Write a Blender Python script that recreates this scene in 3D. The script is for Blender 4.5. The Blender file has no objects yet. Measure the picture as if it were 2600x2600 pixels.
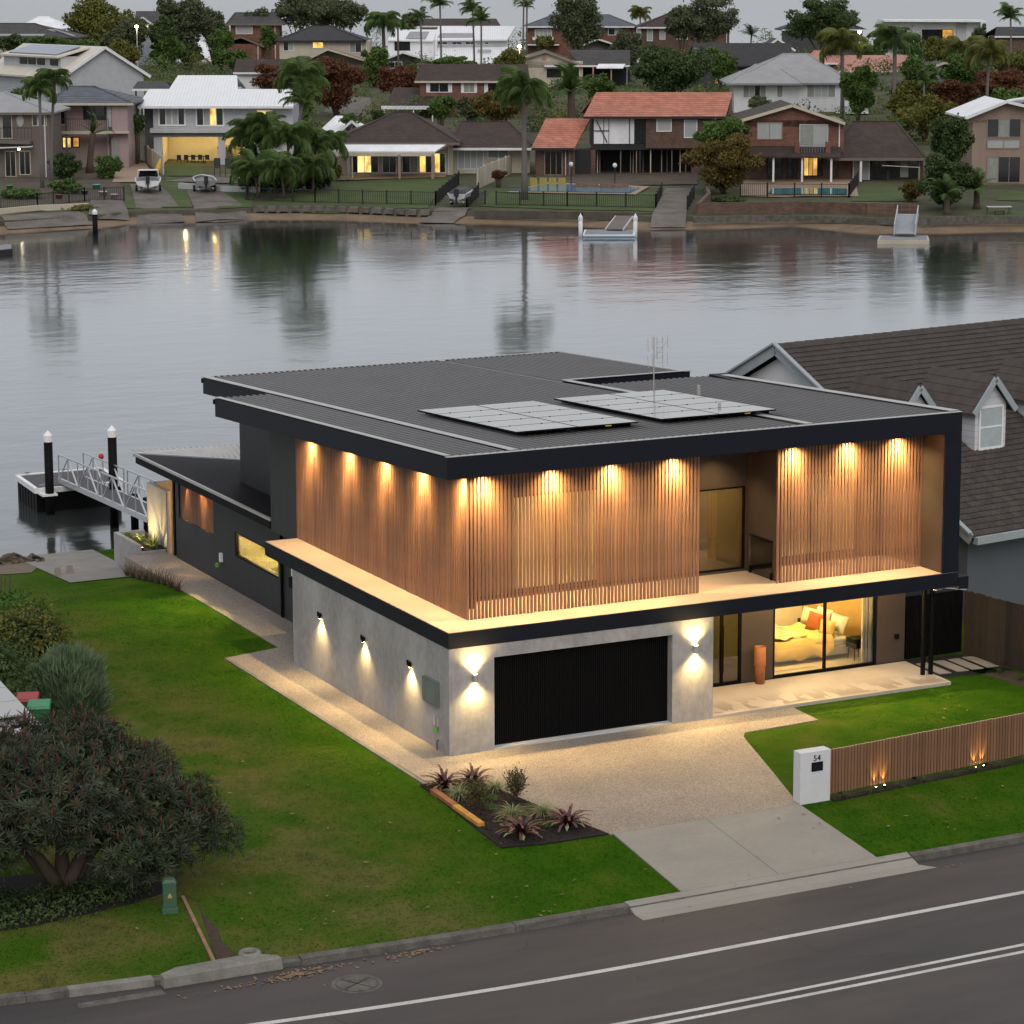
import bpy, math, random
import numpy as np
from mathutils import Matrix, Vector
S = bpy.context.scene
COL = S.collection
rng = random.Random(7)
# ------------------------------------------------------------------ camera, sky, sun, exposure
CAM = np.array([-26.449, -56.695, 18.495]); YAW = 0.46127; PITCH = -0.16869; ROLL = -0.0034
FPX = 6736.3; SHY = -182.8
FW = np.array([math.sin(YAW)*math.cos(PITCH), math.cos(YAW)*math.cos(PITCH), math.sin(PITCH)])
R0 = np.array([math.cos(YAW), -math.sin(YAW), 0.0]); U0 = np.cross(R0, FW)
RT = R0*math.cos(ROLL)+U0*math.sin(ROLL); UP = -R0*math.sin(ROLL)+U0*math.cos(ROLL)
cd = bpy.data.cameras.new('camera'); cam = bpy.data.objects.new('camera', cd); COL.objects.link(cam)
cam.matrix_world = Matrix(((RT[0], UP[0], -FW[0], CAM[0]), (RT[1], UP[1], -FW[1], CAM[1]), (RT[2], UP[2], -FW[2], CAM[2]), (0, 0, 0, 1)))
cd.sensor_width = 36; cd.sensor_fit = 'HORIZONTAL'; cd.lens = FPX/2600*36; cd.shift_y = SHY/2600; cd.clip_start = 1; cd.clip_end = 30000
S.camera = cam
SUN_EL, SUN_ROT = 40, 200
w = bpy.data.worlds.new('World'); S.world = w; w.use_nodes = True
nt = w.node_tree; bg = nt.nodes['Background']
sky = nt.nodes.new('ShaderNodeTexSky'); sky.sky_type = 'NISHITA'; sky.sun_disc = False
sky.sun_elevation = math.radians(SUN_EL); sky.sun_rotation = math.radians(SUN_ROT); sky.air_density = 1; sky.dust_density = 4; sky.ozone_density = 2
# overcast: the blue sky is veiled by a grey cloud deck, a little brighter overhead than at the horizon as overcast skies are
mx = nt.nodes.new('ShaderNodeMix'); mx.data_type = 'RGBA'; mx.inputs[0].default_value = 0.88
tc = nt.nodes.new('ShaderNodeTexCoord'); sx_ = nt.nodes.new('ShaderNodeSeparateXYZ'); rp_ = nt.nodes.new('ShaderNodeValToRGB')
nt.links.new(tc.outputs['Generated'], sx_.inputs[0]); nt.links.new(sx_.outputs[2], rp_.inputs[0])
rp_.color_ramp.elements[0].position = 0.0; rp_.color_ramp.elements[0].color = (.80, .815, .83, 1); rp_.color_ramp.elements[1].position = 1.0; rp_.color_ramp.elements[1].color = (1, 1, 1, 1)
sc_ = nt.nodes.new('ShaderNodeMix'); sc_.data_type = 'RGBA'; sc_.blend_type = 'MULTIPLY'; sc_.inputs[0].default_value = 1; sc_.inputs[6].default_value = (4.4, 4.45, 4.6, 1); nt.links.new(rp_.outputs[0], sc_.inputs[7])
nt.links.new(sky.outputs[0], mx.inputs[6]); nt.links.new(sc_.outputs[2], mx.inputs[7])
nt.links.new(mx.outputs[2], bg.inputs[0]); bg.inputs[1].default_value = 0.115
sd = bpy.data.lights.new('sun', 'SUN'); sun = bpy.data.objects.new('sun', sd); COL.objects.link(sun)
sd.energy = 0.5; sd.angle = math.radians(40); sd.color = (1, .93, .85)
se, sr = math.radians(SUN_EL), math.radians(SUN_ROT)
sun.rotation_euler = Vector((math.sin(sr)*math.cos(se), math.cos(sr)*math.cos(se), math.sin(se))).to_track_quat('Z', 'Y').to_euler()
S.view_settings.view_transform = 'Standard'; S.view_settings.look = 'None'; S.view_settings.exposure = 0.68; S.view_settings.gamma = 1
S.render.engine = 'CYCLES'; S.cycles.use_denoising = True
try: S.cycles.denoiser = 'OPENIMAGEDENOISE'
except Exception: pass
S.cycles.max_bounces = 6; S.cycles.transparent_max_bounces = 12; S.cycles.sample_clamp_indirect = 4; S.cycles.caustics_reflective = False; S.cycles.caustics_refractive = False

# ------------------------------------------------------------------ helpers
def ray(px, py): return FW+RT*(px-1300)/FPX+UP*(1300+SHY-py)/FPX
FH = np.array([math.sin(YAW), math.cos(YAW), 0.0])
def UZ(px, py, v):
    d = ray(px, py); t = v/(d@FH); return float(t*(d@R0)), float(CAM[2]+t*d[2])
def GV(px, py, z=0.0):
    d = ray(px, py); t = (z-CAM[2])/d[2]; return float(t*(d@R0)), float(t*(d@FH))
def W3(u, v, z=0.0):
    p = np.array([CAM[0], CAM[1], 0])+R0*u+FH*v; return (float(p[0]), float(p[1]), z)
def GP(px, py, z=0.0):
    u, v = GV(px, py, z); return W3(u, v, z)

class MB:
    def __init__(s): s.v = []; s.f = []; s.m = []; s.mi = 0
    def face(s, pts):
        n = len(s.v); s.v += [tuple(p) for p in pts]; s.f.append(tuple(range(n, n+len(pts)))); s.m.append(s.mi)
    def add(s, vs, fs):
        n = len(s.v); s.v += [tuple(p) for p in vs]
        for q in fs: s.f.append(tuple(i+n for i in q)); s.m.append(s.mi)
        return s
    def hexa(s, p):   # 4 bottom ccw + 4 top ccw
        return s.add(p, [(3, 2, 1, 0), (4, 5, 6, 7), (0, 1, 5, 4), (1, 2, 6, 5), (2, 3, 7, 6), (3, 0, 4, 7)])
    def box(s, x0, y0, z0, x1, y1, z1):
        return s.hexa([(x0, y0, z0), (x1, y0, z0), (x1, y1, z0), (x0, y1, z0), (x0, y0, z1), (x1, y0, z1), (x1, y1, z1), (x0, y1, z1)])
    def bar(s, a, b, wd, ht=None, up=(0, 0, 1)):
        a = Vector(a); b = Vector(b); ht = ht or wd; d = (b-a)
        if d.length < 1e-6: return s
        d.normalize(); u = Vector(up)
        if abs(d.dot(u)) > .98: u = Vector((1, 0, 0))
        r = d.cross(u).normalized(); u = r.cross(d).normalized(); r = r*wd/2; u = u*ht/2
        return s.hexa([a-r-u, a+r-u, b+r-u, b-r-u, a-r+u, a+r+u, b+r+u, b-r+u])
    def prism(s, poly, z0, z1):
        n = len(poly); vs = [(x, y, z0) for x, y in poly]+[(x, y, z1) for x, y in poly]
        return s.add(vs, [tuple(range(n-1, -1, -1)), tuple(range(n, 2*n))]+[(i, (i+1) % n, n+(i+1) % n, n+i) for i in range(n)])
    def prism_pts(s, A, B):
        n = len(A); return s.add(list(A)+list(B), [tuple(range(n-1, -1, -1)), tuple(range(n, 2*n))]+[(i, (i+1) % n, n+(i+1) % n, n+i) for i in range(n)])
    def tube(s, pts, rad, n=8, cap=True):
        pts = [Vector(p) for p in pts]; rs = rad if isinstance(rad, (list, tuple)) else [rad]*len(pts)
        base = len(s.v); fs = []; vs = []
        for i, p in enumerate(pts):
            d = (pts[min(i+1, len(pts)-1)]-pts[max(i-1, 0)]).normalized()
            u = Vector((0, 0, 1)) if abs(d.z) < .9 else Vector((1, 0, 0)); r = d.cross(u).normalized(); u = r.cross(d)
            for k in range(n):
                a = 2*math.pi*k/n; vs.append(p+(r*math.cos(a)+u*math.sin(a))*rs[i])
        for i in range(len(pts)-1):
            for k in range(n): fs.append((i*n+k, i*n+(k+1) % n, (i+1)*n+(k+1) % n, (i+1)*n+k))
        if cap: fs += [tuple(range(n-1, -1, -1)), tuple((len(pts)-1)*n+k for k in range(n))]
        return s.add(vs, fs)
    def lathe(s, prof, c=(0, 0, 0), n=16, sx=1, sy=1):
        vs = []; fs = []; m = len(prof)
        for k in range(n):
            a = 2*math.pi*k/n
            for r, z in prof: vs.append((c[0]+r*math.cos(a)*sx, c[1]+r*math.sin(a)*sy, c[2]+z))
        for k in range(n):
            for i in range(m-1): fs.append((k*m+i, ((k+1) % n)*m+i, ((k+1) % n)*m+i+1, k*m+i+1))
        return s.add(vs, fs)
    def mesh(s, name, mats):
        me = bpy.data.meshes.new(name); me.from_pydata(s.v, [], s.f)
        mats = mats if isinstance(mats, (list, tuple)) else [mats]
        for m in mats: me.materials.append(m)
        if len(mats) > 1: me.polygons.foreach_set('material_index', s.m)
        me.update(); return me
    def build(s, name, mats, parent=None, smooth=False, loc=(0, 0, 0), rz=0, kind=None, bevel=0):
        me = s.mesh(name, mats)
        if smooth: me.polygons.foreach_set('use_smooth', [True]*len(me.polygons))
        o = put(name, me, parent, loc, rz)
        if kind: o['kind'] = kind
        if bevel:
            b = o.modifiers.new('b', 'BEVEL'); b.width = bevel; b.segments = 2; b.limit_method = 'ANGLE'
        return o
def put(name, me, parent=None, loc=(0, 0, 0), rz=0):
    o = bpy.data.objects.new(name, me); COL.objects.link(o); o.location = loc
    o.rotation_euler = rz if isinstance(rz, (tuple, list)) else (0, 0, rz)
    if parent: o.parent = parent
    return o
def tag(o, label, cat, group=None):
    o['label'] = label; o['category'] = cat
    if group: o['group'] = group
    return o
def thing(name, label, cat, loc=(0, 0, 0), rz=0, group=None):
    o = put(name, None, None, loc, rz); o.empty_display_size = .2; return tag(o, label, cat, group)
def copy_tree(o, parent=None):
    c = o.copy(); COL.objects.link(c); c.parent = parent
    for ch in list(o.children): copy_tree(ch, c)
    return c
def struct(o): o['kind'] = 'structure'; return o
def npmesh(name, V, F, mat, parent=None, kind=None, smooth=False, mats=None, mi=None):
    k = F.shape[1]; me = bpy.data.meshes.new(name); me.vertices.add(len(V)); me.vertices.foreach_set('co', np.ascontiguousarray(V, np.float32).ravel())
    me.loops.add(F.size); me.loops.foreach_set('vertex_index', np.ascontiguousarray(F, np.int32).ravel())
    me.polygons.add(len(F)); me.polygons.foreach_set('loop_start', np.arange(0, F.size, k, dtype=np.int32)); me.polygons.foreach_set('loop_total', np.full(len(F), k, np.int32))
    for m in (mats or [mat]): me.materials.append(m)
    if mi is not None: me.polygons.foreach_set('material_index', mi.astype(np.int32))
    me.update(calc_edges=True)
    if name is None: return me
    o = put(name, me, parent)
    if kind: o['kind'] = kind
    return o

# ------------------------------------------------------------------ materials
class NT:
    def __init__(s, name):
        s.m = bpy.data.materials.new(name); s.m.use_nodes = True; s.t = s.m.node_tree; s.b = s.t.nodes['Principled BSDF']; s.out = s.t.nodes['Material Output']
    def n(s, k, **kw):
        x = s.t.nodes.new('ShaderNode'+k)
        for a, b in kw.items(): setattr(x, a, b)
        return x
    def l(s, a, b): s.t.links.new(a, b)
    def coord(s, scale=(1, 1, 1)):
        c = s.n('TexCoord'); m = s.n('Mapping'); m.inputs['Scale'].default_value = scale; s.l(c.outputs['Object'], m.inputs[0]); return m.outputs[0]
    def noise(s, vec, sc, det=5, rough=.55):
        x = s.n('TexNoise'); x.inputs['Scale'].default_value = sc; x.inputs['Detail'].default_value = det; x.inputs['Roughness'].default_value = rough; s.l(vec, x.inputs['Vector']); return x.outputs['Fac']
    def ramp(s, fac, stops):
        r = s.n('ValToRGB'); e = r.color_ramp.elements
        while len(e) < len(stops): e.new(.5)
        for q, (p, c) in zip(e, stops): q.position = p; q.color = (*c, 1) if len(c) == 3 else c
        s.l(fac, r.inputs[0]); return r.outputs[0]
    def mix(s, f, a, b, mode='MIX'):
        x = s.n('Mix', data_type='RGBA', blend_type=mode)
        for i, v in ((0, f), (6, a), (7, b)):
            if isinstance(v, (int, float)): x.inputs[i].default_value = v
            elif isinstance(v, tuple): x.inputs[i].default_value = (*v, 1)
            else: s.l(v, x.inputs[i])
        return x.outputs[2]
    def math(s, op, a, b=0):
        x = s.n('Math', operation=op)
        for i, v in ((0, a), (1, b)):
            if isinstance(v, (int, float)): x.inputs[i].default_value = v
            else: s.l(v, x.inputs[i])
        return x.outputs[0]
    def bump(s, h, st=.3, d=.02):
        x = s.n('Bump'); x.inputs['Strength'].default_value = st; x.inputs['Distance'].default_value = d; s.l(h, x.inputs['Height']); s.l(x.outputs[0], s.b.inputs['Normal']); return x
    def col(s, c): s.l(c, s.b.inputs['Base Color'])
def g(c, k): return tuple(min(1, x*k) for x in c)
def mat(name, c, rough=.65, metal=0, var=.14, sc=2.0, st=(1, 1, 1), bump=0, bsc=40, rnd=0, c2=None, spec=.4):
    t = NT(name); v = t.coord(st); a = t.noise(v, sc, 6); b = t.noise(v, sc*9, 4)
    f = t.math('ADD', t.math('MULTIPLY', a, .65), t.math('MULTIPLY', b, .35))
    k = t.ramp(f, [(.3, g(c, 1-var)), (.7, c2 or g(c, 1+var))])
    if rnd:
        oi = t.n('ObjectInfo'); mr = t.n('MapRange'); mr.inputs[3].default_value = 1-rnd; mr.inputs[4].default_value = 1+rnd; t.l(oi.outputs['Random'], mr.inputs[0])
        hs = t.n('HueSaturation'); t.l(mr.outputs[0], hs.inputs['Value']); t.l(k, hs.inputs['Color']); k = hs.outputs[0]
    t.col(k); t.b.inputs['Roughness'].default_value = rough; t.b.inputs['Metallic'].default_value = metal; t.b.inputs['Specular IOR Level'].default_value = spec
    if bump: t.bump(t.noise(v, bsc, 4), bump, .02)
    return t.m
def emis(name, c, k, var=0):
    t = NT(name); t.b.inputs['Base Color'].default_value = (*g(c, .4), 1); t.b.inputs['Emission Strength'].default_value = k
    if var:
        v = t.coord((1, 1, .6)); t.l(t.ramp(t.noise(v, var, 3), [(.35, g(c, .25)), (.62, c)]), t.b.inputs['Emission Color'])
    else: t.b.inputs['Emission Color'].default_value = (*c, 1)
    return t.m
def glass(name, tint=(1, 1, 1), refl=.10):
    t = NT(name); t.t.nodes.remove(t.b); tr = t.n('BsdfTransparent'); tr.inputs[0].default_value = (*tint, 1); gl = t.n('BsdfGlossy'); gl.inputs['Roughness'].default_value = .02
    fr = t.n('Fresnel'); fr.inputs[0].default_value = 1.45; mxs = t.n('MixShader'); f = t.math('ADD', t.math('MULTIPLY', fr.outputs[0], .9), refl*.3)
    t.l(f, mxs.inputs[0]); t.l(tr.outputs[0], mxs.inputs[1]); t.l(gl.outputs[0], mxs.inputs[2]); t.l(mxs.outputs[0], t.out.inputs[0]); return t.m
def brickmat(name, c, mortar, sx=.23, sz=.085, var=.3, rough=.8, slope=1.0):
    t = NT(name); cc = t.n('TexCoord'); sp = t.n('SeparateXYZ'); t.l(cc.outputs['Object'], sp.inputs[0]); cb = t.n('CombineXYZ')
    t.l(t.math('ADD', sp.outputs[0], sp.outputs[1]), cb.inputs[0]); t.l(t.math('MULTIPLY', sp.outputs[2], slope), cb.inputs[1])
    br = t.n('TexBrick'); t.l(cb.outputs[0], br.inputs['Vector']); br.inputs['Scale'].default_value = 1; br.inputs['Brick Width'].default_value = sx; br.inputs['Row Height'].default_value = sz
    br.inputs['Mortar Size'].default_value = .008 if sz < .15 else .02; br.inputs['Color1'].default_value = (*g(c, 1-var), 1); br.inputs['Color2'].default_value = (*g(c, 1+var), 1); br.inputs['Mortar'].default_value = (*mortar, 1)
    n = t.noise(t.coord(), .9, 5); t.col(t.mix(1.0, br.outputs[0], t.ramp(n, [(.25, (.68, .66, .64)), (.75, (1.18, 1.15, 1.1))]), 'MULTIPLY'))
    t.b.inputs['Roughness'].default_value = rough; bp = t.n('Bump'); bp.inputs['Strength'].default_value = .6; bp.inputs['Distance'].default_value = .02; bp.invert = True; t.l(br.outputs['Fac'], bp.inputs['Height']); t.l(bp.outputs[0], t.b.inputs['Normal'])
    return t.m
def boardmat(name, c, pitch=.18, rough=.6, axis=2, depth=.02, var=.08):
    t = NT(name); cc = t.n('TexCoord'); sp = t.n('SeparateXYZ'); t.l(cc.outputs['Object'], sp.inputs[0])
    s = sp.outputs[axis] if axis < 3 else t.math('ADD', sp.outputs[0], sp.outputs[1])
    fr = t.math('FRACT', t.math('DIVIDE', s, pitch)); k = t.ramp(t.noise(t.coord((1, 1, 1)), 1.3, 6), [(.3, g(c, 1-var)), (.7, g(c, 1+var))])
    t.col(t.mix(t.math('LESS_THAN', fr, .07), k, g(c, .55))); t.b.inputs['Roughness'].default_value = rough; t.bump(fr, .5, depth); return t.m
def leafmat(name, c1, c2, sc=1.2, rough=.6, c3=None):
    t = NT(name); v = t.coord(); f = t.math('ADD', t.math('MULTIPLY', t.noise(v, sc, 3), .6), t.math('MULTIPLY', t.noise(v, sc*9, 2), .4))
    t.col(t.ramp(f, [(.34, c1), (.58, c2)]+([(.68, c3)] if c3 else [])))
    t.b.inputs['Roughness'].default_value = rough; t.b.inputs['Specular IOR Level'].default_value = .25
    tl = t.n('BsdfTranslucent'); tl.inputs[0].default_value = (*g(c2, 1.4), 1); ms = t.n('MixShader'); ms.inputs[0].default_value = .18
    t.l(t.b.outputs[0], ms.inputs[1]); t.l(tl.outputs[0], ms.inputs[2]); t.l(ms.outputs[0], t.out.inputs[0]); return t.m
M = {}
M['concrete'] = mat('rendered_concrete', (.30, .292, .29), .75, var=.28, sc=.75, st=(1, 1, .6), bump=.2, bsc=14, c2=(.45, .435, .425))
M['slabtop'] = mat('ledge_tile', (.33, .27, .24), .5, var=.1, sc=1.2)
M['dark'] = mat('charcoal_metal', (.0080, .0098, .0160), .55, var=.2, sc=1.5, spec=.2)
M['darkwall'] = boardmat('charcoal_cladding', (.024, .0245, .028), .6, .6, axis=3, depth=.006)
M['brownwall'] = mat('bronze_cladding', (.058, .045, .039), .55, var=.12, sc=1.5)
M['timber'] = mat('timber_slat', (.245, .130, .080), .55, var=.26, sc=2.2, st=(6, 6, .5), rnd=.14)
M['fencewood'] = mat('fence_slat', (.215, .112, .062), .6, var=.2, sc=2.5, st=(6, 6, .6), rnd=.16)
M['endgrain'] = mat('fence_slat_end', (.50, .37, .25), .7)
M['roofmetal'] = mat('roof_sheet', (.125, .118, .114), .42, metal=.4, var=.1, sc=1.0)
M['flash'] = mat('zinc_flashing', (.46, .44, .42), .42, metal=.35, var=.14, sc=1.6)
M['solar'] = mat('solar_glass', (.52, .495, .455), .15, metal=.85, var=.02, sc=.5)
M['black'] = mat('black_powdercoat', (.0035, .0035, .004), .6, var=.2, spec=.12)
M['grayfascia'] = mat('pale_metal', (.5, .52, .54), .4, metal=.3)
M['white'] = mat('white_paint', (.80, .80, .80), .55, var=.06, sc=1.2)
M['alu'] = mat('aluminium', (.58, .59, .61), .35, metal=.6, var=.08)
M['glass'] = glass('window_glass', (.95, .96, .94)); M['darkglass'] = glass('tinted_glass', (.55, .52, .46), .3)
M['plaster'] = mat('cream_plaster', (.66, .60, .46), .8, var=.05)
M['floor'] = mat('interior_tile', (.48, .44, .36), .35, var=.08, sc=2)
M['lamp'] = emis('lamp_glow', (1, .72, .32), 60)
M['garden'] = mat('bark_mulch', (.010, .007, .006), .95, var=.6, sc=14, bump=.8, bsc=60)
M['soil'] = mat('bare_soil', (.055, .038, .026), .95, var=.4, sc=6, bump=.6, bsc=40)
M['green_metal'] = mat('green_enclosure', (.050, .115, .065), .55, var=.12)
M['rust'] = mat('terracotta', (.36, .135, .05), .7, var=.25, sc=5)
# ------------------------------------------------------------------ ground, road, paths
def koff(x): return .0055*(x+1)**2 if x < -1 else 0.0
def yk(x): return -10.28+koff(x)
def sm(a, b, x):
    t = min(1, max(0, (x-a)/(b-a))); return t*t*(3-2*t)
def gh(x, y):
    z = 0.0
    if y < -7.1: z = -.36*min(1, (-7.1-y)/(-7.1-yk(x)))
    if y > 21: z -= .122*(y-21)*(1 if y < 60 else 1)
    return z+.012*math.sin(x*1.7+y*.6)*math.sin(y*1.3) if -7 < y < 21 else z
def lawnmat():
    t = NT('lawn'); v = t.coord(); big = t.noise(v, .16, 4, .6); mid = t.noise(v, .9, 5); fin = t.noise(v, 14, 3, .7)
    f = t.math('ADD', t.math('MULTIPLY', big, .36), t.math('ADD', t.math('MULTIPLY', mid, .46), t.math('MULTIPLY', fin, .18)))
    k = t.ramp(f, [(.34, (.018, .060, .002)), (.47, (.030, .084, .003)), (.57, (.050, .094, .006)), (.70, (.110, .098, .030))])
    sp = t.n('SeparateXYZ'); t.l(v, sp.inputs[0])       # the older, drier lawn west of the new turf
    mr = t.n('MapRange'); mr.inputs[1].default_value = -2.0; mr.inputs[2].default_value = -4.6; t.l(t.math('ADD', sp.outputs[0], t.math('MULTIPLY', t.math('SUBTRACT', mid, .5), 5)), mr.inputs[0])
    dry = t.ramp(t.noise(v, .45, 5, .62), [(.40, (.050, .095, .012)), (.50, (.105, .100, .028)), (.60, (.175, .120, .055)), (.68, (.060, .042, .028))])
    k = t.mix(t.math('MULTIPLY', mr.outputs[0], .5), k, dry); t.col(k); t.b.inputs['Roughness'].default_value = .9; t.b.inputs['Specular IOR Level'].default_value = .03
    t.bump(t.noise(v, 45, 4, .7), .35, .03); return t.m
M['lawn'] = lawnmat()
def grassblade():
    t = NT('grass_blade'); v = t.coord(); big = t.noise(v, .16, 4, .6); mid = t.noise(v, .9, 5); fin = t.noise(v, 22, 2, .7)
    f = t.math('ADD', t.math('MULTIPLY', big, .30), t.math('ADD', t.math('MULTIPLY', mid, .42), t.math('MULTIPLY', fin, .28)))
    k = t.ramp(f, [(.34, (.020, .068, .002)), (.47, (.036, .102, .004)), (.57, (.064, .116, .008)), (.70, (.15, .135, .042))])
    sp = t.n('SeparateXYZ'); t.l(v, sp.inputs[0]); mr = t.n('MapRange'); mr.inputs[1].default_value = -2.0; mr.inputs[2].default_value = -4.6
    t.l(t.math('ADD', sp.outputs[0], t.math('MULTIPLY', t.math('SUBTRACT', mid, .5), 5)), mr.inputs[0])
    dry = t.ramp(t.noise(v, .45, 5, .62), [(.40, (.070, .115, .018)), (.55, (.15, .135, .040)), (.66, (.20, .145, .068))])
    t.col(t.mix(t.math('MULTIPLY', mr.outputs[0], .38), k, dry)); t.b.inputs['Roughness'].default_value = .8; t.b.inputs['Specular IOR Level'].default_value = .03; return t.m
M['blade'] = grassblade()
def aggmat(name, c, k=.45):
    t = NT(name); v = t.coord(); vo = t.n('TexVoronoi'); vo.inputs['Scale'].default_value = 55; t.l(v, vo.inputs['Vector'])
    sp = t.n('SeparateColor'); t.l(vo.outputs['Color'], sp.inputs[0]); st = t.ramp(sp.outputs[0], [(.05, g(c, 1-k)), (.5, c), (.95, g(c, 1+k))])
    pat = t.ramp(t.noise(v, .5, 5, .6), [(.3, (.84, .84, .84)), (.7, (1.12, 1.1, 1.08))]); t.col(t.mix(1.0, st, pat, 'MULTIPLY')); t.b.inputs['Roughness'].default_value = .7
    t.bump(t.noise(v, 60, 3), .3, .01); return t.m
M['agg'] = aggmat('exposed_aggregate', (.255, .222, .192)); M['agg2'] = aggmat('asphalt_aggregate', (.042, .040, .040), .3)
def asphalt():
    t = NT('asphalt'); v = t.coord(); fin = t.noise(v, 70, 3, .8); big = t.noise(t.coord((.22, 1, 1)), .8, 6, .65); pat = t.noise(t.coord((.12, .9, 1)), .55, 2, .4)
    a = t.ramp(fin, [(.3, (.038, .034, .033)), (.7, (.074, .066, .062))]); a = t.mix(1.0, a, t.ramp(big, [(.3, (.72, .72, .73)), (.7, (1.25, 1.2, 1.16))]), 'MULTIPLY')
    a = t.mix(1.0, a, t.ramp(pat, [(.47, (.86, .86, .87)), (.50, (1.06, 1.04, 1.03))]), 'MULTIPLY')
    vo = t.n('TexVoronoi', feature='DISTANCE_TO_EDGE'); vo.inputs['Scale'].default_value = .35; wv = t.n('Mapping'); t.l(t.coord(), wv.inputs[0]); ns = t.n('TexNoise'); ns.inputs['Scale'].default_value = 1.2; t.l(wv.outputs[0], ns.inputs['Vector']); t.l(t.mix(.25, wv.outputs[0], ns.outputs['Color'], 'ADD'), vo.inputs['Vector'])
    crack = t.math('MULTIPLY', t.math('LESS_THAN', vo.outputs['Distance'], .004), t.math('GREATER_THAN', t.noise(v, .3, 2), .60)); a = t.mix(t.math('MULTIPLY', crack, .7), a, (.016, .015, .015))
    t.col(a); t.b.inputs['Roughness'].default_value = .72; t.bump(fin, .35, .01); return t.m
M['asphalt'] = asphalt()
M['apron'] = mat('brushed_concrete', (.27, .25, .215), .8, var=.13, sc=1.1, st=(.5, 1, 1), bump=.12, bsc=50)
M['kerb'] = mat('weathered_kerb', (.085, .078, .068), .85, var=.5, sc=2.5, bump=.4, bsc=30, c2=(.17, .158, .14))
M['kerbnew'] = mat('new_kerb', (.19, .178, .158), .85, var=.35, sc=2.5, bump=.3, bsc=20, c2=(.27, .255, .225))
def paintmat():
    t = NT('road_paint'); v = t.coord(); n = t.noise(v, 18, 5, .75); wear = t.math('MULTIPLY', t.math('GREATER_THAN', n, .60), .75); c_ = t.ramp(t.noise(v, 1.1, 4), [(.3, (.44, .43, .40)), (.7, (.62, .60, .56))]); t.col(t.mix(wear, c_, (.09, .085, .08))); t.b.inputs['Roughness'].default_value = .75; return t.m
M['paint'] = paintmat()
M['waterpaint'] = M['white']
# near land: one sheet from the kerb back into the water
xs = np.arange(-60, 60.01, .75); ys = [0]+list(np.linspace(.06, 1, 8)); Vv = []; 
rows = []
for x in xs:
    k = yk(x); col = [k+(-7.1-k)*t for t in np.linspace(0, 1, 6)]+list(np.arange(-6.4, 21, .75))+list(np.arange(21, 46, 1.0)); rows.append([(x, y, gh(x, y)) for y in col])
nc = len(rows[0]); Vv = np.array(rows).reshape(-1, 3); Fv = np.array([(i*nc+j, (i+1)*nc+j, (i+1)*nc+j+1, i*nc+j+1) for i in range(len(rows)-1) for j in range(nc-1)])
lawn = struct(npmesh('lawn_ground', Vv, Fv, M['lawn']))
# road
rd = MB(); xr = list(np.arange(-60, 61, 2.0))
for a, b in zip(xr[:-1], xr[1:]): rd.face([(a, -60, -.5), (b, -60, -.5), (b, yk(b)+.05, -.5), (a, yk(a)+.05, -.5)])
struct(rd.build('road', M['asphalt']))
def stripe(name, off, wd, z=-.496, x0=-60, x1=60):
    m = MB(); q = list(np.arange(x0, x1+.1, 1.0))
    for a, b in zip(q[:-1], q[1:]):
        ya, yb = -10.28+koff(a)*1.25+off, -10.28+koff(b)*1.25+off
        m.hexa([(a, ya-wd, z-.003), (b, yb-wd, z-.003), (b, yb, z-.003), (a, ya, z-.003), (a, ya-wd, z), (b, yb-wd, z), (b, yb, z), (a, ya, z)])
    return struct(m.build(name, M['paint']))
stripe('edge_line', -2.80, .15); stripe('centre_line', -5.36, .11); stripe('centre_line', -5.68, .11)
# kerb units, each its own block
kr = struct(put('kerb', None))
def kerb_unit(x0, x1, m='kerb', top=-.36, h=.02, wd=.17, parent=kr, name='kerb_block'):
    b = MB(); n = 4; P = [x0+.006+(x1-x0-.012)*i/n for i in range(n+1)]
    for a, c in zip(P[:-1], P[1:]):
        b.hexa([(a, yk(a)-wd-.03, -.55), (c, yk(c)-wd-.03, -.55), (c, yk(c)+.02, -.55), (a, yk(a)+.02, -.55), (a, yk(a)-wd, top), (c, yk(c)-wd, top), (c, yk(c)+.02, top+h), (a, yk(a)+.02, top+h)])
    return b.build(name, M[m], parent)
kb_ = MB(); xq = list(np.arange(-60, 61, 1.5))
for a, c in zip(xq[:-1], xq[1:]): kb_.hexa([(a, yk(a)-.16, -.6), (c, yk(c)-.16, -.6), (c, yk(c)+.03, -.6), (a, yk(a)+.03, -.6), (a, yk(a)-.16, -.40), (c, yk(c)-.16, -.40), (c, yk(c)+.03, -.375), (a, yk(a)+.03, -.375)])
kb_.build('kerb_bed', M['kerb'], kr)
x = -30.0
while x < 30:
    L = rng.choice([2.2, 2.6, 3.0])
    if not (x+L > -11.0 and x < -8.0) and not (x+L > -.75 and x < 6.3): kerb_unit(x, x+L, top=-.36+rng.uniform(-.012, .012))
    x += L
kerb_unit(-12.6, -10.95, 'kerbnew'); kerb_unit(-8.0, -6.3); kerb_unit(-2.4, -.75); kerb_unit(6.36, 9.2)
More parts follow.
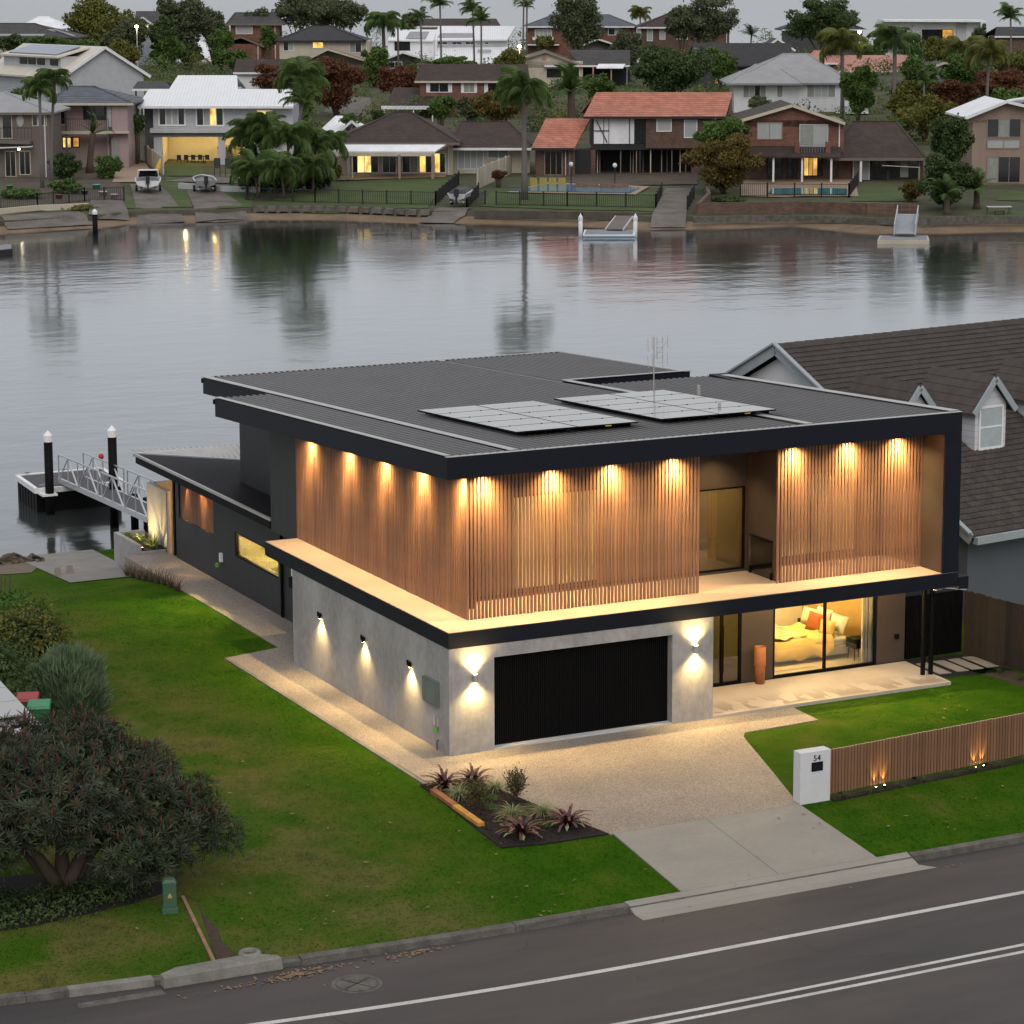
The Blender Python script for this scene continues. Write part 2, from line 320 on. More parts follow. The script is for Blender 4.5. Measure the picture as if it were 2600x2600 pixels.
# driveway crossing: layback kerb and gutter
lb = MB(); lb.hexa([(-.75, yk(0)-.40, -.55), (6.35, yk(0)-.40, -.55), (6.35, yk(0)+.064, -.55), (-.75, yk(0)+.064, -.55), (-.75, yk(0)-.40, -.49), (6.35, yk(0)-.40, -.49), (6.35, yk(0)+.064, -.335), (-.75, yk(0)+.064, -.335)])
struct(lb.build('layback_kerb', M['apron']))
gt = MB(); gt.hexa([(-.75, yk(0)-.72, -.55), (6.6, yk(0)-.72, -.55), (6.36, yk(0)-.41, -.55), (-.75, yk(0)-.41, -.55), (-.75, yk(0)-.72, -.492), (6.6, yk(0)-.72, -.492), (6.36, yk(0)-.41, -.488), (-.75, yk(0)-.41, -.488)]); struct(gt.build('gutter_strip', M['apron']))
for s, xa in ():
    w_ = MB(); xb = xa+.6*s; w_.prism_pts([(xa, yk(0)-.4, -.54), (xb, yk(0)-.2, -.54), (xb, yk(0)+.04, -.54), (xa, yk(0)+.04, -.54)], [(xa, yk(0)-.4, -.488), (xb, yk(0)-.2, -.36), (xb, yk(0)+.04, -.345), (xa, yk(0)+.04, -.362)]); struct(w_.build('kerb_wing', M['apron']))
# storm drain lintel, its low gutter slab
ln = thing('drain_lintel', 'long concrete drain lintel set in the kerb beside the timber edging', 'drain', (-9.6, yk(-9.6), -.5))
m = MB(); poly = [(-1.25, -.30), (1.2, -.36), (1.2, -.1), (.75, .22), (-.85, .22), (-1.25, -.05)]; m.prism_pts([(x, y, 0.0) for x, y in poly], [(x*.985, y*.9, .22+.02*(i % 2)) for i, (x, y) in enumerate(poly)]); m.build('lintel', M['kerbnew'], ln, bevel=.02)
m = MB(); m.hexa([(-3.0, -.5, 0), (-1.3, -.55, 0), (-1.3, -.3, 0), (-3.0, -.25, 0), (-3.0, -.5, .01), (-1.3, -.55, .01), (-1.3, -.3, .012), (-3.0, -.25, .012)]); m.build('gutter_slab', M['kerb'], ln)
m = MB(); m.lathe([(.20, 0), (.24, .05), (.20, .09), (.13, .08), (.11, .0)], n=20); tag(m.build('concrete_ring', M['kerbnew'], None, True, (-8.88, -9.62, gh(-8.88, -9.6)-.01)), 'small concrete ring sunk in the grass behind the drain lintel', 'ring')
mh = thing('manhole_cover', 'round concrete manhole cover in the road near the kerb', 'manhole', (-7.42, -11.58, -.5))
m = MB(); m.lathe([(0, .010), (.40, .012), (.40, 0)], n=28); m.build('lid', M['kerb'], mh); m = MB(); m.lathe([(.42, .006), (.46, .014), (.50, .004)], n=28); m.build('rim', M['kerb'], mh)
m = MB()
for a in (.5, 2.1): m.bar((-.38*math.cos(a), -.38*math.sin(a), .0128), (.38*math.cos(a), .38*math.sin(a), .0128), .018, .004)
m.build('groove', M['black'], mh)
# driveway slabs
dw = MB(); dw.prism([(-1.4, -1.8), (-.33, -1.83), (.60, -7.12), (5.50, -7.12), (6.35, -4.6), (7.10, -2.3), (7.30, -1.75), (7.5, -1.5), (9.77, -1.36), (9.85, -.012), (7.5, -.012), (0, -.02), (-1.4, -.02)], -.2, .025); struct(dw.build('driveway', M['agg']))
def strip4(name, pts, m, z0=.0, th=.03):
    b = MB(); b.prism_pts([(x, y, z-.15) for x, y, z in pts], [(x, y, z+th) for x, y, z in pts]); return struct(b.build(name, M[m]))
strip4('apron_slab', [(.66, -7.14, 0), (3.02, -7.14, 0), (3.02, -10.215, -.36), (.61, -10.215, -.36)], 'apron')
strip4('apron_slab', [(3.035, -7.14, 0), (5.50, -7.14, 0), (5.55, -10.215, -.36), (3.035, -10.215, -.36)], 'apron')
sp_ = MB(); sp_.prism([(-1.42, -.005), (-.004, -.005), (-.004, 10.2), (1.745, 10.2), (1.745, 25.9), (.28, 25.9), (.28, 12.05), (-1.46, 11.62)], -1.2, .022); struct(sp_.build('side_path', M['agg']))
ed = MB(); ed.box(-1.53, -1.8, -.1, -1.425, 11.6, .03); struct(ed.build('path_edging', M['kerbnew']))
def patiomat():
    t = NT('patio_tile'); v = t.coord(); n1 = t.noise(v, 1.2, 4); warp = t.n('Mapping'); warp.inputs['Scale'].default_value = (1.9, .75, 1); warp.inputs['Rotation'].default_value = (0, 0, .7)
    t.l(v, warp.inputs[0]); wet = t.noise(warp.outputs[0], 1.5, 2.5, .45); sp = t.n('SeparateXYZ'); t.l(v, sp.inputs[0])
    mr = t.n('MapRange'); mr.inputs[1].default_value = 1.25; mr.inputs[2].default_value = .25; t.l(sp.outputs[1], mr.inputs[0]); mr2 = t.n('MapRange'); mr2.inputs[1].default_value = .0; mr2.inputs[2].default_value = .22; t.l(sp.outputs[1], mr2.inputs[0])
    f = t.math('MULTIPLY', mr.outputs[0], t.math('GREATER_THAN', wet, .47)); dry = t.ramp(n1, [(.3, (.44, .38, .32)), (.7, (.52, .46, .39))])
    t.col(t.mix(t.math('MULTIPLY', f, mr2.outputs[0]), dry, (.27, .215, .165))); t.b.inputs['Roughness'].default_value = .55; return t.m
M['patio'] = patiomat()
pt = MB(); pt.prism([(7.455, .0), (14.88, .0), (15.06, 2.4), (7.455, 2.4)], -.1, .09); struct(pt.build('patio', M['patio']))
for i, xx in enumerate((15.28, 15.86, 16.36, 16.86)):
    a = MB(); a.prism([(xx-.05, 1.0), (xx+.36-.05, .97), (xx+.36, 2.2), (xx, 2.22)], -.05, .03); struct(a.build('stepping_paver', M['apron']))
m = MB(); m.prism([(15.1, .6), (17.3, .5), (17.3, 2.6), (15.1, 2.7)], -.05, .012); struct(m.build('paver_bed', M['garden']))

# ------------------------------------------------------------------ the modern house
H = thing('modern_house', 'two-storey charcoal house with timber slat screens and concrete garage', 'house')
def rz_(y): return 7.40-.047*y          # roof plane
def so_(y): return 6.84-.047*y          # soffit
def wall_x(x0, x1, y, z0, z1, th, ops=()):   # wall along x, face at y, thickness behind; ops (x0,z0,x1,z1)
    m = MB(); c = x0
    for a, za, b, zb in sorted(ops):
        if a > c: m.box(c, y, z0, a, y+th, z1)
        if za > z0: m.box(a, y, z0, b, y+th, za)
        if zb < z1: m.box(a, y, zb, b, y+th, z1)
        c = b
    if c < x1: m.box(c, y, z0, x1, y+th, z1)
    return m
def wall_y(x, y0, y1, z0, z1, th, ops=()):
    m = MB(); c = y0
    for a, za, b, zb in sorted(ops):
        if a > c: m.box(x, c, z0, x+th, a, z1)
        if za > z0: m.box(x, a, z0, x+th, b, za)
        if zb < z1: m.box(x, a, zb, x+th, b, z1)
        c = b
    if c < y1: m.box(x, c, z0, x+th, y1, z1)
    return m
wl = wall_x(0, 7.445, 0, 0, 2.7, .26, [(1.222, 0, 6.247, 2.36)]); wl.box(0, .26, 0, .25, 10.19, 2.7); wl.box(7.2, .26, 0, 7.445, 2.46, 2.7); wl.box(.25, 9.95, 0, 1.75, 10.19, 2.7)
wl.build('garage_wall', M['concrete'], H)
M['sill'] = mat('pale_sill', (.52, .51, .50), .7, var=.1)
m = MB(); m.box(1.222, .004, 0, 6.247, .6, .062); m.build('garage_sill', M['sill'], H)
M['sill'] = mat('pale_sill', (.52, .51, .50), .7, var=.1)
gd = MB(); gd.box(1.222, .25, .06, 6.247, .32, 2.36); gd = gd.build('garage_door', M['black'], H)
m = MB(); n = 84
for i in range(n):
    a = 1.24+i*(5.0/n); m.box(a, .215, .065, a+.036, .249, 2.345)
m.build('battens', M['black'], gd, kind='stuff')
m = MB(); m.box(.3, .6, 0, 7.15, 9.9, .04); m.build('garage_floor', M['apron'], H)
# slab between the storeys
m = MB(); m.box(-.013, -.013, 2.7, 15.016, 12.23, 3.088); m.build('floor_slab', M['dark'], H)
m = MB(); m.box(.0, .0, 3.09, 15.0, 12.2, 3.102); m.build('ledge_top', M['slabtop'], H)
# frame wing at the right end
m = MB(); m.box(14.50, -.012, 3.104, 15.015, 12.2, 6.9); m.build('end_wall', M['dark'], H)
m = MB(); m.box(14.485, .03, 3.104, 14.497, 2.7, 6.82); m.build('end_lining', M['brownwall'], H)
# upper walls
uw = wall_x(1.7, 14.48, 2.7, 3.104, 6.72, .15, [(3.1, 3.25, 5.6, 5.75), (7.75, 3.16, 10.02, 5.42), (10.7, 3.3, 13.6, 5.6)]); uw.box(1.55, 2.0, 3.104, 1.7, 12.2, 6.72-.3); uw.build('upper_wall', M['brownwall'], H)
m = MB(); m.box(10.06, 1.25, 3.104, 10.2, 2.69, 6.72); m.build('balcony_return', M['brownwall'], H)
m = MB(); m.box(.96, 12.235, 2.95, 2.9, 14.22, so_(14.3)); m.build('side_block_wall', M['darkwall'], H)
m = MB(); m.box(2.8, 14.23, 2.4, 3.0, 21.6, so_(22)); m.box(3.0, 21.4, 0, 14.3, 21.6, so_(22)); m.build('rear_block_wall', M['darkwall'], H)
def window(parent, axis, plane, a0, z0, a1, z1, n=2, fr='black', gl='glass', w=.05, d=.08, name='window', kinds=None):
    f = MB(); cuts = [a0+(a1-a0)*i/n for i in range(n+1)]
    def bx(m, p0, q0, p1, q1, dd0, dd1):
        if axis == 'x': m.box(p0, plane+dd0, q0, p1, plane+dd1, q1)
        else: m.box(plane+dd0, p0, q0, plane+dd1, p1, q1)
    bx(f, a0, z0, a1, z0+w, 0, d); bx(f, a0, z1-w, a1, z1, 0, d)
    for i, c in enumerate(cuts):
        l = c if i == 0 else (c-w if i == n else c-w/2); bx(f, l, z0+w, l+w, z1-w, .002, d-.002)
    o = f.build(name, M[fr], parent)
    for i in range(n):
        p = MB(); bx(p, cuts[i]+w/2, z0+w/2, cuts[i+1]-w/2, z1-w/2, d*.45, d*.45+.008); p.build('pane', M[kinds[i] if kinds else gl], o)
    return o
window(H, 'x', 2.72, 7.75, 3.16, 10.02, 5.42, 1, gl='darkglass'); window(H, 'x', 2.72, 3.1, 3.25, 5.6, 5.75, 2); window(H, 'x', 2.72, 10.7, 3.3, 13.6, 5.6, 2)
# upper rooms
def room(x0, y0, z0, x1, y1, z1, name, m='plaster', fl='floor'):
    b = MB(); b.box(x0, y1, z0, x1, y1+.08, z1); b.box(x0-.08, y0, z0, x0, y1, z1); b.box(x1, y0, z0, x1+.08, y1, z1); b.box(x0, y0, z1, x1, y1, z1+.06); b.build(name, M[m], H)
    b = MB(); b.box(x0, y0, z0-.05, x1, y1, z0); b.build(name+'_floor', M[fl], H)
room(2.0, 2.86, 3.16, 7.0, 6.4, 6.0, 'bedroom_lining'); room(7.2, 2.86, 3.16, 10.1, 8, 6.0, 'landing_lining'); room(10.5, 2.86, 3.16, 13.9, 6.4, 6.0, 'study_lining')
# glass balustrade
bl = MB(); bl.box(10.02, 1.36, 3.14, 10.035, 2.5, 4.13); bl = bl.build('balustrade', M['glass'], H); [MB().box(10.0, y, 3.104, 10.05, y+.06, 3.3).build('clamp', M['black'], bl) for y in (1.36, 2.42)]; MB().box(10.0, 1.36, 4.13, 10.05, 2.5, 4.15).build('top_rail', M['black'], bl)
# roof
m = MB(); m.box(-.013, -.013, 6.876, 15.016, .07, 7.42); m.build('front_fascia', M['dark'], H)
def slope_box(x0, x1, y0, y1, dt, db):
    z = MB(); return z.hexa([(x0, y0, rz_(y0)+db), (x1, y0, rz_(y0)+db), (x1, y1, rz_(y1)+db), (x0, y1, rz_(y1)+db), (x0, y0, rz_(y0)+dt), (x1, y0, rz_(y0)+dt), (x1, y1, rz_(y1)+dt), (x0, y1, rz_(y1)+dt)])
slope_box(-.012, .07, .072, 16.07, .018, -.52).build('side_fascia', M['dark'], H)
m = slope_box(1.80, 1.88, 16.09, 22.12, .03, -.5); m.build('side_fascia', M['dark'], H)
m = slope_box(14.93, 15.014, .072, 12.4, .018, -.52); m.build('side_fascia', M['dark'], H)
m = slope_box(10.3, 14.62, 13.56, 13.64, .06, -.5); m.v = m.v; m.build('wing_fascia', M['dark'], H)
m = slope_box(.071, 14.92, .072, 12.3, -.50, -.53); m.build('soffit', M['black'], H); m = slope_box(.071, 2.79, 12.31, 16.06, -.48, -.5); m.build('soffit', M['black'], H)
def ribbed(x0, x1, y0, y1, name, dz=0, pitch=.203):
    b = MB()
    def zz(y): return rz_(y)+dz
    b.hexa([(x0, y0, zz(y0)-.04), (x1, y0, zz(y0)-.04), (x1, y1, zz(y1)-.04), (x0, y1, zz(y1)-.04), (x0, y0, zz(y0)), (x1, y0, zz(y0)), (x1, y1, zz(y1)), (x0, y1, zz(y1))])
    n = int((x1-x0)/pitch)
    for i in range(n):
        c = x0+pitch*(i+.5); b.hexa([(c-.045, y0, zz(y0)), (c+.045, y0, zz(y0)), (c+.045, y1, zz(y1)), (c-.045, y1, zz(y1)), (c-.022, y0, zz(y0)+.043), (c+.022, y0, zz(y0)+.043), (c+.022, y1, zz(y1)+.043), (c-.022, y1, zz(y1)+.043)])
    return b.build(name, M['roofmetal'], H)
ribbed(.07, 1.80, .1, 16.06, 'roof_sheet'); ribbed(1.90, 10.2, .1, 22.1, 'roof_sheet'); ribbed(10.4, 14.93, .1, 12.38, 'roof_sheet', -.03); ribbed(10.2, 14.6, 13.66, 22.1, 'roof_sheet')
def flash(x0, x1, y0, y1, dt=.06, db=.047): slope_box(x0, x1, y0, y1, dt, db).build('flashing', M['flash'], H)
m = MB(); m.box(-.02, -.02, 7.421, 15.02, .14, 7.43); m.build('flashing', M['flash'], H)
flash(-.018, .16, .142, 16.06); flash(1.72, 1.96, .142, 22.1); flash(10.2, 10.44, .142, 13.5); flash(14.72, 15.02, .142, 12.4); flash(14.4, 14.64, 13.5, 22.1); flash(10.2, 14.62, 13.5, 13.70, .075, .062); flash(1.96, 14.4, 21.95, 22.1)
m = slope_box(-.03, 1.9, 16.08, 16.2, -.02, -.16); m.build('gutter', M['black'], H); m = slope_box(1.78, 14.6, 22.12, 22.24, -.02, -.16); m.build('gutter', M['black'], H)
m = MB(); m.tube([(9.9, 3.9, rz_(3.9)), (9.9, 3.9, rz_(3.9)+.28)], .04); m.build('roof_vent', M['flash'], H); m = MB(); m.tube([(11.6, 7.9, rz_(7.9)), (11.6, 7.9, rz_(7.9)+.30)], [.06, .05]); m.build('roof_vent', M['flash'], H)
# timber screens: each slat its own piece
slat_f = MB().box(-.031, -.022, 0, .031, .022, 3.66).mesh('slat', M['timber'])
def screen(name, a0, a1, along, zb):
    r = MB()
    if along == 'x': r.box(a0, 1.035, zb+.5, a1, 1.06, zb+.55); r.box(a0, 1.035, zb+3.2, a1, 1.06, zb+3.25)
    else: r.box(1.015, a0, zb+.5, 1.04, a1, zb+.55); r.box(1.015, a0, zb+3.0, 1.04, a1, zb+3.05)
    rail = r.build(name, M['black'], H); n = int(round((a1-a0)/.1035))
    for i in range(n+1):
        a = a0+(a1-a0)*i/n
        if along == 'x': o = put('slat', slat_f, rail, (a, 1.0, zb)); o.scale = (1, 1, (so_(1)-zb)/3.66)
        else: o = put('slat', slat_f, rail, (.98, a, zb)); o.scale = (1, 1, (so_(a)-zb)/3.66); o.rotation_euler = (0, 0, math.pi/2)
    return rail
screen('timber_screen', .99, 7.55, 'x', 3.104); screen('timber_screen', 9.97, 14.45, 'x', 3.104); screen('timber_screen', 1.1, 12.18, 'y', 3.104)
# downlights in the soffit
def spot(parent, loc, aim, W, ang=80, blend=.7, col=(1, .655, .26), r=.03, name='bulb'):
    d = bpy.data.lights.new(name, 'SPOT'); d.energy = W; d.color = col; d.spot_size = math.radians(ang); d.spot_blend = blend; d.shadow_soft_size = r
    o = bpy.data.objects.new(name, d); COL.objects.link(o); o.location = loc
    o.rotation_euler = (-Vector(aim)).to_track_quat('Z', 'Y').to_euler()
    if parent: o.parent = parent
    return o
def point(parent, loc, W, col=(1, .72, .34), r=.1, name='bulb'):
    d = bpy.data.lights.new(name, 'POINT'); d.energy = W; d.color = col; d.shadow_soft_size = r; o = bpy.data.objects.new(name, d); COL.objects.link(o); o.location = loc
    if parent: o.parent = parent
    return o
SPW = 470
def downlight(x, y, aim):
    z = so_(y)-.03; m = MB(); m.lathe([(.0, -.005), (.045, -.005), (.045, -.03), (.06, -.03), (.06, .02)], (x, y, z), 12); o = m.build('downlight', M['black'], H); m = MB(); m.lathe([(0, -.012), (.04, -.012)], (x, y, z), 10); m.build('lens', M['lamp'], o)
    j_ = rng.uniform(-.035, .035); spot(o, (x, y, z-.05), (aim[0]+j_, aim[1]+j_*.6, -1), SPW*rng.uniform(.85, 1.15), 80, 1.0, r=.04); spot(o, (x, y, z-.06), (aim[0], aim[1], -1), 220, 150, 1.0, r=.06, name='spill')
for x in (1.4, 3.29, 4.97, 6.76, 10.36, 12.07, 13.63): downlight(x, .80, (0, .05, -1))
for x in (2.2, 4.2, 6.2, 8.9, 11.2, 13.2): z = so_(1.9)-.03; m = MB(); m.lathe([(.0, -.005), (.045, -.005), (.05, .02)], (x, 1.9, z), 10); o = m.build('downlight', M['black'], H); spot(o, (x, 1.9, z-.05), (0, .1, -1), 170 if 8 < x < 10 else 1000, 110, 1.0)
for y in (10.9, 8.2, 5.79, 3.46, 1.05): downlight(.78, y, (.05, 0, -1))
# wall lights
def wall_down(y):
    m = MB(); m.box(-.05, y-.03, 1.78, -.001, y+.03, 1.86); m.tube([(-.07, y-.055, 1.76), (-.07, y-.055, 1.9)], .038, 10); m.tube([(-.07, y+.055, 1.80), (-.07, y+.055, 1.92)], .03, 10); o = m.build('wall_light', M['black'], H)
    m = MB(); m.lathe([(0, 0), (.03, 0)], (-.07, y-.055, 1.755), 10); m.build('lens', M['lamp'], o); spot(o, (-.11, y-.055, 1.74), (.03, 0, -1), 165, 112, 1.0, (1, .68, .27), .05)
for y in (8.13, 5.17, 2.24): wall_down(y)
def wall_updown(x):
    m = MB(); m.tube([(x, -.075, 1.80), (x, -.075, 2.02)], .05, 12); m.box(x-.03, -.06, 1.86, x+.03, -.001, 1.96); o = m.build('wall_light', M['flash'], H)
    for z, dz in ((1.795, -1), (2.025, 1)):
        m = MB(); m.lathe([(0, 0), (.045, 0)], (x, -.075, z), 10); m.build('lens', M['lamp'], o); spot(o, (x, -.12, z+dz*.02), (0, .10, dz), 170, 125, 1.0, (1, .68, .25), .06)
for x in (.67, 6.89): wall_updown(x)
# ground floor front: entry, bedroom window
gw = wall_x(7.446, 15.06, 2.46, .09, 2.7, .15, [(8.0, .09, 9.80, 2.55), (10.78, .09, 14.14, 2.6)]); gw.build('entry_wall', M['brownwall'], H)
dr = window(H, 'x', 2.47, 8.0, .09, 9.80, 2.55, 3, name='front_door', gl='darkglass', w=.07); m = MB(); m.box(9.18, 2.40, .45, 9.21, 2.43, 1.75); m.build('handle', M['black'], dr)
window(H, 'x', 2.47, 10.78, .09, 14.14, 2.6, 2, w=.07)
room(10.6, 2.62, .10, 14.4, 6.6, 2.6, 'bedroom_lining'); room(7.6, 2.62, .10, 10.4, 7, 2.6, 'entry_lining')
m = MB(); m.box(13.98, 2.64, .12, 14.2, 2.72, 2.55)
for i in range(9): m.box(13.80+i*.045, 2.66+.02*(i % 2), .12, 13.84+i*.045, 2.72+.02*(i % 2), 2.55)
m.build('curtain', mat('sheer_curtain', (.62, .56, .44), .8), H)
m = MB(); m.box(12.55, 6.50, .12, 12.60, 6.59, 2.6); m.build('wall_batten', M['black'], H)
m = MB(); m.box(14.36, 2.62, .12, 14.395, 6.6, 2.55); m.build('headboard_panel', mat('brass_panel', (.42, .27, .09), .4), H)
m = MB(); m.tube([(14.63, .96, .09), (14.63, .96, 2.72)], .065, 12); m.build('post', M['black'], H); m = MB(); m.tube([(14.85, .91, .09), (14.85, .91, 2.72)], .065, 12); m.build('post', M['black'], H)
m = MB(); m.box(14.72, 2.40, .75, 14.84, 2.458, .88); m.build('tap_box', M['black'], H)
# low side wing
lw = wall_y(1.75, 10.2, 24.9, 0, 3.05, .15, [(15.75, 1.12, 19.4, 1.9), (21.3, 1.43, 24.6, 2.6)]); lw.build('wing_wall', M['darkwall'], H)
window(H, 'y', 1.77, 15.75, 1.12, 19.4, 1.9, 1)
m = MB(); m.box(1.9, 24.0, 0, 2.0, 24.9, 3.0); m.box(1.91, 15.0, 0, 6, 15.1, 2.8); m.box(1.91, 20.4, 0, 6, 20.5, 2.8); m.box(5.9, 15.1, 0, 6, 20.4, 2.8); m.box(1.91, 15.1, 2.3, 6, 20.4, 2.4); m.build('kitchen_lining', M['plaster'], H)
m = MB(); m.box(1.91, 15.1, 1.03, 4.9, 20.4, 1.09); m.box(1.91, 15.1, 0, 4.7, 20.4, 1.02); kb = m.build('kitchen_bench', mat('stone_bench', (.62, .56, .42), .3), H); m = MB(); m.box(2.1, 16.0, 1.092, 2.9, 17.4, 1.10); m.build('cooktop', M['black'], kb)
m = MB(); m.box(3.0, 15.1, .0, 5.9, 20.4, .05); m.build('kitchen_floor', M['floor'], H)
r = MB(); r.box(1.86, 21.3, 1.5, 1.89, 24.6, 1.55); rail = r.build('timber_screen', M['black'], H); sl2 = MB().box(-.025, -.02, 1.43, .025, .02, 2.6).mesh('slat', M['timber'])
for i in range(38): o = put('slat', sl2, rail, (1.82, 21.34+i*.0865, 0)); o.rotation_euler = (0, 0, math.pi/2)
M['wingroof'] = mat('dark_roof_sheet', (.030, .030, .033), .45, metal=.2, var=.1, spec=.3)
def lowz(x): return 3.24-.14*(x-.97)
def lowroof(b, x0, y0, x1, y1, dt, db): return b.hexa([(x0, y0, lowz(x0)+db), (x1, y0, lowz(x1)+db), (x1, y1, lowz(x1)+db), (x0, y1, lowz(x0)+db), (x0, y0, lowz(x0)+dt), (x1, y0, lowz(x1)+dt), (x1, y1, lowz(x1)+dt), (x0, y1, lowz(x0)+dt)])
b = MB(); lowroof(b, 1.0, 14.35, 2.79, 21.61, 0, -.05); lowroof(b, 1.0, 21.61, 5.6, 26.8, 0, -.05)
for i in range(61):
    y = 14.45+i*.203; xe = 2.79 if y < 21.6 else 5.6
    b.prism_pts([(1.0, y-.04, lowz(1.0)), (xe, y-.04, lowz(xe)), (xe, y+.04, lowz(xe)), (1.0, y+.04, lowz(1.0))], [(1.0, y-.018, lowz(1.0)+.04), (xe, y-.018, lowz(xe)+.04), (xe, y+.018, lowz(xe)+.04), (1.0, y+.018, lowz(1.0)+.04)])
b.build('wing_roof', M['wingroof'], H)
b = MB(); A = [(.97, 26.82, 3.22), (5.6, 26.82, 2.58), (5.6, 28.15, 3.0), (1.6, 28.15, 3.14)]; b.prism_pts([(x, y, z-.05) for x, y, z in A], A)
for i in range(20):
    xa = 1.35+i*.21; z0 = lowz(xa); z1 = 3.15-.03*i*.21; b.prism_pts([(xa-.035, 26.85, z0-.02), (xa+.035, 26.85, z0-.02), (xa+.035, 28.12, z1), (xa-.035, 28.12, z1)], [(xa-.015, 26.85, z0+.04), (xa+.015, 26.85, z0+.04), (xa+.015, 28.12, z1+.05), (xa-.015, 28.12, z1+.05)])
b.build('rear_wing_roof', M['flash'], H)  # pale zinc colour paints in the brighter sky light on this plane
b = MB(); lowroof(b, .96, 14.33, 1.06, 26.7, .05, -.03); b.build('flashing', M['flash'], H)
b = MB(); lowroof(b, .98, 14.36, 1.12, 26.6, -.06, -.26); lowroof(b, 1.12, 14.36, 2.7, 14.5, -.06, -.26); lowroof(b, 1.13, 14.6, 2.7, 26.5, -.10, -.13); b.build('eave', M['black'], H)
b = MB(); b.bar((.98, 26.82, lowz(.97)+.03), (5.5, 26.82, lowz(5.5)+.03), .13, .07); b.build('flashing', M['grayfascia'], H)
b = MB(); b.tube([(2.62, 17.2, 3.1), (2.62, 18.3, 3.1)], .05); b.tube([(2.5, 14.4, 3.12), (2.5, 14.9, 3.12)], .05); b.build('pipe', M['flash'], H)
for xx, yy in ((1.80, 25.2), (2.0, 25.55)): b = MB(); b.box(xx, yy, .02, xx+.14, yy+.14, 3.1); b.build('post', M['black'], H)
b = MB(); b.tube([(1.70, 15.35, .05), (1.70, 15.35, 2.7)], .045, 10); b.build('downpipe', M['black'], H)
b = MB(); b.box(1.55, 13.6, 1.55, 1.74, 14.2, 2.0); b.build('hot_water_unit', M['white'], H); b = MB(); b.box(1.66, 14.45, 1.1, 1.74, 14.7, 1.4); b.build('hose_tap', M['black'], H)
# meter box, tap on the garage wall
b = MB(); b.box(-.11, .55, 1.13, -.001, 1.35, 1.75); mb_ = b.build('meter_box', mat('meter_box_grey', (.13, .16, .155), .5), H); b = MB(); b.box(-.118, .60, 1.17, -.111, 1.30, 1.71); b.build('door', mat('meter_door', (.15, .18, .175), .5), mb_)
b = MB(); b.box(-.06, .70, .62, -.001, .80, .88); b.box(-.05, .56, .62, -.001, .64, .82); tp = b.build('garden_tap', M['alu'], H); b = MB(); b.lathe([(0, -.05), (.05, -.05), (.06, .03), (0, .05)], (-.07, .66, .54), 8); b.build('tap_timer', mat('lime_plastic', (.10, .42, .05), .5), tp)
b = MB(); b.tube([(-.05, .62, .0), (-.05, .62, .25), (-.05, .52, .30)], .012, 6); b.build('stake', M['black'], H)
b = MB(); b.box(1.66, 20.5, .72, 1.749, 20.62, 1.0); q = b.build('garden_tap', M['white'], H); b = MB(); b.lathe([(0, -.07), (.07, -.06), (.08, .04), (0, .08)], (1.60, 20.62, .62), 8); b.build('tap_timer', mat('lime_plastic', (.10, .35, .06), .5), q)
# interior lamps
def lamp(x, y, z, W, col=(1, .70, .30), r=.12):
    m = MB(); m.lathe([(0, -.05), (.09, -.05), (.1, -.02), (.09, 0), (0, 0)], (x, y, z), 12); o = m.build('ceiling_lamp', M['lamp'], H); point(o, (x, y, z-.14), W, col, r)
lamp(12.2, 3.4, 2.6, 170); lamp(13.2, 5.2, 2.6, 170); lamp(9.0, 4.2, 2.6, 20); lamp(4.4, 4.0, 6.0, 340); lamp(12.2, 4.2, 6.0, 150); lamp(8.6, 5.0, 6.0, 70); lamp(2.8, 16.9, 2.3, 900, (1, .74, .25)); lamp(2.8, 19.2, 2.3, 900, (1, .74, .25)); lamp(2.2, 23.9, 2.9, 160, (1, .5, .15)); lamp(2.2, 22.2, 2.9, 160, (1, .5, .15))
for y in (22.1, 23.85): m = MB(); m.lathe([(0, 0), (.04, 0), (.04, .06), (0, .06)], (1.64, y, 2.88), 10); o = m.build('downlight', M['black'], H); spot(o, (1.64, y, 2.85), (.10, 0, -1), 90, 50, .9)
lamp(11.4, 1.1, 2.69, 90, (1, .68, .32), .08); lamp(9.0, 1.1, 2.69, 90, (1, .68, .32), .08); lamp(13.6, 1.1, 2.69, 80, (1, .68, .32), .08)
# ------------------------------------------------------------------ foliage makers
def leaf_cloud(blobs, n, size, seed, asp=.45, shell=.55, out=.5, sizevar=.4, droop=0.0):
    r = np.random.default_rng(seed); B = np.array(blobs, float); vol = B[:, 3]*B[:, 4]*B[:, 5]; vol = vol**.75
    k = r.choice(len(B), n, p=vol/vol.sum()); d = r.normal(size=(n, 3)); d /= np.linalg.norm(d, axis=1)[:, None]
    rad = shell+(1-shell)*r.random(n)**.6; rad = rad*(1+.10*np.sin(d[:, 0]*7+k)*np.sin(d[:, 1]*9+d[:, 2]*6)); rad = np.where(r.random(n) < .14, rad*(1+.38*r.random(n)), rad); P = B[k, :3]+d*B[k, 3:6]*rad[:, None]
    nrm = d*out+r.normal(size=(n, 3))*(1-out)+np.array([0, 0, .25]); nrm /= np.linalg.norm(nrm, axis=1)[:, None]
    t = np.cross(nrm, r.normal(size=(n, 3))+np.array([0, 0, -droop*4])); t /= np.linalg.norm(t, axis=1)[:, None]+1e-9; b = np.cross(nrm, t)
    s = size*(1+sizevar*(r.random(n)*2-1)); a = t*(s*.5)[:, None]; c = b*(s*.5*asp)[:, None]; bend = nrm*(s*.12)[:, None]
    V = np.stack([P-a-bend, P-c, P+a-bend, P+c], 1).reshape(-1, 3); F = np.arange(4*n).reshape(n, 4); return V, F
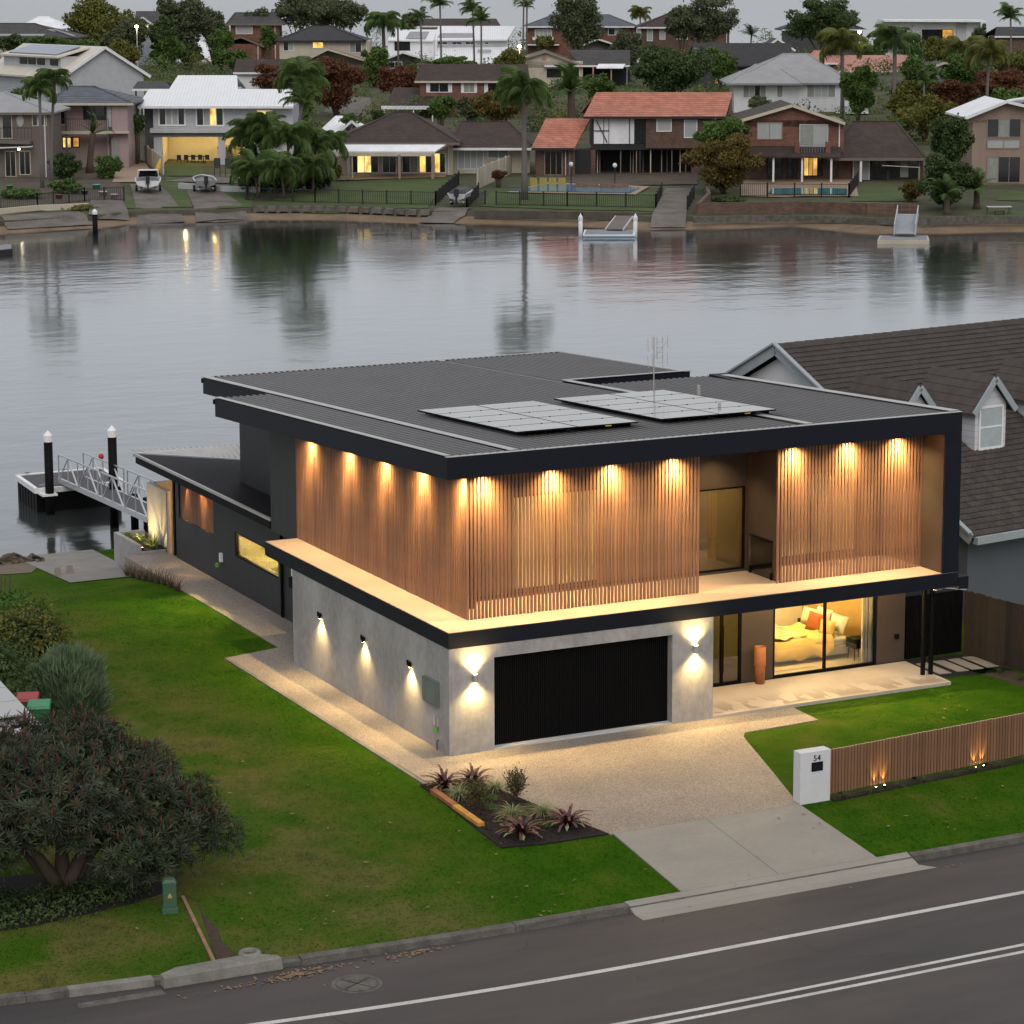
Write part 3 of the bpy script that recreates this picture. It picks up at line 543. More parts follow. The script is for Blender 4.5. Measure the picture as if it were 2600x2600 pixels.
def leafy(name, m, blobs, n, size, seed, parent=None, **kw):
    V, F = leaf_cloud(blobs, n, size, seed, **kw); return npmesh(name, V, F, m, parent)
def blades(n, L, wd, seed, spread=.6, curve=.5, z0=0, tip=.15):
    r = np.random.default_rng(seed); m = MB()
    for i in range(n):
        a = 2*math.pi*(i*.381966+.05*r.random()); el = (.15+.85*(i+.5)/n)*spread; l = L*(.75+.4*r.random()); dx, dy = math.cos(a), math.sin(a); px, py = -dy, dx; pts = []
        for k in range(5):
            t = k/4; th = el+curve*t*t; rr = l*t*math.sin(th); zz = z0+l*t*math.cos(th)*(1-.25*curve*t); w_ = wd*(1-(1-tip)*abs(t*1.25-.25)**1.3); pts.append((dx*rr+.02*dx, dy*rr+.02*dy, zz, w_))
        for k in range(4):
            x0, y0, a0, w0 = pts[k]; x1, y1, a1, w1 = pts[k+1]; m.face([(x0-px*w0, y0-py*w0, a0), (x0+px*w0, y0+py*w0, a0), (x1+px*w1, y1+py*w1, a1), (x1-px*w1, y1-py*w1, a1)])
    return m
M['broma'] = mat('bromeliad_dark', (.045, .014, .018), .4, var=.4, sc=6, c2=(.10, .030, .036)); M['bromg'] = mat('bromeliad_pale', (.26, .28, .12), .5)
M['grasspale'] = mat('pale_grass', (.20, .23, .10), .7, var=.3, sc=5); M['agave'] = mat('agave', (.15, .20, .05), .5, var=.3, sc=4)
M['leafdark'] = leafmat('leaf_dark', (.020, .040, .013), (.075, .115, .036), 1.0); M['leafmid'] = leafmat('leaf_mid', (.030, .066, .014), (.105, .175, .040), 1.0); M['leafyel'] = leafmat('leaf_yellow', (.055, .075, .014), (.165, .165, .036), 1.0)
M['leafgum'] = leafmat('leaf_gum', (.038, .050, .024), (.125, .145, .072), .9); M['leafrust'] = leafmat('leaf_rust', (.050, .024, .014), (.165, .066, .032), 1.0); M['leafolive'] = leafmat('leaf_olive', (.042, .036, .010), (.165, .118, .028), 1.0)
M['banksia'] = leafmat('leaf_banksia', (.016, .024, .013), (.070, .082, .048), 1.5, c3=(.150, .160, .110)); M['spike'] = mat('banksia_spike', (.105, .040, .024), .8, var=.3, sc=6); M['bark'] = mat('bark', (.10, .075, .055), .9, var=.35, sc=4, st=(1, 1, .4), bump=.5, bsc=18); M['barkpale'] = mat('pale_bark', (.20, .18, .15), .85, var=.25, sc=4, bump=.3, bsc=14)
M['feather'] = leafmat('leaf_feather', (.060, .110, .060), (.165, .235, .130), 1.6); M['lime'] = leafmat('leaf_lime', (.09, .15, .02), (.18, .25, .04), 3)
M['frond'] = leafmat('palm_frond', (.026, .060, .016), (.095, .150, .042), .8); M['frondy'] = leafmat('palm_frond_yellow', (.050, .070, .016), (.140, .150, .038), .8)

# ------------------------------------------------------------------ on the roof
def solar_array(x0, x1, y0, y1, label):
    o = thing('solar_array', label, 'solar panels', (0, 0, 0), 0, 'solar arrays on the flat roof'); tilt = .0
    r = MB()
    for i in range(6):
        x = x0+.25+(x1-x0-.5)*i/5; r.hexa([(x-.02, y0+.02, rz_(y0)+.05), (x+.02, y0+.02, rz_(y0)+.05), (x+.02, y1-.02, rz_(y1)+.05), (x-.02, y1-.02, rz_(y1)+.05), (x-.02, y0+.02, rz_(y0)+.125), (x+.02, y0+.02, rz_(y0)+.125), (x+.02, y1-.02, rz_(y1)+.125), (x-.02, y1-.02, rz_(y1)+.125)])
    r.build('mounting_rail', M['black'], o)
    wx = (x1-x0)/2; wy = (y1-y0)/5; clamps = MB()
    for i in range(2):
        for j in range(5):
            a, b, c, d = x0+wx*i+.010, x0+wx*(i+1)-.010, y0+wy*j+.010, y0+wy*(j+1)-.010; m = MB(); m.hexa([(a, c, rz_(c)+.13), (b, c, rz_(c)+.13), (b, d, rz_(d)+.13), (a, d, rz_(d)+.13), (a, c, rz_(c)+.165), (b, c, rz_(c)+.165), (b, d, rz_(d)+.165), (a, d, rz_(d)+.165)]); pn = m.build('solar_panel', M['black'], o)
            e = .018; m = MB(); m.face([(a+e, c+e, rz_(c)+.1685), (b-e, c+e, rz_(c)+.1685), (b-e, d-e, rz_(d)+.1685), (a+e, d-e, rz_(d)+.1685)]); m.build('cell_glass', M['solar'], pn)
            if j: clamps.box(a+.4, c-.025, rz_(c)+.165, a+.44, c+.005, rz_(c)+.18); clamps.box(b-.44, c-.025, rz_(c)+.165, b-.4, c+.005, rz_(c)+.18)
    clamps.build('clamps', M['black'], o, kind='stuff'); m = MB(); m.box(x1-1.0, y0-.012, rz_(y0)+.115, x1-.82, y0-.006, rz_(y0)+.14); m.build('warning_sticker', mat('yellow_sticker', (.6, .42, .02), .6), o)
solar_array(3.02, 6.58, 2.38, 8.40, 'left solar array of ten dark panels on the charcoal roof'); solar_array(7.28, 10.82, 2.48, 8.55, 'right solar array of ten dark panels beside the antenna')
an = thing('tv_antenna', 'thin grey television antenna mast above the right solar array', 'antenna', (10.7, 8.78, rz_(8.78)+.05)); an.location.y = 8.9
m = MB(); m.tube([(0, 0, 0), (0, 0, 1.62)], .017, 6); m.build('mast', M['flash'], an); m = MB(); m.box(-.2, -.02, 0, .2, .02, .02); m.tube([(.16, .05, 0), (0, 0, .3)], .008, 5); m.build('base', M['flash'], an)
m = MB(); m.tube([(.0, 0, 1.0), (.42, -.1, 1.55)], .009, 5); m.tube([(.1, 0, .95), (.1, 0, 1.6)], .01, 5); m.tube([(.26, -.05, .9), (.26, -.05, 1.6)], .008, 5); m.build('boom', M['flash'], an)
m = MB()
for i, x in enumerate((-.2, -.06, .28, .44)):
    for z0, z1 in ((.72, 1.08), (1.2, 1.58)): m.tube([(x, -.03, z0+.06*(i % 2)), (x-.02, -.03, z1+.07*(i % 2))], .007, 5)
for z in (.85, 1.0, 1.15, 1.3, 1.45): m.box(.1, -.04, z, .26, -.02, z+.012)
m.build('element', M['flash'], an)

# ------------------------------------------------------------------ lit bedroom behind the glass
M['duvet'] = mat('mustard_linen', (.62, .42, .15), .9, var=.12, sc=3, bump=.4, bsc=9); M['sheet'] = mat('white_linen', (.62, .57, .46), .9, bump=.3, bsc=8); M['rustlinen'] = mat('rust_linen', (.30, .085, .022), .9); M['cream'] = mat('cream_linen', (.60, .50, .33), .9)
bd = thing('bed', 'double bed with mustard cover in the lit ground floor bedroom', 'bed', (12.75, 4.35, .10))
m = MB(); m.box(-1.3, -.9, .12, 1.25, .9, .34); m.build('base', M['sheet'], bd); m = MB(); m.box(-1.28, -.88, .34, 1.24, .88, .58); m.build('mattress', M['sheet'], bd, bevel=.06)
gx = np.linspace(-1.36, .62, 18); gy = np.linspace(-.98, .98, 16); vs = []
for i, x in enumerate(gx):
    for j, y in enumerate(gy):
        e = max(0, abs(y)-.86)/.12; e2 = max(0, -1.26-x)/.1; z = .63+.022*math.sin(x*6+y*4)+.015*math.sin(y*9-x*3)+(.05 if x > .42 else 0); z -= min(1, max(e, e2))*(.46+.06*math.sin(x*9+y*7)); vs.append((x, y, z))
m = MB(); m.add(vs, [(i*16+j, (i+1)*16+j, (i+1)*16+j+1, i*16+j+1) for i in range(17) for j in range(15)]); m.build('duvet', M['duvet'], bd, True)
vs = []; gx = np.linspace(-1.15, -.15, 14); gy = np.linspace(-.7, 1.0, 14)
for i, x in enumerate(gx):
    for j, y in enumerate(gy): vs.append((x+.06*math.sin(y*7), y+.05*math.sin(x*9), .685+.03*math.sin(x*14+y*11)+.02*math.sin(y*17)))
m = MB(); m.add(vs, [(i*14+j, (i+1)*14+j, (i+1)*14+j+1, i*14+j+1) for i in range(13) for j in range(13)]); tw = m.build('throw', mat('patterned_throw', (.50, .40, .22), .9, var=.5, sc=5), bd, True)
def cushion(mk, loc, rot, sx, sz, label, group=None):
    m = MB(); n = 9; vs = []
    for sgn in (1, -1):
        for i in range(n):
            for j in range(n):
                a, b = i/(n-1)*2-1, j/(n-1)*2-1; th = .11*(max(0, 1-a**4)*max(0, 1-b**4))**.5; pin = 1-.10*(1-abs(a))*abs(b) if True else 1; vs.append((a*sx/2*(1-.07*(1-a*a)*0)*(1-.06*(1-b*b)), sgn*th, b*sz/2*(1-.06*(1-a*a))))
    fs = [(i*n+j, (i+1)*n+j, (i+1)*n+j+1, i*n+j+1) for i in range(n-1) for j in range(n-1)]; m.add(vs, fs+[tuple(q+n*n for q in reversed(f)) for f in fs]); o = m.build('cushion', M[mk], None, True, loc, rot); return tag(o, label, 'cushion')
cushion('cream', (13.55, 4.95, .98), (-.35, 0, -1.35), .6, .5, 'cream cushion at the far side of the bed'); cushion('rustlinen', (13.32, 4.32, .98), (-.3, .1, -1.25), .55, .55, 'rust orange cushion in the middle of the bed'); cushion('duvet', (13.38, 3.78, .93), (-.45, .0, -1.05), .48, .45, 'mustard yellow cushion at the near side of the bed'); cushion('sheet', (13.78, 3.85, 1.0), (-.45, 0, -1.45), .7, .5, 'white pillow leaning behind the mustard cushion'); cushion('sheet', (13.80, 4.65, 1.02), (-.4, 0, -1.5), .7, .5, 'white pillow leaning behind the rust cushion')
for yy, lb in ((3.15, 'dark bedside table next to the bedroom curtain'), (5.65, 'dark bedside table on the far side of the bed')):
    t_ = thing('bedside_table', lb, 'side table', (13.95, yy, .10)); m = MB(); m.box(-.22, -.2, .35, .22, .2, .62); m.build('cabinet', M['black'], t_)
    for sx in (-.18, .18):
        for sy in (-.16, .16): m = MB(); m.tube([(sx*.9, sy*.9, .35), (sx, sy, 0)], .014, 6); m.build('leg', M['black'], t_)
m = MB(); m.box(11.0, 3.0, .101, 13.2, 5.8, .112); tag(m.build('rug', M['cream']), 'pale rug under the bed in the lit bedroom', 'rug')
pl = thing('pendant_lamp', 'glass pendant lamp hanging above the near bedside table', 'lamp', (13.75, 3.2, 2.6)); m = MB(); m.tube([(0, 0, 0), (0, 0, -.45)], .006, 5); m.build('cord', M['black'], pl); m = MB(); m.lathe([(.02, -.42), (.10, -.5), (.14, -.62), (.10, -.74), (.03, -.78)], n=14); m.build('shade', emis('pendant_glow', (1, .75, .35), 3), pl)
vz = thing('clay_sculpture', 'tall terracotta cylinder sculpture beside the entry door', 'sculpture', (10.21, 2.18, .09)); m = MB(); m.lathe([(0, 0), (.125, 0), (.135, .45), (.165, .52), (.165, .54)], n=22); m.build('lower_cylinder', M['rust'], vz, True); m = MB(); m.lathe([(.15, .54), (.155, .60), (.155, 1.02), (.135, 1.02), (.12, .8)], n=22); m.build('upper_cylinder', M['rust'], vz, True)

# ------------------------------------------------------------------ front garden bed
m = MB(); m.prism([(-1.62, -1.82), (-.35, -1.85), (.57, -7.08), (-1.0, -7.05), (-1.98, -6.86)], -.1, .035); struct(m.build('garden_bed', M['garden']))
for a, b, c, lb in (((-1.60, -2.5), (-1.66, -3.84), (.30, .12, .045), 'rusty brown timber sleeper edging the garden bed'), ((-1.66, -3.86), (-1.72, -5.35), (.55, .27, .05), 'bright orange timber sleeper at the front of the bed edging')):
    m = MB(); m.bar((a[0], a[1], .05), (b[0], b[1], .05), .16, .14); tag(m.build('edging_sleeper', mat('sleeper', c, .8, var=.3, sc=5), bevel=.01), lb, 'sleeper')
def bromeliad(x, y, s, label, seed):
    o = thing('bromeliad', label, 'plant', (x, y, .03), seed*1.3, 'dark bromeliads in the garden bed'); blades(26, .60*s, .052*s, seed, 1.05, .5, .02, .45).build('leaf_rosette', M['broma'], o); m = MB()
    for i in range(5):
        a = i*1.257+seed; m.face([(.1*math.cos(a), .1*math.sin(a), .12), (.34*s*math.cos(a-.14), .34*s*math.sin(a-.14), .10), (.42*s*math.cos(a), .42*s*math.sin(a), .02), (.34*s*math.cos(a+.14), .34*s*math.sin(a+.14), .10)])
    m.build('pale_leaf', M['bromg'], o)
bromeliad(-1.24, -2.35, .95, 'dark red bromeliad at the corner of path and garden bed', 1); bromeliad(-.50, -2.38, .95, 'dark red bromeliad at the top of the bed nearest the garage', 2); bromeliad(-1.23, -6.33, 1.05, 'dark red bromeliad nearest the lawn at the foot of the bed', 3); bromeliad(-.0, -6.22, 1.0, 'dark red bromeliad nearest the concrete apron', 4)
def tuft(x, y, s, label, seed, mk='grasspale', group='pale grass tufts in the garden bed', n=110, cat='grass tuft', name='grass_tuft'):
    o = thing(name, label, cat, (x, y, .03), seed, group); blades(n, .52*s, .0065*s+.002, seed+20, 1.2, .7).build('blades', M[mk], o); return o
tuft(-1.22, -3.15, 1.0, 'pale grass tuft between the corner bromeliad and the sleeper', 1); tuft(-.22, -3.0, .85, 'small pale grass tuft against the driveway edge', 2); tuft(-.80, -5.02, 1.0, 'pale grass tuft behind the front bromeliad', 3); tuft(-.08, -5.15, .95, 'pale grass tuft between the driveway and the last bromeliad', 4)
def shrub(x, y, label, seed, red):
    o = thing('garden_shrub', label, 'shrub', (x, y, .03), 0, 'small shrubs in the garden bed'); r = np.random.default_rng(seed); m = MB()
    for i in range(26):
        a = r.random()*6.28; l = .45+.35*r.random(); k = .12+.22*r.random(); m.tube([(0, 0, 0), (k*.5*math.cos(a), k*.5*math.sin(a), l*.6), (k*math.cos(a), k*math.sin(a), l)], [.008, .006, .003], 4)
    m.build('stems', M['bark'], o); leafy('leaves', leafmat('shrub_leaf', (.035, .045, .012), (.11, .10, .04), 6, c3=(.20, .055, .035) if red else None), [(0, 0, .42, .26, .26, .34)], 900, .065, seed, o, shell=.2)
shrub(-1.27, -4.12, 'bushy brown-green shrub next to the orange sleeper', 5, False); shrub(-.16, -3.92, 'upright shrub with red flower tips beside the driveway', 6, True)
for x, y, lb, k in ((-.65, -3.68, 'low green cushion plant behind its twin in the bed', 1), (-.97, -4.30, 'low green cushion plant in front of its twin in the bed', 2), (-.42, -5.98, 'low green cushion plant between the two front bromeliads', 3)):
    o = thing('cushion_plant', lb, 'plant', (x, y, .03), 0, 'low cushion plants'); leafy('leaves', M['leafmid'], [(0, 0, .04, .16, .16, .09)], 500, .04, k+40, o, shell=.6)
r = np.random.default_rng(3); V = []
for _ in range(2600):
    t_, q_ = r.random(), r.random(); x = (-1.6+t_*1.25)*(1-q_)+(-1.85+t_*2.35)*q_; y = -1.9-5.05*q_; a = r.random()*6.28; l = r.uniform(.015, .05); c_, s_ = math.cos(a)*l, math.sin(a)*l; z = .04+r.uniform(0, .02); V += [(x-c_, y-s_, z), (x+s_*.4, y-c_*.4, z+.012), (x+c_, y+s_, z+r.uniform(0, .02)), (x-s_*.4, y+c_*.4, z)]
V = np.array(V); o = npmesh('mulch_chips', V, np.arange(len(V)).reshape(-1, 4), mat('mulch_chip', (.016, .010, .008), .9, var=.6, sc=30, c2=(.050, .030, .020))); o['kind'] = 'stuff'; tag(o, 'dark bark mulch chips covering the front garden bed', 'mulch')
# ------------------------------------------------------------------ letterbox pillar and slat fence
lbx = thing('letterbox_pillar', 'white rendered letterbox pillar numbered 54 beside the driveway', 'letterbox', (5.52, -7.15, -.05)); m = MB(); m.box(.0, .0, 0, .82, .30, 1.27); m.build('pillar', mat('white_render', (.62, .62, .64), .8, var=.06, sc=3, bump=.3, bsc=60), lbx, bevel=.008)
m = MB(); m.box(.30, -.02, .80, .60, -.001, 1.01); sl = m.build('letter_slot', M['black'], lbx); m = MB(); m.box(.33, -.026, .83, .57, -.021, .98); m.build('flap', M['dark'], sl)
fc = bpy.data.curves.new('house_number', 'FONT'); fc.body = '54'; fc.size = .19; fc.extrude = .006; fc.space_character = 1.1; fo = bpy.data.objects.new('house_number', fc); COL.objects.link(fo); fo.parent = lbx; fo.location = (.345, -.008, 1.045); fo.rotation_euler = (math.pi/2, 0, 0); fc.materials.append(M['dark'])
fn = thing('slat_fence', 'low timber slat fence lit from below, running right from the letterbox', 'fence'); fx0, fx1 = 6.38, 16.0; fy = lambda x: -7.0+(x-6.38)*.085
m = MB(); m.bar((fx0, fy(fx0)+.05, .3), (fx1, fy(fx1)+.05, .3), .03, .06); m.bar((fx0, fy(fx0)+.05, .95), (fx1, fy(fx1)+.05, .95), .03, .06); m.build('rail', M['black'], fn)
for i in range(5):
    xx = fx0+.4+i*2.2; m = MB(); m.box(xx, fy(xx)+.07, -.1, xx+.07, fy(xx)+.14, 1.0); m.build('post', M['black'], fn)
fs = MB(); fs.box(-.034, -.02, .10, .034, .02, 1.15); fs.mi = 1; fs.box(-.034, -.02, 1.1502, .034, .02, 1.154); fs = fs.mesh('slat', [M['fencewood'], M['endgrain']])
for i in range(int((fx1-fx0)/.092)):
    xx = fx0+.05+i*.092; put('slat', fs, fn, (xx, fy(xx), rng.uniform(-.006, .006)), .085+rng.uniform(-.01, .01))
m = MB(); m.prism([(fx0, fy(fx0)-.28), (fx1, fy(fx1)-.28), (fx1, fy(fx1)+.06), (fx0, fy(fx0)+.06)], -.1, .02); struct(m.build('fence_bed', M['garden']))
for i, (xx, lb) in enumerate(((7.72, 'garden uplight at the fence nearest the letterbox'), (7.98, 'garden uplight at the fence, second from the letterbox'), (10.75, 'garden uplight in the middle of the slat fence'), (11.0, 'garden uplight just right of the middle of the slat fence'), (12.6, 'garden uplight at the fence by the right picture edge'), (13.2, 'garden uplight at the fence beyond the right picture edge'))):
    if i == 5: continue
    o = thing('garden_uplight', lb, 'light', (xx, fy(xx)-.10, .02), 0, 'uplights along the slat fence'); m = MB(); m.lathe([(.0, 0), (.035, 0), (.04, .06), (.03, .06), (0, .05)], n=10); m.build('housing', M['black'], o); m = MB(); m.lathe([(0, .056), (.026, .056)], n=10); m.build('lens', M['lamp'], o); spot(o, (0, 0, .08), (0, .22, 1), 20, 50, .9, (1, .64, .15), .015)
for i in range(9):
    xx = 6.75+i*.78; o = tuft(xx, fy(xx)-.22, .55, 'small dry grass tuft planted along the slat fence', 60+i, 'leafgum', 'grass tufts along the fence', 40)

# ------------------------------------------------------------------ left side: banksia, shrubs, pillar, edging
def branchy(o, base, tips, r0, mk='bark', name='trunk'):
    m = MB()
    for t in tips:
        b = Vector(base); t = Vector(t); mid = b.lerp(t, .45)+Vector((0, 0, (t-b).length*.08)); m.tube([b, mid, t], [r0, r0*.6, r0*.2], 8)
    return m.build(name, M[mk], o, True)
bk = thing('banksia_tree', 'large dark banksia with reddish flower spikes on the left lawn', 'tree', (-11.3, -5.1, 0))
branchy(bk, (0, 0, -.1), [(-1.1, -.2, 1.5), (1.0, -.3, 1.6), (.2, .6, 2.0), (-1.6, .6, 1.8), (1.8, .2, 1.7)], .20)
BL = [(0.0, .3, 2.3, 2.0, 1.9, 1.0), (-1.9, .5, 2.05, 1.5, 1.5, 1.0), (1.5, -.1, 1.8, 1.2, 1.2, .9), (-.6, -.7, 2.05, 1.4, 1.0, .7), (.7, 1.0, 2.7, 1.1, 1.1, .7), (-1.3, .2, 2.9, 1.0, 1.1, .5), (2.5, -.6, 1.35, .75, .7, .6), (3.1, -.9, 1.0, .5, .5, .45), (-3.0, .3, 1.8, 1.3, 1.3, 1.0), (1.2, -1.35, 1.05, .9, .7, .55), (2.1, .7, 2.15, .6, .7, .5), (-.4, 1.2, 2.95, .6, .7, .5), (-1.9, -1.0, 1.65, 1.0, .7, .6), (.1, -.9, 1.55, 1.0, .6, .42), (1.9, -1.3, .9, .6, .5, .45), (2.9, -.1, 1.7, .45, .45, .4), (1.3, 1.3, 2.75, .45, .5, .4), (-2.4, 1.0, 2.75, .6, .6, .4), (.9, .2, 3.05, .4, .4, .3)]
def rosettes(blobs, n, seed, L=.17, k=9):
    r = np.random.default_rng(seed); B = np.array(blobs); vol = (B[:, 3]*B[:, 4]*B[:, 5])**.7; kk = r.choice(len(B), n, p=vol/vol.sum()); d = r.normal(size=(n, 3)); d /= np.linalg.norm(d, axis=1)[:, None]; C = B[kk, :3]+d*B[kk, 3:6]*(.55+.58*r.random(n)**.9)[:, None]
    ax = d+np.array([0, 0, .7])+r.normal(size=(n, 3))*.25; ax /= np.linalg.norm(ax, axis=1)[:, None]; t = np.cross(ax, r.normal(size=(n, 3))); t /= np.linalg.norm(t, axis=1)[:, None]; b = np.cross(ax, t); V = []; r_s = r.random(n)
    for i in range(k):
        a = 2*math.pi*i/k+r.random(n)*.5; dirv = t*np.cos(a)[:, None]+b*np.sin(a)[:, None]; side = np.cross(ax, dirv); lift = (.15+.75*r.random(n))[:, None]; sz_ = (.55+.9*r_s)[:, None]; tip = C+(dirv+ax*lift)*(L*(.8+.5*r.random(n)))[:, None]*sz_; mid = C*.45+tip*.55+ax*.012; wv = side*.014
        V.append(np.stack([C, mid-wv, tip, mid+wv], 1))
    V = np.concatenate(V).reshape(-1, 3); return V, np.arange(len(V)).reshape(-1, 4), C, ax
Vr, Fr, Cr, Ar = rosettes(BL, 5600, 11); npmesh('foliage', Vr, Fr, M['banksia'], bk)
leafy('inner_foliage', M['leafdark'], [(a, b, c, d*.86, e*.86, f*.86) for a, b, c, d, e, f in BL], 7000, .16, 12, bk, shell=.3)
sel = [i for i in range(len(Cr)) if Ar[i][2] > .5 and Cr[i][2] > 1.3][:900]; m = MB()
for i in sel: m.tube([Cr[i], Cr[i]+np.array([0, 0, .09])+Ar[i]*.03, Cr[i]+np.array([0, 0, .17])+Ar[i]*.04], [.022, .024, .008], 5)
m.build('flower_spikes', M['spike'], bk, kind='stuff')
o = tag(leafy('ground_cover', M['leafdark'], [(-12.2, -6.0, .05, 2.0, 1.1, .28), (-14, -5.6, .05, 2.2, 1.4, .3), (-10.6, -5.6, .05, 1.1, .9, .30)], 9000, .09, 13, shell=.3), 'dark creeping ground cover under the banksia', 'ground cover'); o['kind'] = 'stuff'
m = MB(); m.prism([(-16, -6.7), (-12.6, -6.95), (-10.2, -6.6), (-9.35, -6.2), (-9.4, -4.0), (-16, -3.5)], -.1, .012); struct(m.build('mulch_bed', M['garden']))
gb = thing('power_pillar', 'green utility pillar box with warning triangle at the lawn edge', 'utility box', (-9.72, -7.3, gh(-9.7, -7.3)-.02), -.25); m = MB(); m.prism_pts([(-.20, -.16, 0), (.20, -.16, 0), (.20, .16, 0), (-.20, .16, 0)], [(-.20, -.16, .16), (.20, -.16, .16), (.20, .16, .16), (-.20, .16, .16)]); m.prism_pts([(-.17, -.13, .16), (.17, -.13, .16), (.17, .13, .16), (-.17, .13, .16)], [(-.165, -.125, .82), (.165, -.125, .82), (.165, .125, .82), (-.165, .125, .82)]); m.build('body', M['green_metal'], gb, bevel=.012)
m = MB(); m.prism_pts([(-.18, -.14, .82), (.18, -.14, .82), (.18, .14, .82), (-.18, .14, .82)], [(-.12, -.10, .90), (.12, -.10, .90), (.12, .12, .90), (-.12, .12, .90)]); m.build('cap', M['green_metal'], gb)
m = MB(); m.face([(-.055, -.1325, .46), (.055, -.1325, .46), (0, -.1325, .56)]); m.face([(-.055, -.1325, .425), (.055, -.1325, .425), (.055, -.1325, .450), (-.055, -.1325, .450)]); m.build('warning_triangle', mat('warning_yellow', (.55, .38, .08), .6), gb); m = MB(); m.bar((0, -.134, .485), (.008, -.134, .535), .012, .002); m.build('bolt_symbol', M['black'], gb)
gb.scale = (.82, .82, .8)
m = MB(); m.bar((-9.25, -6.75, gh(-9, -6.7)+.02), (-9.67, -9.8, gh(-9.6, -9.8)+.02), .07, .09); tag(m.build('timber_edging', mat('edging_wood', (.26, .15, .09), .8, var=.3, sc=5)), 'long thin timber edging between two lawns near the kerb', 'edging')
m = MB(); q = [(-9.16, -6.5), (-9.55, -9.6), (-9.38, -9.7), (-9.12, -9.45), (-9.2, -8.9), (-9.06, -8.3), (-9.14, -7.7), (-9.03, -7.1), (-9.08, -6.6)]; m.face([(x, y, gh(x, y)+.012) for x, y in q]); struct(m.build('soil_strip', M['soil']))
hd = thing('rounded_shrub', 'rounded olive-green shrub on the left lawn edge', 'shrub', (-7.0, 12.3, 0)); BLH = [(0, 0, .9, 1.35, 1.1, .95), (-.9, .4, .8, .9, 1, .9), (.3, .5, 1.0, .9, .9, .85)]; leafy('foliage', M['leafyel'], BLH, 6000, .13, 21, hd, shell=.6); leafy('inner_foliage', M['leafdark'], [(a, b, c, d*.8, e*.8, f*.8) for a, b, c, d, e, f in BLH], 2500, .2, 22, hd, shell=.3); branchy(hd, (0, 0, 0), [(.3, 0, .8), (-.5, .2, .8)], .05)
hd = thing('green_hedge_shrub', 'bright green dense shrub behind the rounded olive shrub', 'shrub', (-7.0, 14.2, 0)); BLH = [(0, 0, 1.0, 1.3, 1.0, 1.0), (-1.4, .3, .9, 1.2, 1, .9), (.8, -.2, .8, .7, .7, .75)]; leafy('foliage', leafmat('leaf_bright', (.02, .06, .008), (.06, .14, .02), 1.2), BLH, 6000, .12, 23, hd, shell=.6); branchy(hd, (0, 0, 0), [(.3, 0, .8), (-.5, .2, .8)], .05)
fb = thing('feathery_bush', 'feathery grey-green bush beside the wheelie bins', 'bush', (-6.95, 8.5, 0)); V, F = [], []
r_ = np.random.default_rng(5); N = 16000; a = r_.random(N)*6.283; el = r_.random(N)**.7; L = 1.15+.5*r_.random(N); ck = r_.integers(0, 26, N); ca_ = r_.random(26)*6.283; cr_ = r_.random(26)**.5*.95; base = np.stack([np.cos(ca_[ck])*cr_[ck]+r_.normal(size=N)*.10, np.sin(ca_[ck])*cr_[ck]+r_.normal(size=N)*.10, (1.35*(1-(cr_[ck]/1.25)**2))*r_.random(N)], 1); a = ca_[ck]+r_.normal(size=N)*.9; el = np.clip(cr_[ck]*.8+r_.normal(size=N)*.28, 0, 1.2); dr_ = np.stack([np.cos(a)*el*.75, np.sin(a)*el*.75, 1-.45*el], 1); dr_ /= np.linalg.norm(dr_, axis=1)[:, None]; tip = base+dr_*(L*.33)[:, None]; sd_ = np.cross(dr_, r_.normal(size=(N, 3))); sd_ /= np.linalg.norm(sd_, axis=1)[:, None]; mid = base*.4+tip*.6
npmesh('foliage', np.stack([base, mid-sd_*.016, tip, mid+sd_*.016], 1).reshape(-1, 3), np.arange(4*N).reshape(N, 4), M['feather'], fb); branchy(fb, (0, 0, 0), [(.2, 0, .8), (-.3, .2, .8), (.1, -.3, .7)], .04)
hd = thing('shaded_hedge', 'dark shaded hedge behind the wheelie bins', 'hedge', (-8.6, 9.6, 0)); leafy('foliage', M['leafdark'], [(0, 0, .8, 1.2, 1.8, .9), (-.5, 2.2, .8, 1.1, 1.4, .9)], 5000, .14, 31, hd, shell=.5)
def bin_(x, y, c, label):
    o = thing('wheelie_bin', label, 'bin', (x, y, 0), -.35); m = MB(); m.prism_pts([(-.2, -.24, .06), (.2, -.24, .06), (.2, .24, .06), (-.2, .24, .06)], [(-.28, -.33, .95), (.28, -.33, .95), (.28, .33, .95), (-.28, .33, .95)]); m.build('body', mat('bin_green', (.045, .15, .075), .5), o); m = MB(); m.prism_pts([(-.3, -.36, .95), (.3, -.36, .95), (.3, .37, .95), (-.3, .37, .95)], [(-.27, -.31, 1.03), (.27, -.31, 1.03), (.27, .33, 1.05), (-.27, .33, 1.05)]); m.build('lid', mat('bin_lid', c, .45), o, bevel=.02)
    for s in (-.22, .22): m = MB(); m.tube([(s-.03, .27, .1), (s+.03, .27, .1)], .1, 12); m.build('wheel', M['black'], o)
bin_(-8.56, 5.75, (.03, .22, .09), 'green-lidded wheelie bin beside the feathery bush'); bin_(-8.62, 6.55, (.30, .02, .02), 'red-lidded wheelie bin behind the green one')
nh = thing('neighbour_shed', 'neighbouring shed roof with solar panel at the left picture edge', 'shed', (-10.2, 3.6, 0)); m = MB(); m.hexa([(-4, -2.4, 1.5), (.55, -2.4, 1.5), (.55, 3.2, 1.9), (-4, 3.2, 1.9), (-4, -2.4, 1.56), (.55, -2.4, 1.56), (.55, 3.2, 1.96), (-4, 3.2, 1.96)]); m.build('roof', M['flash'], nh); m = MB(); m.box(-4, -2.0, 0, .3, 3, 1.5); m.build('wall', M['brownwall'], nh)
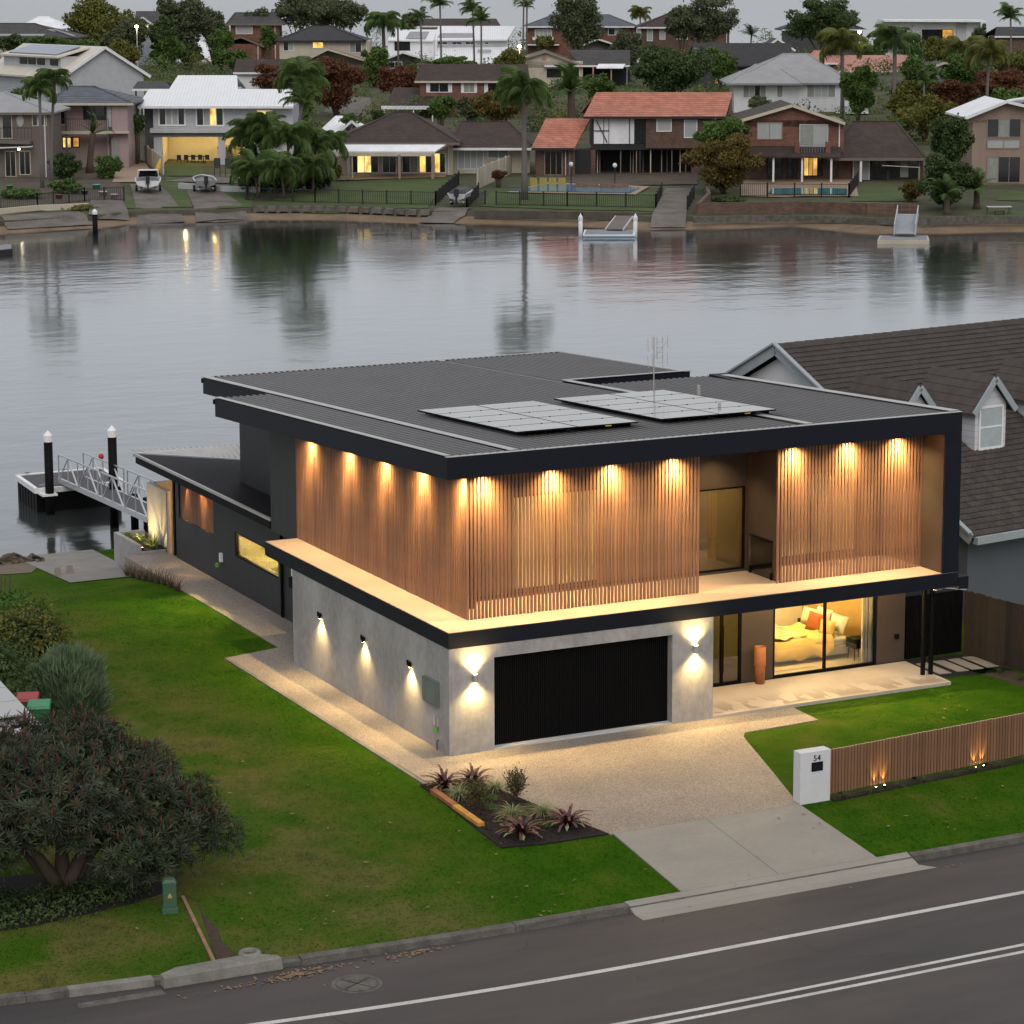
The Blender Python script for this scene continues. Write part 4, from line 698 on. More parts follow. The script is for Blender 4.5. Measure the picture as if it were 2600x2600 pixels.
for j in range(4): m = MB(); y0 = -1.3+j*1.02; zz = lambda y: 1.56+(y+2.4)*.0714; m.hexa([(-1.4, y0, zz(y0)+.10), (.42, y0, zz(y0)+.10), (.42, y0+1, zz(y0+1)+.10), (-1.4, y0+1, zz(y0+1)+.10), (-1.4, y0, zz(y0)+.14), (.42, y0, zz(y0)+.14), (.42, y0+1, zz(y0+1)+.14), (-1.4, y0+1, zz(y0+1)+.14)]); m.build('solar_panel', M['solar'], nh)
for i, (px, py) in enumerate(((2, 1500), (13, 1504), (25, 1494))): m = MB(); m.tube([(0, 0, 0), (.02, 0, .6)], .022, 6); tag(m.build('stake', M['bark'], None, False, GP(px, py+10, -.0)), ('leftmost', 'middle', 'rightmost')[i]+' thin dark garden stake at the left picture edge', 'stake')

# ------------------------------------------------------------------ waterside: planter, ramp, rocks, dock
pw = thing('tall_planter_wall', 'tall white rendered wall lit from below beside the gangway', 'wall', (1.78, 25.95, 0)); m = MB(); m.box(0, 0, -.6, .18, 1.95, 2.05); m.box(.18, 1.77, -.6, 2.2, 1.95, 2.05); m.build('wall', M['concrete'], pw); 
lp = thing('low_planter', 'low white rendered planter box at the end of the side path', 'planter', (.72, 25.92, 0)); m = MB(); m.box(0, .0, -1.0, .16, 2.45, .34); m.box(.16, 2.29, -1.0, 1.05, 2.45, .34); m.box(.16, .0, -1.0, 1.0, .1, .1); m.build('planter_wall', M['concrete'], lp); m = MB(); m.box(.16, .1, -.6, 1.06, 2.29, .12); m.build('soil', M['garden'], lp)
for x, y, s, lb, sd_i in ((1.45, 26.35, 1.25, 'spiky yellow-green agave lit at the foot of the tall white wall', 71), (1.40, 27.55, .75, 'smaller spiky agave at the far end of the low planter', 72)):
    o = thing('agave', lb, 'plant', (x, y, .12), 0, 'agaves in the planter'); blades(30, .58*s, .022*s, sd_i, 1.15, .35, 0, .1).build('leaves', M['agave'], o)
for x, y, lb, k in ((1.05, 27.95, 'round lime bush in the back corner of the planter', 1), (1.02, 27.1, 'round lime bush in front of the planter light', 2)):
    o = thing('lime_bush', lb, 'bush', (x, y, .12), 0, 'lime bushes in the planter'); leafy('foliage', M['lime'], [(0, 0, .1, .17, .17, .14)], 600, .05, 80+k, o, shell=.6)
for x, y, lb, aim in ((1.0, 26.2, 'planter uplight in front of the large agave', (.75, .25, .8)), (1.12, 27.35, 'planter uplight between the lime bushes', (.6, .2, .6))):
    o = thing('planter_uplight', lb, 'light', (x, y, .12), 0, 'planter uplights'); m = MB(); m.lathe([(0, 0), (.05, 0), (.06, .07), (.045, .07), (0, .05)], n=10); m.build('housing', M['black'], o); m = MB(); m.lathe([(0, .06), (.042, .06)], n=10); m.build('lens', M['lamp'], o); spot(o, (0, 0, .1), aim, 75, 120, .9, (1, .70, .26), .02)
for i in range(9):
    y = 20.2+i*.62; o = thing('dry_grass_clump', 'brown dry grass clump growing along the path wall', 'grass clump', (.12, y, gh(0, y)-.02), i, 'dry grass clumps along the path wall'); blades(40, .62, .010, 200+i, .7, .3).build('blades', mat('dry_grass', (.10, .075, .05), .9, var=.3) if i == 0 else bpy.data.materials['dry_grass'], o)
m = MB(); m.face([(x, y, gh(x, y)+.012) for x, y in ((-.25, 19.6), (.27, 19.4), (.27, 25.6), (-.1, 25.6))]); struct(m.build('path_bed', M['soil']))
rp = MB(); n = 14
def rampx(t): return (-1.9+1.3*t, .55+1.9*t)
for i in range(n):
    y0, y1 = 24.9+i*.9, 24.9+(i+1)*.9; a0, b0 = rampx(i/n); a1, b1 = rampx((i+1)/n); rp.face([(a0, y0, gh(0, y0)+.03), (b0, y0, gh(0, y0)+.03), (b1, y1, gh(0, y1)+.03), (a1, y1, gh(0, y1)+.03)])
struct(rp.build('boat_ramp', mat('ramp_concrete', (.22, .205, .185), .85, var=.22, sc=1.2, bump=.2, bsc=20)))
def rockmesh(seed, s):
    import bmesh
    bm = bmesh.new(); bmesh.ops.create_icosphere(bm, subdivisions=2, radius=s); r = random.Random(seed); k = [Vector((r.uniform(-1, 1), r.uniform(-1, 1), r.uniform(-1, 1))).normalized() for _ in range(9)]
    for v in bm.verts:
        d = v.co.normalized()
        for q in k:
            e = d.dot(q)-.48
            if e > 0: v.co -= q*e*s*.9
        v.co.z *= .65
    me = bpy.data.meshes.new('rock'); bm.to_mesh(me); bm.free(); return me
M['rock'] = mat('sandstone', (.11, .082, .058), .9, var=.4, sc=3, bump=.5, bsc=12)
for i, (px, py, s) in enumerate(((18, 1412, .50), (45, 1405, .44), (66, 1420, .40), (88, 1412, .46), (38, 1426, .36), (5, 1424, .42), (106, 1424, .26))):
    me = rockmesh(i, s); me.materials.append(M['rock']); p = GP(px, py, -1.38); p = (p[0], p[1], gh(p[0], p[1])+s*.12); o = put('shore_rock', me, None, p, i); tag(o, ('big brown rock at the left of the shoreline pile', 'brown rock second from left on the shoreline pile', 'small brown rock in the middle of the shoreline pile', 'broad brown rock near the ramp on the shoreline pile', 'low front rock of the shoreline pile', 'half-cut rock at the left picture edge of the pile', 'smallest rock of the shoreline pile next to the ramp')[i], 'rock', 'rocks on the near shore')
for i, y in enumerate((27.6, 27.9)): m = MB(); m.prism_pts([(-.12, -.08, 0), (.12, -.08, 0), (.12, .08, 0), (-.12, .08, 0)], [(-.08, -.05, .3), (.08, -.05, .3), (.08, .05, .3), (-.08, .05, .3)]); tag(m.build('ramp_marker', M['apron'], None, False, (-1.5+.5*i, y, gh(0, y))), ('pale concrete marker block at the left side of the boat ramp', 'pale concrete marker block a little right on the boat ramp')[i], 'block')
WZ = -1.72
m = MB(); m.face([(x, y, gh(x, y)+.02) for x, y in ((-12, 30.4), (-6, 30.6), (-3.5, 30.2), (-1.9, 29.4), (-1.2, 31), (-.8, 33), (-.6, 36.2), (-12, 36.2))]); struct(m.build('near_beach', mat('near_sand', (.15, .115, .08), .95, var=.35, sc=.8, bump=.4, bsc=14)))
M['deck'] = mat('pontoon_deck', (.085, .085, .09), .85, var=.2, sc=4, bump=.3, bsc=30)
dk = thing('floating_dock', 'floating grey pontoon dock with white edging in the water', 'dock'); DZ = -.78
D0, D1, D2, D3 = [Vector(GP(px, py, DZ)) for px, py in ((43, 1208), (93, 1243), (340, 1243), (257, 1189))]; D2 = D1+(D3-D0)*1.0
dq = [D0, D1, D2, D3]; m = MB(); m.prism_pts([(p.x, p.y, DZ-.2) for p in dq], [(p.x, p.y, DZ) for p in dq]); m.build('deck', M['deck'], dk); m = MB()
for a, b in zip(dq, dq[1:]+dq[:1]): m.bar((a.x, a.y, DZ-.06), (b.x, b.y, DZ-.06), .16, .2)
m.build('edge_beam', M['white'], dk)
for i in range(7):
    t0 = i/7; a = D1.lerp(D0, t0+.02); b = D1.lerp(D0, t0+.12); c = (D2-D1)*.98; m = MB(); m.prism_pts([(a.x, a.y, WZ-.3), (a.x+c.x, a.y+c.y, WZ-.3), (b.x+c.x, b.y+c.y, WZ-.3), (b.x, b.y, WZ-.3)], [(a.x, a.y, DZ-.2), (a.x+c.x, a.y+c.y, DZ-.2), (b.x+c.x, b.y+c.y, DZ-.2), (b.x, b.y, DZ-.2)]); m.build('float', M['black'], dk)
for k, (a, t) in enumerate(((D0, .12), (D0, .55), (D1, .1))): p = Vector(a).lerp(D3 if k else D3, t if k else .12); m = MB(); m.bar((p.x-.15, p.y, DZ+.1), (p.x+.15, p.y, DZ+.1), .04); m.box(p.x-.05, p.y-.02, DZ, p.x+.05, p.y+.02, DZ+.1); m.build('cleat', M['alu'], dk)
def piling(px, pyw, z_at, pytop, label, wd=.17):
    p = GP(px, pyw, z_at); u, v = GV(px, pyw, z_at); top = UZ(px, pytop, v)[1]; o = thing('mooring_pile', label, 'piling', (p[0], p[1], WZ-1), 0, 'black mooring piles with white caps'); h = top-(WZ-1); m = MB(); m.tube([(0, 0, 0), (0, 0, h-.42)], wd, 16); m.build('pile', M['black'], o, True); m = MB(); m.lathe([(wd*1.06, h-.46), (wd*1.06, h-.2), (0, h)], n=16); m.build('cap', M['white'], o); return o
piling(126, 1246, DZ, 1092, 'black mooring pile with white cap at the left front of the dock'); piling(291, 1338, WZ, 1079, 'black mooring pile with white cap behind the gangway')
piling(242, 590, WZ, 530, 'dark channel pile with white cap near the far shore', .22)
m = MB(); m.box(-.3, -.3, 0, .3, .3, .08); p = GP(122, 1252, DZ-.1); tag(m.build('pile_bracket', M['white'], None, False, (p[0], p[1], DZ-.18)), 'white bracket holding the left mooring pile to the dock', 'bracket')
gy_ = thing('gangway', 'aluminium truss gangway sloping down to the floating dock', 'gangway'); A_ = Vector(GP(150, 1219, -.60)); B_ = Vector(GP(376, 1320, .15)); sd = (B_-A_).normalized().cross(Vector((0, 0, 1)))*-1.0; m = MB()
m.hexa([A_+Vector((0, 0, .02)), B_+Vector((0, 0, .02)), B_+sd+Vector((0, 0, .02)), A_+sd+Vector((0, 0, .02)), A_+Vector((0, 0, .08)), B_+Vector((0, 0, .08)), B_+sd+Vector((0, 0, .08)), A_+sd+Vector((0, 0, .08))]); m.build('walkway', M['deck'], gy_)
for off in (Vector((0, 0, 0)), sd):
    m = MB(); m.bar(A_+off, B_+off, .09, .2); m.build('bottom_chord', M['alu'], gy_)
    for s0, s1 in ((0.0, .47), (.51, 1.0)):
        m = MB(); a = A_.lerp(B_, s0)+off; b = A_.lerp(B_, s1)+off; up = Vector((0, 0, 1.02)); m.bar(a+up, b+up, .05); m.build('top_rail', M['alu'], gy_); n = 4
        for i in range(n+1): p = a.lerp(b, i/n); m = MB(); m.bar(p, p+up, .045 if i in (0, n) else .035); m.build('upright', M['alu'], gy_)
        for i in range(0, n, 2): m = MB(); m.bar(a.lerp(b, i/n), a.lerp(b, (i+1)/n)+up, .035); m.build('brace', M['alu'], gy_); m = MB(); m.bar(a.lerp(b, (i+1)/n)+up, a.lerp(b, (i+2)/n), .055); m.build('brace', M['alu'], gy_)
for i, (px, py) in enumerate(((343, 1350), (375, 1360), (394, 1352))):
    p = GP(px, py, WZ); m = MB(); m.tube([(0, 0, 0), (0, 0, 1.75)], .15, 12); tag(m.build('jetty_post', M['black'], None, True, (p[0], p[1], WZ-.3)), ('black jetty post under the gangway, nearest the dock', 'middle black jetty post under the gangway', 'black jetty post closest to the tall white wall')[i], 'post', 'jetty posts')
bo = thing('dock_marker', 'small round red marker on a thin pole at the back of the dock', 'marker', (float(D3.x)-.1, float(D3.y)-.35, DZ)); m = MB(); m.tube([(0, 0, 0), (0, 0, .5)], .012, 6); m.build('pole', M['alu'], bo); m = MB(); m.lathe([(0, .42), (.09, .46), (.12, .55), (.09, .64), (0, .68)], n=12); m.build('ball', mat('red_plastic', (.45, .02, .03), .4), bo, True)
# ------------------------------------------------------------------ neighbour on the right, turned a little to the street
NR = math.radians(8.8)
N_ = thing('tiled_neighbour_house', 'neighbouring house with dark tiled roof and white dormer windows', 'house', (19.07, 5.48, 0), NR)
# local frame: x along the gutter, y towards the water. eave at y=0,z=2.8; ridge at y=YR,z=ZR
ZE, ZR, YR, XW, XE = 2.8, 7.35, 8.6, .27, 24.0
sl_ = (ZR-ZE)/YR; ang = math.atan(sl_)
M['tile'] = mat('concrete_tile', (.060, .049, .043), .8, var=.28, sc=2.5, rnd=.22, bump=.3, bsc=25); M['greywall'] = mat('blue_grey_render', (.105, .115, .135), .8, var=.06, sc=1); M['trim'] = mat('grey_trim', (.33, .36, .38), .6)
m = MB(); m.prism_pts([(XW, -.3, ZE-.10-.3*sl_), (XE, -.3, ZE-.10-.3*sl_), (XE, YR, ZR-.10), (XW, YR, ZR-.10)], [(XW, -.3, ZE-.02-.3*sl_), (XE, -.3, ZE-.02-.3*sl_), (XE, YR, ZR-.02), (XW, YR, ZR-.02)]); m.prism_pts([(XW, 2*YR, ZE-.10), (XE, 2*YR, ZE-.10), (XE, YR, ZR-.10), (XW, YR, ZR-.10)][::-1], [(XW, 2*YR, ZE-.02), (XE, 2*YR, ZE-.02), (XE, YR, ZR-.02), (XW, YR, ZR-.02)][::-1]); rfN = m.build('roof', M['tile'], N_)
# tiles: interlocking rolls, one object each near the camera
def tilemesh(w=.30, l=.38):
    m = MB(); n = 6; vs = []
    for k in range(2):
        for i in range(n+1):
            t = i/n; x = t*w; z = .012+.028*abs(math.sin(math.pi*(t*1.5)))+(.016 if k == 0 else 0); vs.append((x, k*l, z+(.022 if k == 0 else 0)))
    for i in range(n+1): vs.append((i/n*w, 0, -.012))
    return m.add(vs, [(i, i+1, n+2+i, n+1+i) for i in range(n)]+[(2*n+2+i, 2*n+3+i, i+1, i) for i in range(n)])
TM = tilemesh(.24, .28); tme = TM.mesh('tile', M['tile']); rows_ = int((math.hypot(YR, ZR-ZE)+.3)/.25); cells = []
for r_i in range(rows_):
    d = -.3/math.cos(ang)+r_i*.25
    for c_i in range(int((12.2-XW)/.24)):
        x = XW+c_i*.24; cells.append((x, d*math.cos(ang), ZE+d*math.sin(ang)))
Mw = Matrix.Translation((19.07, 5.48, 0)) @ Matrix.Rotation(NR, 4, 'Z')
def pix(p):
    q = np.array(Mw @ Vector(p))-CAM; z = q@FW; return 1300+FPX*(q@RT)/z, 1300+SHY-FPX*(q@UP)/z, z
vis = []; far_ = []
DORM = [(.98, 2.99), (4.16, 2.99), (7.45, 2.99)]     # dormer centre x, front face y
for c in cells:
    px, py, dz = pix(c); inside = any(abs(c[0]+.15-dx) < .75 and dy-.1 < c[1] < dy+2.6 for dx, dy in DORM)
    if inside: continue
    (vis if (1900 < px < 2640 and py > 800) else far_).append((dz, c))
vis.sort(); far_ += vis[300:]; vis = vis[:300]
for dz, c in vis: o = put('tile', tme, rfN, (c[0], c[1], c[2]+rng.uniform(0, .006)), (ang+.02, 0, rng.uniform(-.006, .006)))
b = MB(); ca, sa = math.cos(ang+.02), math.sin(ang+.02)
for dz, c in far_:
    e = rng.uniform(0, .006); b.add([(c[0]+x, c[1]+y*ca-z*sa, c[2]+e+y*sa+z*ca) for x, y, z in TM.v], TM.f)
b.build('tile_field', M['tile'], rfN, kind='stuff')
b = MB()
for i in range(55): b.hexa([(XW+i*.42, YR-.13, ZR-.06), (XW+i*.42+.40, YR-.13, ZR-.06), (XW+i*.42+.40, YR+.13, ZR-.06), (XW+i*.42, YR+.13, ZR-.06), (XW+i*.42, YR-.06, ZR+.05), (XW+i*.42+.43, YR-.06, ZR+.035), (XW+i*.42+.43, YR+.06, ZR+.035), (XW+i*.42, YR+.06, ZR+.05)])
b.build('ridge_cap', M['tile'], rfN)
# gable end
m = MB(); m.prism_pts([(XW+.3, .2, ZE-.2), (XW+.3, YR, ZR-.35), (XW+.3, 2*YR-.2, ZE-.2)], [(XW+.38, .2, ZE-.2), (XW+.38, YR, ZR-.35), (XW+.38, 2*YR-.2, ZE-.2)]); m.build('gable_wall', M['white'], N_)
m = MB()
for s in (-1, 1):
    a = Vector((XW-.03, YR, ZR-.13)); b_ = Vector((XW-.03, YR+s*(YR+.2), ZE-.13-.1)); m.bar(a, b_, .05, .34, (0, 0, 1)); m.bar(a+Vector((-.04, 0, .19)), b_+Vector((-.04, 0, .19)), .16, .06)
m.build('barge_board', M['trim'], N_)
m = MB(); m.box(XW+.3, .25, 0, XE, 2*YR-.3, ZE-.25); m.build('wall', M['greywall'], N_); m = MB(); m.box(XW, -.45, ZE-.36, XE, -.26, ZE-.14); m.build('gutter', M['trim'], N_); m = MB(); m.box(XW+.1, -.26, ZE-.36, XE, .25, ZE-.32); m.build('eave', M['trim'], N_)
for i, (dx, dy) in enumerate(DORM):
    zb = ZE+dy*sl_; d = MB(); hw = .66; zt = zb+1.42; za = zt+.82; yb = dy+2.4
    d.prism_pts([(dx-hw, dy, zb-.1), (dx+hw, dy, zb-.1), (dx+hw, dy, zt), (dx, dy, za-.1), (dx-hw, dy, zt)], [(dx-hw, yb, zb-.1), (dx+hw, yb, zb-.1), (dx+hw, yb, zt), (dx, yb, za-.1), (dx-hw, yb, zt)]); dm = d.build('dormer', boardmat('dormer_board', (.62, .63, .66), .2) if i == 0 else bpy.data.materials['dormer_board'], N_)
    d = MB()
    for s in (-1, 1):
        for k in range(5):
            t0, t1 = k/5, (k+1)/5+.02; lift = .05; P = lambda t, y, h: (dx+s*(hw+.22)*t, y, za+.06-(za-zt+.30)*t+h); d.prism_pts([P(t0, dy-.18, 0), P(t1, dy-.18, 0), P(t1, dy+2.6, 0), P(t0, dy+2.6, 0)], [P(t0, dy-.18, .03), P(t1, dy-.18, lift), P(t1, dy+2.6, lift), P(t0, dy+2.6, .03)])
    d.build('dormer_roof', M['tile'], dm); d = MB()
    for s in (-1, 1): d.bar((dx, dy-.2, za+.0), (dx+s*(hw+.24), dy-.2, zt-.22), .05, .19)
    d.build('barge_board', M['trim'], dm); d = MB(); d.box(dx-.52, dy-.05, zb+.02, dx+.52, dy-.01, zb+.10); d.box(dx-.52, dy-.05, zb+1.32, dx+.52, dy-.01, zb+1.39); d.box(dx-.52, dy-.05, zb+.10, dx-.46, dy-.01, zb+1.32); d.box(dx+.46, dy-.05, zb+.10, dx+.52, dy-.01, zb+1.32); d.box(dx-.46, dy-.045, zb+.70, dx+.46, dy-.012, zb+.75); d.build('window_frame', M['white'], dm)
    d = MB(); d.box(dx-.46, dy-.03, zb+.10, dx+.46, dy-.02, zb+1.32); d.build('pane', mat('blind', (.42, .46, .48), .35) if i == 0 else bpy.data.materials['blind'], dm)
# side gate and dark fences
gt_ = thing('side_gate', 'black slatted side gate between the house and the dark fence', 'gate', (15.1, 2.62, 0)); m = MB(); m.box(0, 0, 1.80, 2.0, .06, 1.86); m.box(0, 0, .1, 2.0, .06, .16); m.box(.95, 0, .16, 1.0, .06, 1.8); m.build('frame', M['black'], gt_); gs = MB().box(-.028, -.03, .08, .028, 0, 1.86).mesh('slat', M['black'])
for i in range(26): put('slat', gs, gt_, (.04+i*.077, -.001, 0))
m = MB(); m.tube([(.93, -.03, 1.62), (.93, -.07, 1.62), (.93, -.07, 1.72)], .02, 6); m.build('latch', M['alu'], gt_)
m = MB(); m.box(15.1, 3.4, .0, 15.16, 9, 2.6); tag(m.build('side_wall_screen', M['fencewood']), 'brown timber wall in the narrow side passage', 'wall')
df = thing('paling_fence', 'tall dark paling fence between the lawn and the tiled neighbour', 'fence', (17.15, 2.5, 0)); fdir = Vector((.30, -2.42, 0)).normalized(); pal = MB().box(-.055, -.012, 0, .055, .012, 1.85).mesh('paling', mat('dark_paling', (.030, .024, .020), .85, var=.3, sc=3, rnd=.2)); fa = math.atan2(fdir.y, fdir.x)
for i in range(70): put('paling', pal, df, (fdir.x*i*.118, fdir.y*i*.118, rng.uniform(-.02, .02)), fa)
m = MB(); m.bar((.05, .0, 1.4), (fdir.x*8.2+.05, fdir.y*8.2, 1.4), .04, .08); m.build('rail', M['black'], df); m = MB(); m.bar((0, .02, 1.87), (-2.1, .04, 2.25), .03, .03); m.build('wire_strut', M['alu'], df)
m = MB(); m.box(14.72, .55, 2.5, 14.92, .7, 2.68); m.build('downpipe_head', M['grayfascia'], H)
m = MB(); m.box(15.03, -.02, 2.62, 15.35, .35, 2.95); m.build('rain_head', M['dark'], H)
m = MB(); m.prism([(17.0, 2.3), (17.9, -5.9), (17.2, -6.0), (16.2, 1.0)], -.08, .012); struct(m.build('fence_garden', M['soil']))
for i in range(7): tuft(16.75+i*.12, .4-i*.9, .7, 'dark strappy plant along the foot of the dark paling fence', 300+i, 'leafdark', 'strappy plants at the paling fence', 36, 'plant', 'strappy_plant')
m = MB()
# ------------------------------------------------------------------ water
def watermat():
    t = NT('water'); big = t.noise(t.coord((.7, 1, 1)), .022, 4, .6); w1 = t.noise(t.coord((1, 1, 1)), 1.1, 3, .55); w2 = t.noise(t.coord((.8, 1.2, 1)), .28, 3, .5)
    h = t.math('ADD', t.math('MULTIPLY', w1, .24), t.math('MULTIPLY', w2, 1.1)); amp = t.n('MapRange'); amp.inputs[1].default_value = .40; amp.inputs[2].default_value = .60; amp.inputs[3].default_value = .30; amp.inputs[4].default_value = 1.2; t.l(big, amp.inputs[0])
    bp = t.n('Bump'); bp.inputs['Distance'].default_value = .12; t.l(t.math('MULTIPLY', amp.outputs[0], .34), bp.inputs['Strength']); t.l(h, bp.inputs['Height'])
    fr = t.n('Fresnel'); fr.inputs[0].default_value = 1.34; t.l(bp.outputs[0], fr.inputs['Normal']); k = t.n('MapRange'); k.inputs[1].default_value = 0; k.inputs[2].default_value = .55; k.inputs[3].default_value = .02; k.inputs[4].default_value = .96; t.l(fr.outputs[0], k.inputs[0])
    df = t.n('BsdfDiffuse'); df.inputs[0].default_value = (.045, .052, .050, 1); gl = t.n('BsdfGlossy'); gl.inputs['Roughness'].default_value = .10; t.l(bp.outputs[0], gl.inputs['Normal']); ms = t.n('MixShader'); t.l(k.outputs[0], ms.inputs[0]); t.l(df.outputs[0], ms.inputs[1]); t.l(gl.outputs[0], ms.inputs[2]); t.l(ms.outputs[0], t.out.inputs[0]); t.t.nodes.remove(t.b); return t.m
M['water'] = watermat(); m = MB(); m.face([(-9000, 20, WZ), (9000, 20, WZ), (9000, 18000, WZ), (-9000, 18000, WZ)]); struct(m.build('water', M['water']))
# ------------------------------------------------------------------ grass blades and litter
r = np.random.default_rng(9); N = 420000; gx_ = r.uniform(-16, 18.5, N); gy2 = r.uniform(-10.3, 27.5, N)
def inpoly(x, y, P):
    c = np.zeros(len(x), bool); n = len(P)
    for i in range(n):
        (x0, y0), (x1, y1) = P[i], P[i-1]; c ^= ((y0 > y) != (y1 > y)) & (x < (x1-x0)*(y-y0)/(y1-y0+1e-12)+x0)
    return c
EX = [[(-1.55, -1.85), (-.33, -1.9), (.57, -7.2), (.55, -12), (5.62, -12), (5.55, -7.2), (7.3, -1.7), (9.82, -1.4), (9.9, 0), (14.95, -.02), (15.2, .9), (17.3, .8), (17.3, 40), (.25, 40), (.2, 19.5), (.25, 12.1), (-1.55, 11.65)], [(-1.62, -1.82), (-.35, -1.85), (.57, -7.08), (-1.0, -7.05), (-1.98, -6.86)], [(5.5, -7.2), (16.2, -6.65), (16.2, -6.05), (5.5, -6.85)], [(-16, -6.6), (-12.6, -6.85), (-10.2, -6.5), (-9.35, -6.2), (-9.4, -4.0), (-16, -3.5)], [(-2.0, 24.6), (.6, 24.6), (3, 40), (-1, 40)], [(-9.2, -6.4), (-9.6, -9.75), (-9.2, -9.8), (-9.16, -8.6), (-9.12, -7.2)]]
ok = gy2 > np.array([yk(a) for a in gx_])+.02
for P in EX: ok &= ~inpoly(gx_, gy2, P)
ok &= ~((gx_ < -5.6) & (gy2 > 4)); ok &= ~((gy2 > 12) & (gx_ > 0)); gx_, gy2 = gx_[ok], gy2[ok]; n = len(gx_); gz = np.array([gh(a, b) for a, b in zip(gx_, gy2)]); a = r.uniform(0, 6.283, n); L = r.uniform(.03, .085, n); wv = .011
dx, dy = np.cos(a), np.sin(a); B0 = np.stack([gx_-dy*wv, gy2+dx*wv, gz], 1); B1 = np.stack([gx_+dy*wv, gy2-dx*wv, gz], 1); B2 = np.stack([gx_+dx*L*.95, gy2+dy*L*.95, gz+L*.38], 1); o = npmesh('grass', np.stack([B0, B1, B2], 1).reshape(-1, 3), np.arange(3*n).reshape(n, 3), M['blade']); o['kind'] = 'stuff'; tag(o, 'short green lawn grass around the modern house', 'grass')
M['litter'] = mat('leaf_litter', (.20, .10, .05), .9, var=.5, sc=30, c2=(.38, .26, .16)); V = []; cl = [(-8.3, -10.62, .5, .10, 130), (-5.6, -10.6, .35, .08, 60), (-9.5, -10.72, .7, .06, 30), (6.9, -11.1, .15, .05, 6), (-3, -8.6, 4, 1.3, 45), (9, -8.6, 3, 1.2, 26), (-5, -4, 3, 3, 36), (12, -3, 3, 2.0, 10)]
for cx, cy, sx, sy, k in cl:
    for _ in range(k):
        x, y = r.normal(cx, sx), r.normal(cy, sy); z = (-.488 if y < yk(x)-.2 else gh(x, y)+.05); a = r.random()*6.28; l = r.uniform(.03, .075); c, s_ = math.cos(a)*l, math.sin(a)*l; h = r.uniform(0, .03); V += [(x-c, y-s_, z+h), (x+s_*.4, y-c*.4, z), (x+c, y+s_, z+h*.5), (x-s_*.4, y+c*.4, z+.01)]
V = np.array(V); o = npmesh('fallen_leaves', V, np.arange(len(V)).reshape(-1, 4), M['litter']); o['kind'] = 'stuff'; tag(o, 'scattered brown fallen leaves on lawn and gutter', 'leaves')
# ------------------------------------------------------------------ far bank: terrain
SH = [(-500, 610), (-200, 604), (0, 593), (230, 579), (330, 567), (560, 563), (640, 557), (850, 557), (1060, 567), (1200, 567), (1480, 574), (1650, 583), (1900, 579), (2020, 573), (2190, 592), (2360, 592), (2600, 587), (2900, 587), (3300, 600)]
SHU = [GV(px, py, WZ) for px, py in SH]; su = np.array([a for a, b in SHU]); sv = np.array([b for a, b in SHU])
DVs = [-14, 0, 1.6, 3.0, 3.15, 14, 30, 55, 85, 120, 190, 290, 330]; DZs = [-4, WZ, -1.45, -1.35, -.90, -.3, 0, .3, 1.6, 3.4, 6.0, 6.6, -4]
def shore(u): return float(np.interp(u, su, sv))
def fz(u, v): return float(np.interp(v-shore(u), DVs, DZs))
def FG(px, py):
    z = 0.0
    for _ in range(14): u, v = GV(px, py, z); z = .5*z+.5*fz(u, v)
    u, v = GV(px, py, z); return u, v, z
us = np.concatenate([np.linspace(-260, -70, 8), np.arange(-66, 67, 2.0), np.linspace(72, 260, 8)])
def strip_sheet(name, i0, i1, m):
    V = [W3(u, shore(u)+DVs[k]+(rng.uniform(-.25, .25) if k in (1, 2) else 0), DZs[k]) for u in us for k in range(i0, i1+1)]; n = i1-i0+1
    return struct(npmesh(name, np.array(V), np.array([(i*n+j, (i+1)*n+j, (i+1)*n+j+1, i*n+j+1) for i in range(len(us)-1) for j in range(n-1)]), m))
M['sand'] = mat('beach_sand', (.17, .118, .072), .95, var=.3, sc=.5, bump=.3, bsc=8, c2=(.25, .175, .11)); M['farwall'] = mat('mossy_sea_wall', (.075, .066, .052), .9, var=.5, sc=.8, bump=.5, bsc=6)
M['farground'] = mat('far_ground', (.050, .068, .024), .95, var=.45, sc=.25, c2=(.100, .098, .048)); M['farlawn'] = mat('far_lawn', (.050, .085, .018), .95, var=.3, sc=.35, c2=(.085, .115, .030)); M['concfar'] = mat('far_concrete', (.135, .118, .102), .9, var=.45, sc=.5, c2=(.20, .178, .155)); M['dirt'] = mat('far_dirt', (.085, .066, .048), .95, var=.4, sc=.4); M['sandpave'] = mat('sandy_paving', (.33, .24, .17), .9, var=.15, sc=.5)
strip_sheet('beach', 0, 3, M['sand']); strip_sheet('bank_wall', 3, 4, M['farwall']); strip_sheet('far_ground', 4, 12, M['farground'])
def sheet(name, pts, mk, lift=.06, n=8):
    q = [FG(*p) for p in pts]; V = []; a, b, c, d = [np.array(x[:2]) for x in q]     # quad, ordered round
    for i in range(n+1):
        for j in range(n+1):
            s, t = i/n, j/n; p = (a*(1-s)+b*s)*(1-t)+(d*(1-s)+c*s)*t; V.append(W3(p[0], p[1], fz(p[0], p[1])+lift))
    return struct(npmesh(name, np.array(V), np.array([(i*(n+1)+j, (i+1)*(n+1)+j, (i+1)*(n+1)+j+1, i*(n+1)+j+1) for i in range(n) for j in range(n)]), M[mk]))
